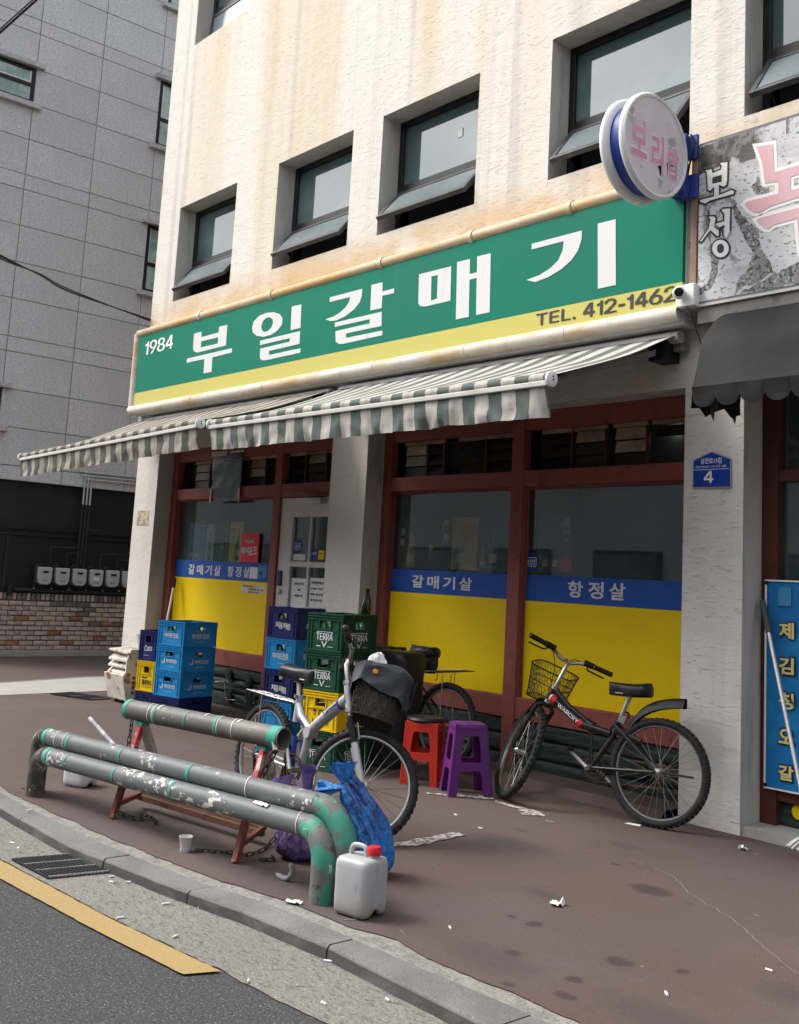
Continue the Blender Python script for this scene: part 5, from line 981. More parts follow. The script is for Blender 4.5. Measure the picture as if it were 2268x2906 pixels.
crate('topmost dark green TERRA crate with bottles standing in it', 'green', ND, 12, .788, .32, .385, .258, 'TERRA', GD)
bt = MB(); bt.lathe([(.026, 0), (.031, .004), (.031, .115), (.026, .145), (.0125, .175), (.0115, .205), (.0135, .207), (.0135, .215), (0, .215)], n=12); bme = bt.mesh('bottle', m_bottle, 50)
bt = MB(); bt.lathe([(.030, 0), (.034, .004), (.034, .14), (.026, .18), (.0135, .215), (.0125, .245), (.0145, .247), (.0145, .255), (0, .255)], n=12); bme2 = bt.mesh('bottle', m_brownbottle, 50)
def bottles(N, ang, w, d, z, spots, me, label, grp, sc=1.):
    a = radians(ang); c = Vector((N[0], N[1], z)) + Rz(a) @ Vector((-w / 2, d / 2, 0))
    for (i, j_) in spots:
        o = link('bottle', me); o.location = c + Rz(a) @ Vector((-w / 2 + w * (i + .5) / 4, -d / 2 + d * (j_ + .5) / 5, .0)); o.scale = (1, 1, sc); tag(o, label, 'bottle', grp)
bottles(NBx, 13, .35, .41, .613, [(0, 0), (1, 0), (2, 0), (3, 0), (3, 1), (3, 2), (3, 3), (2, 2)], bme, 'green bottle standing in the topmost light blue crate of the left stack', 'bottles in the topmost light blue crate', .93)
bottles(NBx, 13, .35, .41, .391, [(1, 0), (2, 0), (3, 2), (3, 1)], bme, 'green bottle seen through the hand hole of the middle light blue crate', 'bottles in the middle light blue crate', .9)
bottles(ND, 12, .32, .385, .803, [(0, 0), (1, 0), (2, 0), (3, 0), (3, 1), (3, 2), (3, 3), (2, 3)], bme, 'bottle standing in the topmost TERRA crate', 'bottles in the topmost green crate', 1.12)
bottles(NC, 8, .36, .42, .783, [(1, 0), (2, 0), (3, 1), (3, 2), (0, 0)], bme, 'bottle seen through the hand hole of the topmost navy crate by the door', 'bottles in the topmost navy crate', 1.05)
bottles(NC, 8, .36, .42, .527, [(1, 0), (2, 0)], bme, 'bottle in the light blue crate second from the top of the door stack', 'bottles in the second door crate', 1.05)
o = link('bottle', bme2); o.matrix_basis = Matrix.Translation((-6.02, -.62, .93)) @ Matrix.Rotation(radians(10), 4, 'Y') @ Matrix.Rotation(radians(6), 4, 'X') @ Matrix.Scale(1.18, 4); tag(o, 'tall dark bottle sticking up out of the topmost green crate', 'bottle')

# ================================================================== rusted cabinet with paper cups
cb = thing('rusted_cabinet', 'rusted white sheet metal cabinet with a broken louvred lid by the left column', 'cabinet', (-9.56, -.6, 0))
x0, x1, yf = -9.80, -9.385, -.72
b = MB(); b.box(x0 + .03, x1 - .01, yf + .07, -.33, .04, .50); obj('carcass', b, m_cabinet, cb, local=False, bevel=.006)
b = MB(); b.add([(x0, yf - .03, .27), (x1, yf - .03, .27), (x1, yf + .02, .035), (x0 + .03, yf + .02, .035), (x0, yf + .06, .27), (x1, yf + .06, .27), (x1, yf + .06, .035), (x0 + .03, yf + .06, .035)], [(0, 3, 2, 1), (0, 1, 5, 4), (1, 2, 6, 5), (2, 3, 7, 6), (3, 0, 4, 7), (4, 5, 6, 7)]); obj('front_door', b, m_cabinet, cb, local=False, bevel=.006, fix=True)
for k, z in enumerate((.285, .345, .405)):
    b = MB(); b.add([(x0 + .02, yf + .0, z), (x1 - .02, yf + .0, z), (x1 - .02, yf + .06, z + .05), (x0 + .02, yf + .06, z + .05), (x0 + .02, yf + .0, z - .016), (x1 - .02, yf + .0, z - .016)], [(0, 1, 2, 3), (4, 5, 1, 0)]); obj('louvre', b, m_cabinet, cb, local=False)
b = MB(); b.prism([(-.10, .0), (.03, .0), (.03, .26), (-.02, .36), (-.02, .44), (.03, .50), (-.09, .50), (-.13, .40), (-.13, .30), (-.16, .25)], lambda u, v: (x1 + .004, yf + .12 + u, v + .01), lambda u, v: (x1 - .012, yf + .12 + u, v + .01)); obj('side_cheek', b, m_cabinet, cb, local=False, fix=True)
for k in range(4): b = MB(); b.box(x1 + .003, x1 + .007, yf + .06, yf + .085, .10 + .045 * k, .125 + .045 * k); obj('slot', b, m_rust, cb, local=False)
b = MB(); b.add([(x0 - .005, yf + .01, .475), (x1 + .01, yf - .0, .465), (x1 + .01, -.32, .515), (x0 + .03, -.32, .52), (x0 - .005, yf + .01, .490), (x1 + .01, yf, .480), (x1 + .01, -.32, .530), (x0 + .03, -.32, .535)], [(0, 3, 2, 1), (4, 5, 6, 7), (0, 1, 5, 4), (1, 2, 6, 5), (2, 3, 7, 6), (3, 0, 4, 7)]); obj('lid', b, m_cabinet, cb, local=False)
b = MB(); b.tube(bez([(-9.65, yf - .02, .455), (-9.6, yf - .045, .475), (-9.52, yf - .045, .475), (-9.47, yf - .02, .455)], 4), .007, 6); obj('handle', b, m_rust, cb, 60, local=False)
b = MB(); b.box(x1 - .011, x1 - .006, -.56, -.40, .18, .42); obj('side_sign', b, m_rimwhite, cb, local=False)
b = MB(); b.lathe([(0, .003), (.06, .003), (.06, 0)], (x1 - .0065, -.48, .34), 20, Matrix.Rotation(radians(90), 3, 'Y')); obj('red_disc', b, m_rustred, cb, local=False)
for x, y in ((x0 + .06, yf + .1), (x1 - .05, yf + .1), (x0 + .06, -.36), (x1 - .05, -.36)): b = MB(); b.box(x - .02, x + .02, y - .02, y + .02, 0, .05); obj('foot', b, m_rust, cb, local=False)
def cup(label, loc, s=1., m=m_papercup, tilt=0):
    b = MB(); b.lathe([(.0, .002), (.022, .002), (.022, 0), (.032, .066), (.034, .068), (.034, .071), (.031, .071), (.0215, .006), (0, .006)], n=22)
    t = tag(obj('paper_cup', b, m, None, 60), label, 'cup'); t.matrix_basis = Matrix.Translation(loc) @ Matrix.Rotation(tilt, 4, 'X') @ Matrix.Scale(s, 4); return t
cup('white printed paper cup standing on the pavement under the pipe rails', (-4.524, -2.835, 0), .95)
cup('lower paper cup of the pair stacked on the rusted cabinet', (-9.545, -.52, .512), 1.15, m_cream)
cup('upper paper cup of the pair stacked on the rusted cabinet', (-9.545, -.52, .555), 1.15, m_cream, .06)

# ================================================================== stools
def stool(name, label, C, ang, half, top, H, depth, mm, roundtop):
    t = thing(name, label, 'stool', (*C, 0), Rz(radians(ang)))
    hb, ht = half, top; dy = depth / half
    hw = lambda z: lerp(hb, ht, (z / H))
    for s in range(4):
        Rm = Rz(s * pi / 2)
        W0 = 1.0
        outer = [(-1, 0), (-.62, 0), (-.55, .135), (-.47, .155), (.47, .155), (.55, .135), (.62, 0), (1, 0), (1, H), (-1, H)]
        win = [(-.56, .225), (-.52, .205), (.52, .205), (.56, .225), (.50, .33 * H / .43), (.42, H * .845), (-.42, H * .845), (-.50, .33 * H / .43)]
        def fn(u, v, w, Rm=Rm):
            p = Rm @ Vector((u * hw(v), -hw(v) + (.5 - w) * .010, v)); p.y *= dy; return p
        poly('leg_frame', [outer, win], mm, fn, t)
    for sx in (-1, 1):
        for sy in (-1, 1):                    # leg flanges give the legs their L section
            b = MB(); b.tube([(sx * (hw(0) - .006), sy * (hw(0) - .006) * dy, 0), (sx * (hw(H) - .006), sy * (hw(H) - .006) * dy, H - .01)], .008, 8); obj('leg', b, mm, t, 60)
    n = 40; b = MB(); pr = []
    for k in range(n):
        a = 2 * pi * k / n; e = .32 if not roundtop else .8; c, s_ = cos(a), sin(a)
        pr.append((math.copysign(abs(c) ** e, c), math.copysign(abs(s_) ** e, s_)))
    vs = []; R0 = ht + .004; lv = [(R0, H - .03), (R0 + .002, H - .012), (R0 - .004, H - .002), (R0 - .014, H + .003), (.03, H + .002)]
    for r, z in lv: vs += [(p[0] * r, p[1] * r * dy, z) for p in pr]
    fs = [(i * n + k, i * n + (k + 1) % n, (i + 1) * n + (k + 1) % n, (i + 1) * n + k) for i in range(len(lv) - 1) for k in range(n)] + [tuple((len(lv) - 1) * n + k for k in range(n))]
    b.add(vs, fs); obj('seat', b, mm, t, 40)
    if roundtop:
        b = MB(); b.lathe([(ht + .012, H - .002), (ht + .018, H + .010), (ht + .010, H + .024), (ht - .02, H + .028), (0, H + .029)], n=36); obj('cushion', b, m_saddle, t, 50)
    else:
        b = MB(); b.lathe([(.011, H + .0045), (0, H + .0045)], n=14); obj('seat_hole', b, m_black, t)
    return t
stool('plastic_stool', 'red plastic stool with a round black padded top', (-5.315, -.635), 35, .124, .108, .395, .122, m_red, True)
stool('plastic_stool', 'purple plastic stool with a square top and worn edge', (-4.928, -.622), 59.7, .139, .101, .43, .125, m_purple, False)

# ================================================================== bin behind the silver bicycle
t = thing('rubbish_bin', 'dark grey plastic bin with lid behind the silver bicycle basket', 'bin', (-5.88, -.43, 0), Rz(radians(14)))
b = MB(); n = 32; vs = []
pr = [(math.copysign(abs(cos(2 * pi * k / n)) ** .35, cos(2 * pi * k / n)), math.copysign(abs(sin(2 * pi * k / n)) ** .35, sin(2 * pi * k / n))) for k in range(n)]
for z, r in ((0, .80), (.02, .84), (.69, 1.0)): vs += [(p[0] * .18 * r, p[1] * .15 * r, z) for p in pr]
b.add(vs, [(i * n + k, i * n + (k + 1) % n, (i + 1) * n + (k + 1) % n, (i + 1) * n + k) for i in range(2) for k in range(n)] + [tuple(range(n))[::-1]]); obj('body', b, m_bin, t, 45)
b = MB(); vs = []
for z, r in ((.68, 1.04), (.735, 1.06), (.78, .99), (.795, .9)): vs += [(p[0] * .18 * r, p[1] * .15 * r, z) for p in pr]
b.add(vs, [(i * n + k, i * n + (k + 1) % n, (i + 1) * n + (k + 1) % n, (i + 1) * n + k) for i in range(3) for k in range(n)] + [tuple(3 * n + k for k in range(n))]); obj('lid', b, m_saddle, t, 45)

# ================================================================== pipe rails
def mark_ring(par, p, d, r, m, w=.004, a0=0., a1=2 * pi, name='tape_ring', tilt=0.):
    d = Vector(d).normalized(); b = MB(); n = 26; u = Vector((0, 0, 1)); u = (u - d * u.dot(d)).normalized(); w_ = d.cross(u); vs = []
    k = n if a1 - a0 < 6.2 else n
    for i in range(k + 1):
        a = a0 + (a1 - a0) * i / k; o = (u * cos(a) + w_ * sin(a)) * r; s = tilt * sin(a)
        vs += [Vector(p) + o + d * (s - w / 2), Vector(p) + o + d * (s + w / 2 * (1 + .4 * noise.noise((a * 3, p[0], 0))))]
    b.add(vs, [(2 * i, 2 * i + 1, 2 * i + 3, 2 * i + 2) for i in range(k)]); return obj(name, b, m, par, 60, local=False)
def pipe_rail(label, A, B_, fa, fb, rings):
    A, B_ = Vector(A), Vector(B_); d = (B_ - A).normalized(); r = .048
    t = thing('pipe_rail', label, 'pipe rail', ((A.x + B_.x) / 2, (A.y + B_.y) / 2, 0), None, 'bent grey pipe guard rails')
    b = MB(); n = 40; b.tube([A + d * ((B_ - A).length * k / n) for k in range(n + 1)], r, 20); obj('pipe', b, m_pvc_front if rings is FR else m_pvc, t, 60, local=False)
    for P, f, s in ((A, fa, -1), (B_, fb, 1)):
        pts = []
        f = Vector(f); hor = Vector((f.x - P.x, f.y - P.y, 0)); R = hor.length
        for k in range(13):
            a = pi / 2 * k / 12; pts.append(Vector((P.x, P.y, P.z - R)) + hor * sin(a) + Vector((0, 0, R * cos(a))))
        pts += [Vector((f.x, f.y, (P.z - R) * (1 - q / 4))) for q in range(1, 5)]
        rr_ = [r + .003 + .002 * noise.noise((k * .9, P.x, 0)) for k in range(len(pts))]
        b = MB(); b.tube(pts, rr_, 20); obj('elbow', b, m_elbow if s > 0 else m_elbow2, t, 60, local=False)
    L = (B_ - A).length
    for u, m, w, a0, a1, tl in rings: mark_ring(t, A + d * L * u, d, r + .0022, m, w, a0, a1, 'tape_ring', tl)
    return t
m_elbow2 = mat('stained_elbow', (.11, .105, .095), .7, layers=(((9, 9, 9), 5, .46, .56, (.05, .046, .04), .9), ((14, 14, 14), 4, .57, .63, (.42, .40, .36), .9), ((6, 6, 14), 4, .63, .68, (.50, .22, .03), .9)), bumps=(((14, 14, 14), 5, .7, .01),))
FR = [(.012, m_teal, .035, 0, 2 * pi, .01), (.03, m_tape, .005, 0, 6.28, .012), (.115, m_teal, .016, .4, 3.3, .0), (.335, m_teal, .014, .6, 3.1, .0), (.565, m_teal, .018, .3, 3.4, .0), (.975, m_tape, .004, 0, 6.28, .02)]
RR = [(.01, m_teal, .030, 0, 2 * pi, .01), (.06, m_tape, .005, .0, 6.28, .02), (.10, m_tape, .005, 0, 6.28, .02), (.125, m_teal, .018, .5, 3.2, 0), (.355, m_teal, .016, .6, 2.6, 0), (.615, m_teal, .020, .3, 3.2, 0), (.80, m_tape, .006, 0, 6.28, .02)]
pipe_rail('front bent grey pipe rail, flaking white paint, nearest the kerb', (-5.86, -2.955, .226), (-3.70, -2.742, .268), (-5.955, -2.968, 0), (-3.578, -2.752, 0), FR)
pipe_rail('rear bent grey pipe rail with green elbow, behind the front one', (-5.98, -2.915, .312), (-3.70, -2.700, .350), (-6.06, -2.925, 0), (-3.545, -2.672, 0), RR)
b = MB(); b.add([(-6.00, -2.86, 0), (-5.90, -2.86, 0), (-5.90, -2.86, .17), (-6.00, -2.86, .17), (-6.00, -2.76, 0), (-5.90, -2.76, 0), (-5.90, -2.76, .17), (-6.00, -2.76, .17)], [(0, 1, 2, 3), (5, 4, 7, 6), (1, 5, 6, 2), (4, 0, 3, 7), (3, 2, 6, 7)])
b = MB(); b.tube([(-4.83, -2.79, .304), (-4.83 + .0, -2.80, .304)], .001, 4)
t = thing('white_tissue', 'crumpled white tissue lying on top of the front pipe rail', 'tissue', (-3.99, -2.79, .305)); b = MB()
b.grid(8, 5, lambda u, v: (lerp(-.05, .05, u), lerp(-.014, .02, v), .006 + .014 * abs(noise.noise((u * 3, v * 4, 2))) - .006 * abs(2 * v - 1))); obj('tissue_sheet', b, m_cream, t, 60)

# chained pipe on two A-frames
bc = thing('pipe_barricade', 'grey pipe barricade on red and white A-frame trestles with chains', 'barricade', (-4.83, -2.62, 0))
PA, PB = Vector((-5.457, -2.694, .522)), Vector((-4.293, -2.481, .522)); d = (PB - PA).normalized(); L = (PB - PA).length; r = .052
b = MB(); n = 30; b.tube([PA + d * (L * k / n) for k in range(n + 1)], r, 24, cap=False)
b.tube([PB - d * .0 + d * 0, PB - d * .35], r - .006, 24, cap=False); b.tube([PA, PA + d * .35], r - .006, 24, cap=False)
u_ = Vector((0, 0, 1)); w_ = d.cross(u_).normalized()
for P in (PA, PB):
    k0 = len(b.v); q = 24
    b.v += [tuple(P + (u_ * cos(2 * pi * k / q) + w_ * sin(2 * pi * k / q)) * rr_) for rr_ in (r, r - .006) for k in range(q)]
    b.f += [(k0 + k, k0 + (k + 1) % q, k0 + q + (k + 1) % q, k0 + q + k) for k in range(q)]
obj('pipe', b, m_pipe_top, bc, 60, local=False)
b = MB(); b.lathe([(r - .007, 0), (0, 0)], PB - d * .34, 20, d.to_track_quat('Z', 'Y').to_matrix()); obj('pipe_plug', b, m_dark, bc, local=False)
for u, m, w, a0, a1, tl in ((.012, m_teal, .03, 0, 6.283, 0), (.17, m_tape, .005, 0, 6.28, .014), (.20, m_tape, .005, 0, 6.28, .014), (.215, m_teal, .018, .5, 3.2, .01), (.24, m_tape, .010, 5.9, 7.2, .0), (.43, m_teal, .010, .4, 2.0, .0), (.545, m_tape, .008, 5.9, 6.9, 0), (.615, m_teal, .018, .2, 3.2, .012), (.63, m_tape, .005, 0, 6.28, .014), (.72, m_tape, .005, 0, 6.28, .014), (.75, m_tape, .012, 5.9, 6.9, 0), (.965, m_teal, .06, 0, 6.283, 0)):
    mark_ring(bc, PA + d * L * u, d, r + .002, m, w, a0, a1, 'tape_ring', tl)
m_trestle = mat('trestle_brown_red', (.17, .045, .035), .65, layers=(((9, 9, 9), 5, .5, .66, (.09, .045, .03), .9), ((20, 20, 20), 4, .62, .68, (.33, .20, .13), .7)), bumps=(((30, 30, 30), 4, .3, .004),))
for (ft, tp, rf, side) in (((-5.263, -2.838, 0), (-5.335, -2.676, .472), (-5.62, -2.35, 0), 0), ((-4.234, -2.745, 0), (-4.42, -2.502, .472), (-4.70, -2.20, 0), 1)):
    ft, tp, rf = Vector(ft), Vector(tp), Vector(rf); m1 = lerp(ft, tp, .45)
    b = MB(); b.beam(ft, m1, .030, .030, d); obj('leg', b, m_trestle, bc, local=False, bevel=.002)
    b = MB(); b.beam(m1, tp, .030, .030, d); obj('leg', b, m_rustred, bc, local=False, bevel=.002)
    for o_ in (.045, -.02):
        b = MB(); b.beam(rf + d * o_, tp + d * o_ * .4, .028, .028, d); obj('leg', b, m_ofwhite_steel, bc, local=False, bevel=.002)
    b = MB(); b.beam(lerp(ft, tp, .14), ((-5.43, -2.60, .075), (-4.45, -2.47, .075))[side], .022); obj('foot_brace', b, m_trestle, bc, local=False)
    b = MB(); b.beam(tp - d * .03 + Vector((0, 0, -.01)), tp + d * .03 + Vector((0, 0, -.01)), .05, .02); obj('saddle_plate', b, m_teal, bc, local=False)
b = MB(); b.beam((-5.45, -2.607, .06), (-4.43, -2.47, .06), .03, .03); obj('rail', b, m_rust, bc, local=False, bevel=.003)
b = MB(); b.beam((-5.45, -2.597, .082), (-4.43, -2.46, .082), .02, .014); obj('rail', b, mat('wood_batten', (.17, .105, .068), .8, layers=(((3, 9, 9), 4, .45, .65, (.10, .06, .04), .8),)), bc, local=False)
def chain(par, pts, s=1., name='chain_link'):
    P = bez(pts, 30); D = [0]
    for a, c in zip(P, P[1:]): D.append(D[-1] + (c - a).length)
    step = .030 * s; n = int(D[-1] / step); k = 0
    for i in range(n):
        s0 = (i + .5) * step
        while k < len(P) - 2 and D[k + 1] < s0: k += 1
        p = lerp(P[k], P[k + 1], (s0 - D[k]) / max(1e-6, D[k + 1] - D[k])); t_ = (P[k + 1] - P[k]).normalized()
        o = link(name, CHM, par); R = t_.to_track_quat('Z', 'Y').to_matrix() @ Rz(pi / 2 * (i % 2) + .3)
        M = Matrix.Translation(p) @ R.to_4x4() @ Matrix.Scale(s, 4); M0 = par.matrix_basis
        o.matrix_basis = M0.inverted() @ M
b = MB(); pts = [Vector((.0085 * cos(a), 0, .0085 * sin(a) + (.011 if sin(a) > 0 else -.011))) for a in [2 * pi * k / 12 for k in range(12)]]; b.tube(pts, .0030, 5, closed=True); CHM = b.mesh('chain_link', m_chain, 60)
chain(bc, [(-5.425, -2.69, .47), (-5.43, -2.695, .36), (-5.425, -2.70, .24), (-5.425, -2.705, .06)])
chain(bc, [(-4.305, -2.50, .49), (-4.34, -2.53, .40), (-4.38, -2.56, .26), (-4.38, -2.56, .10)], 1.25)
b = MB(); b.beam((-4.32, -2.525, .525), (-4.29, -2.53, .475), .022, .004); obj('white_tag', b, m_tape, bc, local=False)
t = thing('chain_pile', 'small heap of dark chain on the pavement by the left trestle', 'chain', (-5.2, -2.72, 0))
chain(t, [(-5.36, -2.80, .006), (-5.30, -2.76, .012), (-5.22, -2.79, .02), (-5.15, -2.74, .012), (-5.21, -2.70, .02), (-5.10, -2.68, .01), (-5.02, -2.73, .008)])
t = thing('chain_pile', 'dark chain lying under the right trestle', 'chain', (-4.4, -2.68, 0))
chain(t, [(-4.50, -2.79, .006), (-4.42, -2.72, .006), (-4.36, -2.68, .012), (-4.27, -2.66, .02), (-4.22, -2.60, .05), (-4.20, -2.56, .10)])
chain(t, [(-4.22, -2.62, .006), (-4.18, -2.58, .01), (-4.25, -2.54, .012)])

# ================================================================== bags, canisters
def crumple(p, s, f, seed): return Vector(p) + Vector((noise.noise((p[0] * f, p[1] * f, p[2] * f + seed)), noise.noise((p[0] * f + 7, p[1] * f, p[2] * f + seed)), noise.noise((p[0] * f, p[1] * f + 5, p[2] * f + seed)))) * s
AXP = ((-3.850, -2.440, .405), (-3.833, -2.406, .345), (-3.803, -2.352, .235), (-3.785, -2.318, .135), (-3.770, -2.30, .05), (-3.765, -2.295, .004))
bg = thing('plastic_bag', 'knotted blue plastic rubbish bag leaning against the rear pipe rail', 'rubbish bag', (-3.72, -2.33, 0))
ax_ = [Vector(p) for p in AXP]
AX = bez(ax_, 14); RB = bez([(.030, 0, 0), (.058, 0, 0), (.080, 0, 0), (.086, 0, 0), (.074, 0, 0), (.030, 0, 0)], 14)
def rdg(*p): return 1 - abs(noise.noise(p)) * 2
b = MB(); n = 110; vs = []; m_ = len(AX)
for i, (p, q) in enumerate(zip(AX, RB)):
    t_ = (AX[min(i + 1, m_ - 1)] - AX[max(i - 1, 0)]).normalized(); u = Vector((1, 0, 0)); u = (u - t_ * u.dot(t_)).normalized(); w = t_.cross(u); v = i / (m_ - 1)
    for k in range(n):
        a = 2 * pi * k / n; c_, s_ = cos(a), sin(a); tw = a + v * .5
        fd = .20 * max(0, 1 - v * 2.2) * sin(tw * 10 + noise.noise((v * 2, c_, s_)) * 3) + .15 * noise.noise((c_ * 1.5, s_ * 1.5, v * 2.4)) + .11 * rdg(cos(tw) * 2.6, sin(tw) * 2.6, v * 2.2) + .06 * rdg(c_ * 6, s_ * 6, v * 7) + .03 * rdg(c_ * 13, s_ * 13, v * 15) - .10
        vs.append(p + (u * c_ * .92 + w * s_) * q.x * (1 + fd))
vs = [Vector((v_[0], v_[1], max(.002, v_[2]))) for v_ in vs]
b.add(vs, [(i * n + k, i * n + (k + 1) % n, (i + 1) * n + (k + 1) % n, (i + 1) * n + k) for i in range(m_ - 1) for k in range(n)] + [tuple((m_ - 1) * n + k for k in range(n))])
obj('bag_body', b, m_bluebag, bg, 28, local=False)
def ruffle(name, c, d_, L, R, m, par, seed, nr=7):
    c, d_ = Vector(c), Vector(d_).normalized(); u = Vector((.3, 1, .1)); u = (u - d_ * u.dot(d_)).normalized(); w = d_.cross(u); n = 48; vs = []
    for i in range(10):
        v = i / 9
        for k in range(n):
            a = 2 * pi * k / n; r_ = lerp(.012, R, v ** .8) * (1 + .45 * v * sin(nr * a + seed) + .25 * v * noise.noise((cos(a) * 3, sin(a) * 3, v * 3 + seed)))
            vs.append(c + d_ * L * v * (1 + .28 * noise.noise((cos(a) * 1.3, sin(a) * 1.3, seed))) + (u * cos(a) + w * sin(a) * .55) * r_)
    b = MB(); b.add(vs, [(i * n + k, i * n + (k + 1) % n, (i + 1) * n + (k + 1) % n, (i + 1) * n + k) for i in range(9) for k in range(n)]); return obj(name, b, m, par, 30, local=False)
ruffle('bag_mouth', (-3.852, -2.445, .385), (-.10, -.12, 1), .095, .050, m_bluebag, bg, 1)
ruffle('bag_mouth', (-3.858, -2.452, .372), (-.62, -.62, -.12), .105, .055, m_bluebag, bg, 4, 5)
pg = thing('plastic_bag', 'crumpled purple plastic rubbish bag behind the pipe rails', 'rubbish bag', (-4.17, -2.44, 0))
PR_ = bez([(.060, 0, .004), (.098, 0, .04), (.106, 0, .12), (.098, 0, .20), (.086, 0, .27), (.070, 0, .315)], 10); b = MB(); n = 100; vs = []
for i, q in enumerate(PR_):
    for k in range(n):
        a = 2 * pi * k / n; v = i / (len(PR_) - 1); c_, s_ = cos(a), sin(a)
        rr_ = q.x * (1 + .14 * noise.noise((c_ * 2, s_ * 2, v * 2)) + .12 * rdg(c_ * 2.4, s_ * 2.4, v * 2.5) + .06 * rdg(c_ * 6, s_ * 6, v * 7) + .03 * rdg(c_ * 13, s_ * 13, v * 14) - .12)
        zz = q.z + (v ** 3) * (.075 * noise.noise((c_ * 2.2, s_ * 2.2, 6)) + .03 * noise.noise((c_ * 5, s_ * 5, 2)))
        vs.append(Vector((-4.175 + rr_ * c_ * 1.1, -2.440 + rr_ * s_, max(.002, zz * .95))))
b.add(vs, [(i * n + k, i * n + (k + 1) % n, (i + 1) * n + (k + 1) % n, (i + 1) * n + k) for i in range(len(PR_) - 1) for k in range(n)] + [tuple(range(n))[::-1]])
c0 = len(b.v); b.v.append((-4.175, -2.44, .26)); b.f += [((len(PR_) - 1) * n + k, (len(PR_) - 1) * n + (k + 1) % n, c0) for k in range(n)]
obj('bag_body', b, m_purplebag, pg, 28, local=False)
ruffle('bag_mouth', (-4.13, -2.46, .30), (.05, .0, 1), .115, .032, m_purplebag, pg, 2, 3)
ruffle('bag_mouth', (-4.215, -2.50, .285), (-.25, -.25, 1), .075, .050, m_purplebag, pg, 5, 4)

def canister(label, c, ang, w, d_, h, cap, m):
    t = thing('jerrycan', label, 'canister', (*c, 0), Rz(radians(ang))); n = 48
    se = lambda k, e: (math.copysign(abs(cos(2 * pi * k / n)) ** e, cos(2 * pi * k / n)), math.copysign(abs(sin(2 * pi * k / n)) ** e, sin(2 * pi * k / n)))
    lv = [(.002, .80), (.008, .93), (.022, .985), (.05, 1.0), (h * .50, .993), (h * .56, 1.0), (h * .86, 1.0), (h * .94, .965), (h * .985, .89), (h, .76), (h + .001, .3)]
    vs = []
    for z, s in lv:
        for k in range(n):
            x, y = se(k, .36); zz = z
            if z < .05:                       # the base is cut away in the middle of each long side
                ar = 0
                ar2 = max(0, 1 - (abs(y) / .33) ** 2) if abs(x) > .9 else 0
                zz = z + .034 * max(ar, ar2) * (1 - z / .05)
            vs.append((x * w / 2 * s, y * d_ / 2 * s, zz))
    b = MB(); b.add(vs, [(i * n + k, i * n + (k + 1) % n, (i + 1) * n + (k + 1) % n, (i + 1) * n + k) for i in range(len(lv) - 1) for k in range(n)] + [tuple(range(n))[::-1], tuple((len(lv) - 1) * n + k for k in range(n))])
    obj('body', b, m, t, 70)
    b = MB(); b.tube(bez([(-w * .34, -.0, h - .012), (-w * .32, 0, h + .020), (-w * .24, 0, h + .036), (.0, 0, h + .038), (w * .10, 0, h + .028), (w * .13, 0, h - .006)], 5), [.010] * 26, 10); obj('handle', b, m, t, 60)
    if cap:
        b = MB(); b.lathe([(.024, h - .004), (.024, h + .012)], (w * .27, d_ * .10, 0), 20); obj('neck', b, m, t, 60)
        b = MB(); pr = []
        b.lathe([(.0265, h + .010), (.0275, h + .014), (.0275, h + .036), (.024, h + .042), (0, h + .043)], (w * .27, d_ * .10, 0), 24); c_ = obj('cap', b, m_capred, t, 40)
        for k in range(24): a = 2 * pi * k / 24; bb = MB(); bb.box(w * .27 + .0272 * cos(a) - .001, w * .27 + .0272 * cos(a) + .001, d_ * .10 + .0272 * sin(a) - .001, d_ * .10 + .0272 * sin(a) + .001, h + .014, h + .035); 
    return t
canister('cloudy white plastic jerrycan with red cap at the foot of the front pipe rail', (-3.388, -2.708), 12, .168, .160, .215, True, m_can)
canister('white plastic canister lying half hidden behind the left end of the rails', (-6.115, -2.63), 24, .17, .14, .115, False, mat('white_canister', (.62, .63, .66), .45))
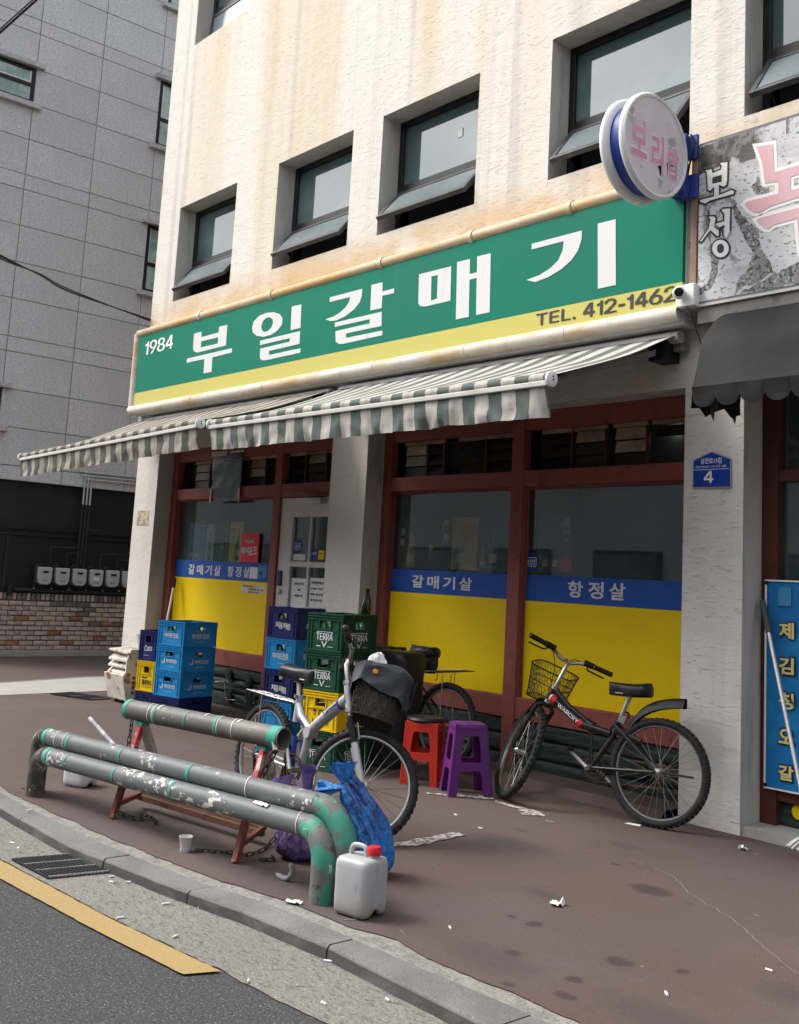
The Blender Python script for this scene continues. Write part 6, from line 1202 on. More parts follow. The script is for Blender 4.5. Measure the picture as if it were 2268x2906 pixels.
# ================================================================== bicycles
def lean_root(name, label, pos, hd, lean, grp):
    M = Matrix.Rotation(radians(hd), 3, 'Z') @ Matrix.Rotation(radians(lean), 3, 'X'); return thing(name, label, 'bicycle', (*pos, 0), M, grp)
def wheel(par, c, r, S, knobs=True, name='wheel', rimm=None, fn=None):
    """c local centre, S matrix (steer) function point->point"""
    tr = .023; ro = r - tr
    def T(b): b.v = [tuple(fn(Vector(v))) for v in b.v]; return b
    b = MB(); b.ring(c, ro, tr, (0, 1, 0), 56, 12); w = obj(name, T(b), m_rubber, par, 60)
    if knobs:
        b = MB()
        for k in range(54):
            for s in (-1, 0, 1):
                a = 2 * pi * (k + (.5 if s == 0 else 0)) / 54; R_ = Matrix.Rotation(-a, 3, 'Y'); off = Vector((ro + tr * (.97 if s == 0 else .80), s * .0145, 0)); b.obox(Vector(c) + R_ @ off, (.007, .010, .014), R_)
        o = obj('tread', T(b), m_rubber, w); o['kind'] = 'stuff'
    b = MB(); n = 56; vs = []
    for rr_, y in ((ro - .008, .013), (ro - .026, .011), (ro - .030, 0), (ro - .026, -.011), (ro - .008, -.013)): vs += [(c[0] + rr_ * cos(2 * pi * k / n), c[1] + y, c[2] + rr_ * sin(2 * pi * k / n)) for k in range(n)]
    b.add(vs, [(i * n + k, i * n + (k + 1) % n, (i + 1) * n + (k + 1) % n, (i + 1) * n + k) for i in range(4) for k in range(n)]); obj('rim', T(b), rimm or m_alu, w, 60)
    for k in range(28):
        a = 2 * pi * k / 28; s = 1 if k % 2 else -1; a2 = a + (.55 if (k // 2) % 2 else -.55)
        b = MB(); b.tube([(c[0] + .022 * cos(a2), c[1] + s * .028, c[2] + .022 * sin(a2)), (c[0] + (ro - .026) * cos(a), c[1] + s * .003, c[2] + (ro - .026) * sin(a))], .0012, 4); obj('spoke', T(b), m_spoke, w)
    b = MB(); b.tube([(c[0], c[1] - .05, c[2]), (c[0], c[1] - .03, c[2]), (c[0], c[1] - .03, c[2]), (c[0], c[1], c[2]), (c[0], c[1] + .03, c[2]), (c[0], c[1] + .03, c[2]), (c[0], c[1] + .05, c[2])], [.007, .007, .026, .014, .014, .026, .007], 12); obj('hub', T(b), m_chrome, w, 50)
    return w
def bicycle(label, pos, hd, lean, steer, r, wb, ha, P):
    t = lean_root('bicycle', label, pos, hd, lean, 'parked bicycles')
    ident = lambda v: v
    ax = Vector((-cos(ha), 0, sin(ha))); fa = Vector((wb, 0, r)); base = fa - Vector((sin(ha), 0, cos(ha))) * .04
    SM = Matrix.Rotation(radians(steer), 3, ax); F = lambda v: base + SM @ (Vector(v) - base)
    fm = P['fmat']
    def tb(name, pts, rad, m, steerit=False, n=10, par=None, sm=60):
        b = MB(); b.tube(pts, rad, n)
        if steerit: b.v = [tuple(F(v)) for v in b.v]
        return obj(name, b, m, par or t, sm)
    wheel(t, (0, 0, r), r, None, True, 'rear_wheel', P.get('rim'), ident)
    if P.get('front', True):
        wheel(t, tuple(fa), r, None, True, 'front_wheel', P.get('rim'), F)
    A = lambda s, o=0.: base + ax * s + Vector((o, 0, 0))
    bb = Vector(P['bb']); ht, hb = A(P['ht']), A(P['hb'])
    # fork
    cr = A(P['hb'] - .045)
    fk = tb('fork', [cr + Vector((0, -.055, 0)), cr + Vector((0, -.03, .018)), cr + Vector((0, .03, .018)), cr + Vector((0, .055, 0))], .013, P['forkmat'], True)
    for s in (-1, 1):
        o_ = Vector((0, s * .055, 0)); mid = lerp(cr, fa, .5)
        if P.get('susp'):
            tb('fork_boot', [lerp(cr, fa, q) + o_ for q in (0, .1, .14, .2, .24, .3, .34, .4)], [.017, .020, .016, .020, .016, .020, .016, .018], m_black, True, par=fk)
            tb('fork_leg', [lerp(cr, fa, .40) + o_, fa + o_], [.019, .015], P['forkmat'], True, par=fk)
        else:
            tb('fork_leg', [cr + o_, mid + o_ + Vector((.005, 0, 0)), fa + o_], [.014, .013, .010], P['forkmat'], True, par=fk)
        tb('brake_arm', [lerp(cr, fa, .12) + o_ * .9 + Vector((.025, 0, .02)), lerp(cr, fa, .30) + o_ * .6 + Vector((.03, 0, 0))], .007, m_chrome, True, par=fk)
    # head tube, frame
    fr = tb('frame', [ht, hb], .0205, fm, False, 14)
    def ft(name, *pts, r=.015, m=None): return tb(name, [Vector(p) for p in pts], r, m or fm, False, 12, fr)
    P['build'](ft, t, bb, ht, hb, r, tb, fr)
    for z in (ht, hb): tb('headset', [z - ax * .010, z + ax * .010], .024, m_chrome)
    # stem, bar
    bz = A(P['bz'], P['bx']); st_ = A(P['ht'] + .01)
    tb('stem', [st_, A(P['bz'] - .03), bz], [.013, .014, .014], m_chrome, True)
    bw = P['bw']; rise = P.get('rise', .03)
    tb('handlebar', bez([bz + Vector((-.05, -bw, rise)), bz + Vector((-.035, -bw * .6, rise)), bz + Vector((-.005, -bw * .28, rise * .6)), bz + Vector((0, -.04, 0)), bz + Vector((0, .04, 0)), bz + Vector((-.005, bw * .28, rise * .6)), bz + Vector((-.035, bw * .6, rise)), bz + Vector((-.05, bw, rise))], 6), .0115, P.get('barmat', m_chrome), True)
    for s in (-1, 1):
        e, i_ = bz + Vector((-.052, s * (bw + .005), rise)), bz + Vector((-.038, s * (bw - .115), rise))
        g_ = tb('grip', [e, lerp(e, i_, .03), lerp(e, i_, .05), lerp(e, i_, .5), lerp(e, i_, .95), i_], [.0135, .0185, .016, .0165, .016, .018], m_black, True)
        j0 = lerp(e, i_, 1.25)
        tb('shifter', [lerp(e, i_, 1.05), lerp(e, i_, 1.55)], .020, m_black, True)
        tb('brake_lever', bez([j0 + Vector((.012, 0, -.006)), j0 + Vector((.05, s * .012, -.02)), lerp(e, i_, .7) + Vector((.055, 0, -.025)), lerp(e, i_, .2) + Vector((.05, 0, -.028))], 4), .0052, P.get('levermat', m_black), True)
        tb('brake_cable', bez([j0 + Vector((.03, -s * .03, 0)), bz + Vector((.10, s * bw * .25, .05)), bz + Vector((.07, s * .03, -.06)), A(P['hb'] + .02, .05)], 6), .0028, m_cable, True, 5)
    # saddle
    sx, sz, stl = P['saddle']; R_ = Matrix.Rotation(P.get('stilt', 0), 3, 'Y'); b = MB()
    def sad(u, v):
        x = lerp(-.13, .14, u); w_ = lerp(.075, .018, min(1, max(0, (u - .12) / .6)) ** .8) * (math.sqrt(max(0, 1 - ((.12 - u) / .12) ** 2)) if u < .12 else 1) * (math.sqrt(max(.0, 1 - ((u - .9) / .1) ** 2)) if u > .9 else 1)
        a = pi * (v * 1.5 - .25); yy = w_ * cos(pi - a); zz = .032 * sin(a) + .012 * (abs(u - .45)) ** 1.5 * 2 - (.022 if sin(a) < 0 else 0)
        return Vector((sx, 0, sz)) + R_ @ Vector((x, yy, zz))
    b.grid(20, 16, sad); sd_ = obj('saddle', b, P.get('saddlemat', m_saddle), t, 75)
    if P.get('sadpad'):
        b = MB(); b.lathe([(0, .036), (.055, .034), (.098, .018), (.108, -.012), (.090, -.035), (0, -.04)], (sx - .01, 0, sz + .0), 24, R_ , 1.28, .82); obj('saddle_cover', b, m_saddle, t, 60)
    tb('saddle_rail', [(sx - .07, .02, sz - .028), (sx + .09, .02, sz - .03)], .004, m_chrome, par=sd_); tb('saddle_rail', [(sx - .07, -.02, sz - .028), (sx + .09, -.02, sz - .03)], .004, m_chrome, par=sd_)
    tb('saddle_clamp', [(sx, -.025, sz - .035), (sx, .025, sz - .035)], .014, m_chrome, par=sd_)
    tb('seat_post', [(sx + .0, 0, sz - .032), P['seattop']], .0135, P.get('postmat', m_chrome)); 
    # crank, chain
    ck = tb('crank', [bb + Vector((0, -.06, 0)), bb + Vector((0, .06, 0))], .017, m_chrome)
    ca = P.get('crank', .9)
    for s in (-1, 1):
        dv = Vector((cos(ca), 0, sin(ca))) * .155 * s; o_ = Vector((0, s * .062, 0))
        tb('crank_arm', [bb + o_, bb + o_ + dv], [.013, .009], P.get('armmat', m_alu), par=ck)
        pc = bb + o_ + dv + Vector((0, s * .05, 0)); b = MB()
        b.box(pc.x - .04, pc.x + .04, pc.y - .04, pc.y - .03, pc.z - .010, pc.z + .010); b.box(pc.x - .04, pc.x + .04, pc.y + .03, pc.y + .04, pc.z - .010, pc.z + .010); b.box(pc.x - .045, pc.x - .033, pc.y - .04, pc.y + .04, pc.z - .010, pc.z + .010); b.box(pc.x + .033, pc.x + .045, pc.y - .04, pc.y + .04, pc.z - .010, pc.z + .010); b.box(pc.x - .006, pc.x + .006, pc.y - .05, pc.y + .04, pc.z - .006, pc.z + .006)
        obj('pedal', b, m_black, ck)
    ys = -.045
    for R2, m2 in ((.078, m_chain), (.062, m_rust), (.045, m_chain)):
        b = MB(); b.ring((bb.x, ys + (.078 - R2) * .4, bb.z), R2, .0045, (0, 1, 0), 32, 6); obj('chainring', b, m2, ck, 60)
    b = MB(); b.ring((0, ys, r), .036, .006, (0, 1, 0), 20, 6); b.ring((0, ys + .01, r), .048, .004, (0, 1, 0), 20, 6); b.ring((.02, ys, r - .075), .018, .004, (0, 1, 0), 14, 5); obj('sprocket', b, m_rust, t, 60)
    b = MB(); b.tube([(0, ys, r + .036), (bb.x, ys, bb.z + .078)], .0045, 5); b.tube([(.01, ys, r - .09), (bb.x, ys, bb.z - .078)], .0045, 5); obj('chain', b, m_rust, t, 60)
    tb('derailleur', [(0, ys - .012, r - .01), (.02, ys - .012, r - .075), (.045, ys - .012, r - .12)], .008, m_black)
    for s in (-1, 1): tb('chain_stay', [(0, s * .055, r), (bb.x * .6, s * .045, lerp(r, bb.z, .6)), bb + Vector((0, s * .02, 0))], .0095, P.get('staymat', fm))
    return t, F, A, tb, fm
def basket(t, F, c, L, Wd, H, m, taper=.78):
    """mesh basket, front-assembly coordinates: c = top rim centre"""
    b = MB(); c = Vector(c)
    def rp(u, z):  # rounded rectangle perimeter
        s = lerp(taper, 1, z); a = u * 2 * pi; x = math.copysign(abs(cos(a)) ** .5, cos(a)); y = math.copysign(abs(sin(a)) ** .5, sin(a)); return c + Vector((x * L / 2 * s, y * Wd / 2 * s, (z - 1) * H))
    for z, rr_ in ((1, .005), (.0, .004), (.55, .003)): b.tube([rp(k / 40, z) for k in range(40)], rr_, 5, closed=True)
    o = obj('basket', MBf(b, F), m, t, 60)
    b = MB(); n = 46
    for k in range(n):
        for sg in (1, -1): b.tube([rp(k / n, 1), rp((k + 1.5 * sg) / n, .5), rp((k + 3 * sg) / n, 0)], .0013, 3, cap=False)
    for k in range(10):
        x = lerp(-L / 2, L / 2, (k + .5) / 10) * taper; hw_ = Wd / 2 * taper * .94; b.tube([c + Vector((x, -hw_, -H)), c + Vector((x, hw_, -H))], .0013, 3, cap=False)
        y = lerp(-Wd / 2, Wd / 2, (k + .5) / 10) * taper; hl = L / 2 * taper * .94; b.tube([c + Vector((-hl, y, -H)), c + Vector((hl, y, -H))], .0013, 3, cap=False)
    o2 = obj('basket_mesh', MBf(b, F), m, o); o2['kind'] = 'stuff'; return o
def MBf(b, F): b.v = [tuple(F(Vector(v))) for v in b.v]; return b

# --- black bicycle leaning at the right
def bk_black(ft, t, bb, ht, hb, r, tb, fr):
    ft('down_tube', ht * .35 + hb * .65, (.50, 0, .505), (.31, 0, .475), r=[.026, .026, .022])
    ft('top_tube', ht * .9 + hb * .1, (.60, 0, .60), (.47, 0, .525), r=.018)
    ft('seat_tube', (.262, 0, .57), (.295, 0, .46), bb, r=.016)
    ft('hinge_strut', (.455, .0, .52), (.435, 0, .42), bb, r=.013); ft('hinge_plate', (.50, -.012, .53), (.43, -.012, .50), r=.030)
    for s in (-1, 1): ft('seat_stay', (.285, s * .03, .535), (.12, s * .05, .41), (0, s * .055, r), r=.010)
    ft('shock', (.28, 0, .50), (.12, 0, .455), r=[.022, .018], m=m_chain)
    tb('frame_bag', bez([(.235, 0, .545), (.215, -.02, .60), (.27, -.03, .60), (.31, -.02, .52), (.36, -.03, .49), (.44, -.02, .50)], 5), .006, m_cable)
    b = MB(); b.beam((.245, 0, .545), (.235, 0, .585), .05, .045); obj('seat_clamp', b, m_chrome, fr)
P1 = dict(fmat=m_bikeblack, forkmat=m_bikeblack, bb=(.42, 0, .268), ht=.46, hb=.365, bz=.655, bx=.055, bw=.285, rise=.03, saddle=(.205, .742, 0), seattop=(.262, 0, .56), stilt=radians(4), crank=radians(35), build=bk_black, rim=m_chrome)
t, F, A, tb, fm = bicycle('black folding bicycle with wire basket leaning on the right wall and pillar', (-3.741, -.2946), 192.7, 7.2, -45.2, .300, .931, radians(65.4), P1)
basket(t, F, A(.60, .17), .21, .29, .20, m_basket)
tb('basket_stay', [A(.40, .22), Vector((.931, .05, .31))], .003, m_chain, True); tb('basket_stay', [A(.40, .22), Vector((.931, -.05, .31))], .003, m_chain, True)
b = MB(); b.grid(12, 4, lambda u, v: F(A(.33, .0) + Vector((.10 + .33 * (1 - cos(u * 1.0)), lerp(-.028, .028, v), .06 - .10 * u * u + .004 - .012 * (2 * v - 1) ** 2)))); obj('front_mudguard', b, m_black, t, 60)
def mud(u, v):
    q = bez([(.200, 0, .545), (.14, 0, .63), (.06, 0, .685), (-.04, 0, .715), (-.135, 0, .725)], 6); p = q[min(int(round(u * (len(q) - 1))), len(q) - 1)]
    w = lerp(.022, .034, u); s = 2 * v - 1; return p + Vector((.012 * s * s * .5, w * s, -.058 * s * s))
b = MB(); b.grid(24, 8, mud); obj('rear_mudguard', b, m_black, t, 60)
tb('kickstand', [(-.03, .06, .305), (-.235, .085, .305)], .006, m_black)
dn = Vector((.50 - .70, 0, .505 - .66)).normalized()
# brand lettering on the down tube (near, left side)
hd0, hb0 = A(.46), A(.365); p0 = hd0 * .35 + hb0 * .65; p1 = Vector((.50, 0, .505)); dv = (p1 - p0)
ux = dv.normalized(); uz = Vector((-ux.z, 0, ux.x)); uz = uz if uz.z > 0 else -uz; 
text('WARCRY', m_rimwhite, p0 + dv * .30 + Vector((0, .0265, 0)) - uz * .012, ux, uz, dv.length * .62, .024, t, .03, lift=.0)
for q in (.12, .95): 
    b = MB(); pp = p0 + dv * q; b.tube([pp - ux * .016, pp + ux * .016], .0272, 14, cap=False); obj('red_flash', b, m_capred, t, 60)
b = MB(); b.tube([p0 + dv * .02, p0 + dv * .10], .0270, 14, cap=False); obj('white_flash', b, m_rimwhite, t, 60)

# --- silver bicycle behind the pipe rails
def bk_silver(ft, t, bb, ht, hb, r, tb, fr):
    ft('main_tube', ht * .45 + hb * .55, (.57, 0, .565), (.435, 0, .470), r=[.030, .031, .028])
    ft('rear_tube', (.435, 0, .475), (.33, 0, .535), (.285, 0, .60), r=[.024, .024, .021])
    ft('seat_tube', (.287, 0, .50), (.285, 0, .645), r=.021); ft('lower_tube', (.432, 0, .475), (.425, 0, .40), bb, r=[.024, .022, .022])
    ft('joint_box', (.445, -.03, .465), (.445, .03, .465), r=.032)
    for s in (-1, 1): ft('swing_arm', (.33, s * .03, .42), (.16, s * .05, .36), (0, s * .055, r), r=.011, m=m_bandblue); ft('swing_strut', (.345, s * .03, .43), (.355, s * .03, .33), bb + Vector((-.03, s * .03, 0)), r=.015, m=m_bandblue)
    ft('shock', (.36, 0, .43), (.395, 0, .475), r=[.026, .022], m=m_chrome)
    tb('quick_release', [(.285, -.035, .635), (.285, .035, .635)], .010, m_chrome)
P2 = dict(fmat=m_silver, forkmat=m_silver, bb=(.395, 0, .262), ht=.52, hb=.375, bz=.648, bx=.022, bw=.355, rise=.045, saddle=(.245, .758, 0), seattop=(.286, 0, .60), stilt=radians(3), crank=radians(-60), susp=True, build=bk_silver, postmat=m_alu)
t, F, A, tb, fm = bicycle('silver suspension bicycle with cloth covered basket behind the pipe rails', (-5.1996, -2.010), -3.57, -6.57, 55.9, .2855, .938, radians(69.2), P2)
bk = basket(t, F, A(.60, .205), .29, .30, .235, m_basket, .80)
b = MB(); cl_ = A(.60, .205); vs_ = []
for (s__, z__) in ((.985, -.01), (.80 * .985, -.232)): vs_ += [F(cl_ + Vector((math.copysign(abs(cos(2 * pi * k / 32)) ** .5, cos(2 * pi * k / 32)) * .145 * s__, math.copysign(abs(sin(2 * pi * k / 32)) ** .5, sin(2 * pi * k / 32)) * .15 * s__, z__))) for k in range(32)]
b.add(vs_, [(k, (k + 1) % 32, 32 + (k + 1) % 32, 32 + k) for k in range(32)] + [tuple(range(32, 64))]); obj('basket_liner', b, mat('brown_net_liner', (.040, .033, .027), .8, layers=(((60, 60, 60), 2, .5, .6, (.075, .062, .05), .7),), bumps=(((90, 90, 90), 1, .8, .006),)), bk, 60)
b = MB()
def cov(u, v):
    a = u * 2 * pi; c = A(.60, .205); s = min(1, v / .45) ; drop = max(0, v - .45) / .55
    x = math.copysign(abs(cos(a)) ** .5, cos(a)); y = math.copysign(abs(sin(a)) ** .5, sin(a)); rr_ = s * (1.035 + .035 * drop)
    z = .065 * (1 - s ** 2) + .012 - (.125 + .035 * sin(2 * a + 2.6) + .012 * sin(7 * a)) * drop
    p = c + Vector((x * .152 * rr_, y * .157 * rr_, z)); q = .017; return F(p + Vector((q * noise.noise((p.x * 12, p.y * 12, p.z * 12)), q * noise.noise((p.x * 12 + 5, p.y * 12, p.z * 12)), q * noise.noise((p.x * 12, p.y * 12 + 9, p.z * 12)))))
b.grid(96, 30, cov); cv = obj('basket_cover', b, m_cloth, t, 40)
for k, o_ in enumerate((-.05, .045)):
    b = MB(); cc_ = A(.60, .205); b.tube([F(cc_ + Vector((.157 + .012, o_, z_))) for z_ in (.02, -.05, -.11)] , .004, 5); obj('cover_seam', b, m_black, cv)
b = MB(); c_ = F(A(.60, .205) + Vector((-.05, -.16, -.02))); b.lathe([(0, .004), (.013, .003), (.014, 0)], c_ , 14, (SMx := (F(Vector((0, -1, 0))) - F(Vector((0, 0, 0)))).to_track_quat('Z', 'Y').to_matrix())); obj('orange_button', b, mat('orange_button', (.55, .22, .02), .5), cv)
b = MB(); cw = A(.60, .205) + Vector((-.06, -.07, .06))
b.lathe([(.045, -.06), (.05, -.03), (.046, .0), (.034, .025), (.018, .045), (0, .055)], cw, 24, None, 1.1, .8); b.v = [tuple(F(crumple(crumple(v, .022, 24, 3), .010, 60, 5))) for v in b.v]; wb_ = tag(obj('carrier_bag', b, mat('white_carrier_bag', (.68, .66, .66), .35, layers=(((9, 9, 9), 3, .60, .64, (.55, .05, .06), .9),)), t, 75))
wb_.matrix_basis = t.matrix_basis; wb_.parent = None; tag(wb_, 'white and red carrier bag tucked into the silver bicycle basket', 'bag')
# rack over the rear wheel
def rack(t, tb, x0, x1, z0, z1, m, w=.055, legs=True):
    rk = tb('rack', [(x1, -.02, z1), (x1, .02, z1)], .010, m)
    for y in (-w, -w * .33, w * .33, w): tb('rack_bar', [(x0, y, z0), (lerp(x0, x1, .7), y, lerp(z0, z1, .7)), (x1, y * .3, z1)], .0042, m, par=rk)
    for q in (0, .3, .6): tb('rack_cross', [(lerp(x0, x1, q), -w, lerp(z0, z1, q)), (lerp(x0, x1, q), w, lerp(z0, z1, q))], .0042, m, par=rk)
    if legs:
        for s in (-1, 1): tb('rack_leg', [(lerp(x0, x1, .38), s * w, lerp(z0, z1, .38)), (0.0, s * .062, .30)], .0038, m, par=rk)
    return rk
rk = rack(t, tb, -.205, .262, .615, .600, m_chrome)
for k in range(3): tb('bungee_hook', bez([(-.20 + .1 * k, -.056, .615), (-.205 + .1 * k, -.06, .56), (-.19 + .1 * k, -.06, .545), (-.18 + .1 * k, -.06, .56)], 4), .003, m_black, par=rk)
tb('rear_stay', [(-.20, -.05, .61), (-.205, -.05, .47)], .003, m_black, par=rk)
mt0 = A(.52) * .45 + A(.375) * .55; m1_ = Vector((.57, 0, .565)); dv = m1_ - mt0; ux = (-dv).normalized(); uz = Vector((-ux.z, 0, ux.x)); uz = uz if uz.z > 0 else -uz
text('Lampier', m_bandblue, m1_ - dv * .10 + Vector((0, -.032, 0)) - uz * .012, ux, uz, dv.length * .6, .026, t, .02, lift=.0)
b = MB(); b.tube([mt0 + dv * .26, mt0 + dv * .34], .0322, 14, cap=False); obj('blue_band', b, m_bracketblue, t, 60)
pA, pB = Vector((.43, -.0255, .476)), Vector((.34, -.0255, .527)); ux = (pA - pB).normalized(); uz = Vector((-ux.z, 0, ux.x)); uz = uz if uz.z > 0 else -uz
text('Lampier', m_bandblue, pB - uz * .010, ux, uz, .09, .022, t, .02, lift=.0)
b = MB(); b.beam(F(Vector((.938, 0, .2855)) + Vector((.245 * cos(-.9), .010, .245 * sin(-.9)))), F(Vector((.938, 0, .2855)) + Vector((.245 * cos(-.45), .010, .245 * sin(-.45)))), .016, .006); obj('yellow_reflector', b, mat('yellowed_reflector', (.38, .32, .17), .5), t)
# --- third bicycle half hidden behind the bin
def bk_third(ft, t, bb, ht, hb, r, tb, fr):
    ft('down_tube', hb, bb, r=.018); ft('top_tube', ht, (.355, 0, .59), r=.016); ft('seat_tube', (.375, 0, .66), bb, r=.016)
    for s in (-1, 1): ft('seat_stay', (.36, s * .02, .58), (0, s * .055, r), r=.009)
P3 = dict(fmat=m_bikeblack, forkmat=m_bikeblack, bb=(.33, 0, .27), ht=.46, hb=.34, bz=.50, bx=.03, bw=.20, saddle=(.28, .80, 0), seattop=(.385, 0, .60), stilt=0, crank=radians(70), build=bk_third, sadpad=True, rim=m_alu)
P3['saddle'] = (.305, .795, 0)
t, F, A, tb, fm = bicycle('dark bicycle with padded saddle and rear rack behind the bin', (-5.60, -.205), 181, 5, 8, .300, .95, radians(68), P3)
rack(t, tb, -.165, .33, .70, .64, m_chrome, .06)
b = MB(); b.lathe([(0, -.075), (.045, -.07), (.06, -.02), (.055, .04), (0, .05)], (.235, 0, .715), 18, None, 1.35, .9); obj('saddle_bag', b, m_saddle, t, 60)
for k in range(3): tb('bungee_hook', bez([(.22 - .14 * k, .058, .66), (.215 - .14 * k, .06, .62), (.23 - .14 * k, .06, .60)], 4), .003, m_black)

# ================================================================== litter
def flake(name, label, cat, loc, w, d_, h, m, seed, rot=0., grp=None, n=6):
    b = MB(); b.grid(n, n, lambda u, v: (lerp(-w / 2, w / 2, u) * (1 + .3 * noise.noise((u * 2, v * 2, seed))), lerp(-d_ / 2, d_ / 2, v) * (1 + .3 * noise.noise((u * 2, v * 2, seed + 5))), .002 + h * abs(noise.noise((u * 2.6 + .3, v * 2.6 + .7, seed + 9)))))
    o = obj(name, b, m, None, 40); o.location = loc; o.rotation_euler = (0, 0, rot); return tag(o, label, cat, grp)
flake('tissue', 'crumpled white tissue lying alone on the open pavement at the right', 'tissue', (-3.052, -1.926, 0), .055, .060, .045, m_cream, 1, .5)
flake('foil_scrap', 'shiny foil scrap on the pavement near the right pillar', 'litter', (-3.192, -.291, 0), .045, .035, .035, m_chrome, 2, .3)
flake('paper_scrap', 'flat white paper under the black bicycle rear wheel', 'litter', (-3.85, -.345, .001), .085, .050, .004, m_paper, 3, .2)
flake('receipt_scrap', 'small brown printed scrap on the pavement by the front wheel of the black bicycle', 'litter', (-4.129, -.741, 0), .055, .02, .008, mat('brown_scrap', (.30, .25, .19), .8, layers=(((40, 40, 40), 2, .5, .55, (.03, .03, .03), .9),)), 4)
flake('paper_scrap', 'scrap of grey paper at the foot of the front rail, beside the jerrycan', 'litter', (-3.625, -2.855, 0), .07, .035, .02, m_paper, 6, .6)
flake('leaf_litter', 'curled dark leaf on the pavement edge at the far left', 'litter', (-6.15, -2.93, 0), .07, .05, .03, m_rust, 16, .6)
rg = tag(obj('rubber_strip', MB().tube(bez([(-3.885, -2.695, .075), (-3.872, -2.69, .045), (-3.88, -2.70, .018), (-3.905, -2.705, .008), (-3.95, -2.705, .010), (-3.975, -2.70, .014)], 5), [.004] + [.012] * 20 + [.009, .007, .006, .005, .004], 8), mat('grey_rubber', (.21, .215, .22), .6), None, 60), 'curled grey rubber strip under the purple bag', 'litter')
st1 = tag(obj('striped_stick', MB().tube([(-5.93, -2.38, .11), (-6.35, -2.497, .350)], .013, 8), mat('blue_grey_stick', (.36, .39, .41), .6, layers=(((30, 3, 3), 2, .5, .56, (.62, .62, .61), .9),)), None, 60), 'pale stick leaning up behind the left end of the pipe rails', 'stick')
bb_ = MB(); bb_.tube([(-.02, 0, .0045), (.006, 0, .0045)], .0042, 8); bme_w = bb_.mesh('cigarette_butt', m_paper, 60)
BUTT = [(-5.584, -3.145, .006, 'cigarette butt lying on the kerb at the far left'), (-5.738, -3.275, ZR, 'cigarette butt in the gutter at the left edge of the frame'), (-5.194, -3.377, ZR, 'cigarette butt in the gutter left of the drain grate'), (-5.041, -3.417, ZR + .012, 'cigarette butt lying on the left corner of the drain grate'), (-4.458, -3.235, ZR, 'leftmost of three cigarette butts right of the drain grate'), (-4.393, -3.265, ZR, 'lowest of three cigarette butts right of the drain grate'), (-4.348, -3.199, ZR, 'rightmost of three cigarette butts right of the drain grate'),
        (-4.004, -3.204, ZR, 'cigarette butt below the second kerb joint'), (-3.901, -3.118, ZR, 'longer cigarette butt close under the kerb'), (-3.967, -3.123, ZR, 'short cigarette butt close under the kerb'), (-3.645, -3.366, ZR, 'cigarette butt in the middle of the gutter'), (-3.938, -3.455, ZR, 'cigarette butt on the edge of the yellow line'), (-3.128, -3.387, ZR, 'cigarette butt at the asphalt edge past the end of the yellow line'), (-3.149, -3.048, ZR, 'cigarette butt just below the kerb joint by the jerrycan'), (-2.855, -3.282, ZR, 'cigarette butt beside the crack in the gutter'), (-2.767, -3.088, ZR, 'cigarette butt in the gutter at the bottom right'),
        (-4.488, -1.123, 0, 'cigarette butt on the pavement near the purple stool'), (-4.197, -1.231, 0, 'cigarette butt on the pavement left of the open area'), (-3.059, -2.528, 0, 'cigarette butt on the pavement right of the jerrycan'), (-2.195, -2.371, 0, 'cigarette butt on the pavement at the lower right'), (-2.14, -1.852, 0, 'cigarette butt on the pavement near the right edge')]
rb = random.Random(4)
for x, y, z, lb in BUTT:
    o = link('cigarette_butt', bme_w); o.location = (x, y, z); o.rotation_euler = (0, 0, rb.uniform(0, 6.3)); o.scale = (rb.uniform(.8, 1.25), 1, 1); tag(o, lb, 'cigarette butt', 'cigarette butts on the ground')
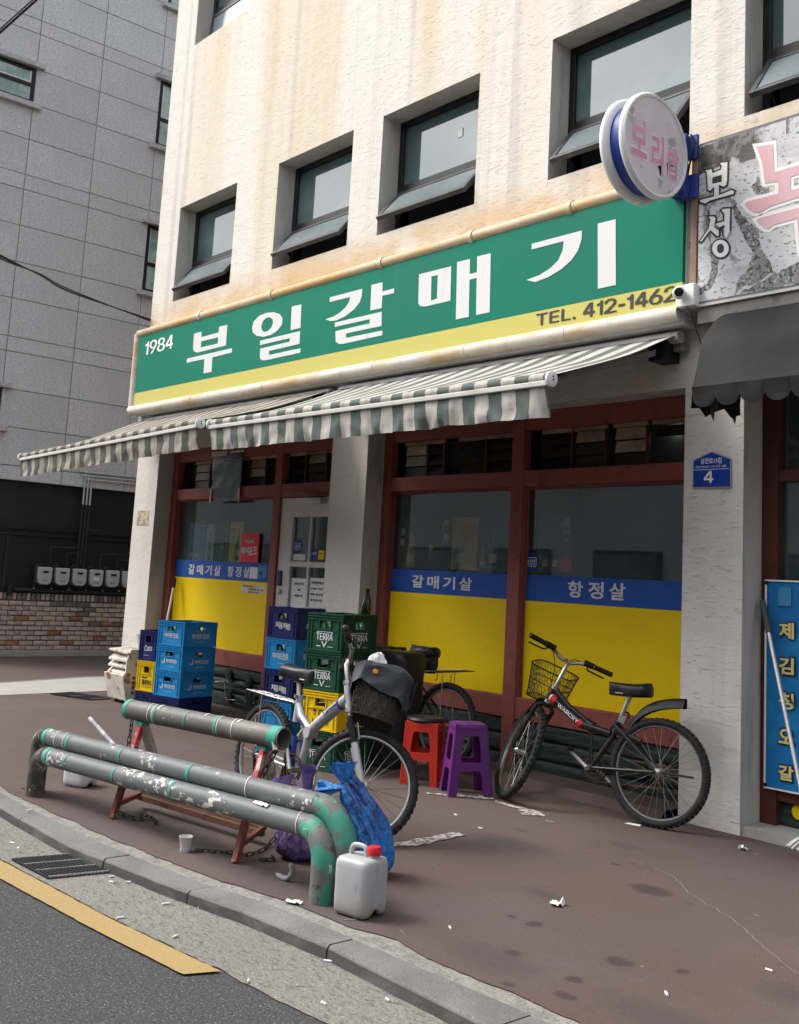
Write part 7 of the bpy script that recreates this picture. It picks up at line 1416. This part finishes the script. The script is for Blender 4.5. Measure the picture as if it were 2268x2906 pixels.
# thin worn paint strokes and stains that lie on the pavement: sheets with ragged outline
def sheet(name, pts, m, z, rough=.02, seed=0, hole=.0):
    P = []
    for (a, c) in zip(pts, pts[1:] + pts[:1]):
        for k in range(10):
            q = k / 10; x, y = lerp(a[0], c[0], q), lerp(a[1], c[1], q); P.append((x + rough * noise.noise((x * 25, y * 25, seed)), y + rough * noise.noise((x * 25, y * 25, seed + 4))))
    me = polymesh([P])
    for v in me.vertices: v.co.z = z + (.0005 if v.co.z > 0 else 0)
    me.materials.clear(); me.materials.append(m); o = link(name, me); o['kind'] = 'structure'; return o
m_scuff = mat('worn_white_paint', (.40, .375, .36), .85, layers=(((34, 34, 34), 4, .50, .56, (.13, .093, .085), 1.), ))
sheet('paint_scuff', [(-4.13, -1.955), (-4.16, -1.90), (-4.20, -1.42), (-4.12, -1.40), (-4.07, -1.78)], m_scuff, .004, .03, 1)
sheet('paint_scuff', [(-4.60, -.66), (-4.66, -.62), (-4.36, -.60), (-4.22, -.66), (-4.33, -.74), (-4.44, -.66)], m_scuff, .004, .03, 2)
sheet('paint_scuff', [(-5.02, -.88), (-5.05, -.84), (-4.75, -.56), (-4.70, -.60)], m_scuff, .004, .03, 3)
m_crack = mat('pale_crack', (.30, .25, .235), .9)
def crack(pts, w, m, z, seed):
    Q = bez([(p[0], p[1], 0) for p in pts], 10); b = MB(); vs = []
    for i, p in enumerate(Q):
        o = .012 * noise.noise((p.x * 14, p.y * 14, seed)); ww = w * (.5 + abs(noise.noise((p.x * 20, p.y * 20, seed + 2)))); vs += [(p.x + o - ww, p.y + o, z), (p.x + o + ww, p.y + o + ww * .4, z)]
    b.add(vs, [(2 * i, 2 * i + 1, 2 * i + 3, 2 * i + 2) for i in range(len(Q) - 1)]); return st('crack', b, m)
crack([(-3.36, -1.02), (-3.1, -1.08), (-2.80, -1.30), (-2.55, -1.42), (-2.3, -1.62), (-1.9, -1.9)], .0022, m_crack, .004, 1)
crack([(-3.05, -3.33), (-3.0, -3.24), (-2.93, -3.19), (-2.80, -3.13), (-2.72, -3.07)], .003, m_joint, ZR + .003, 5)
crack([(-3.35, -2.82), (-3.30, -2.72), (-3.16, -2.70), (-3.05, -2.74), (-2.98, -2.72)], .004, m_joint, .004, 7)
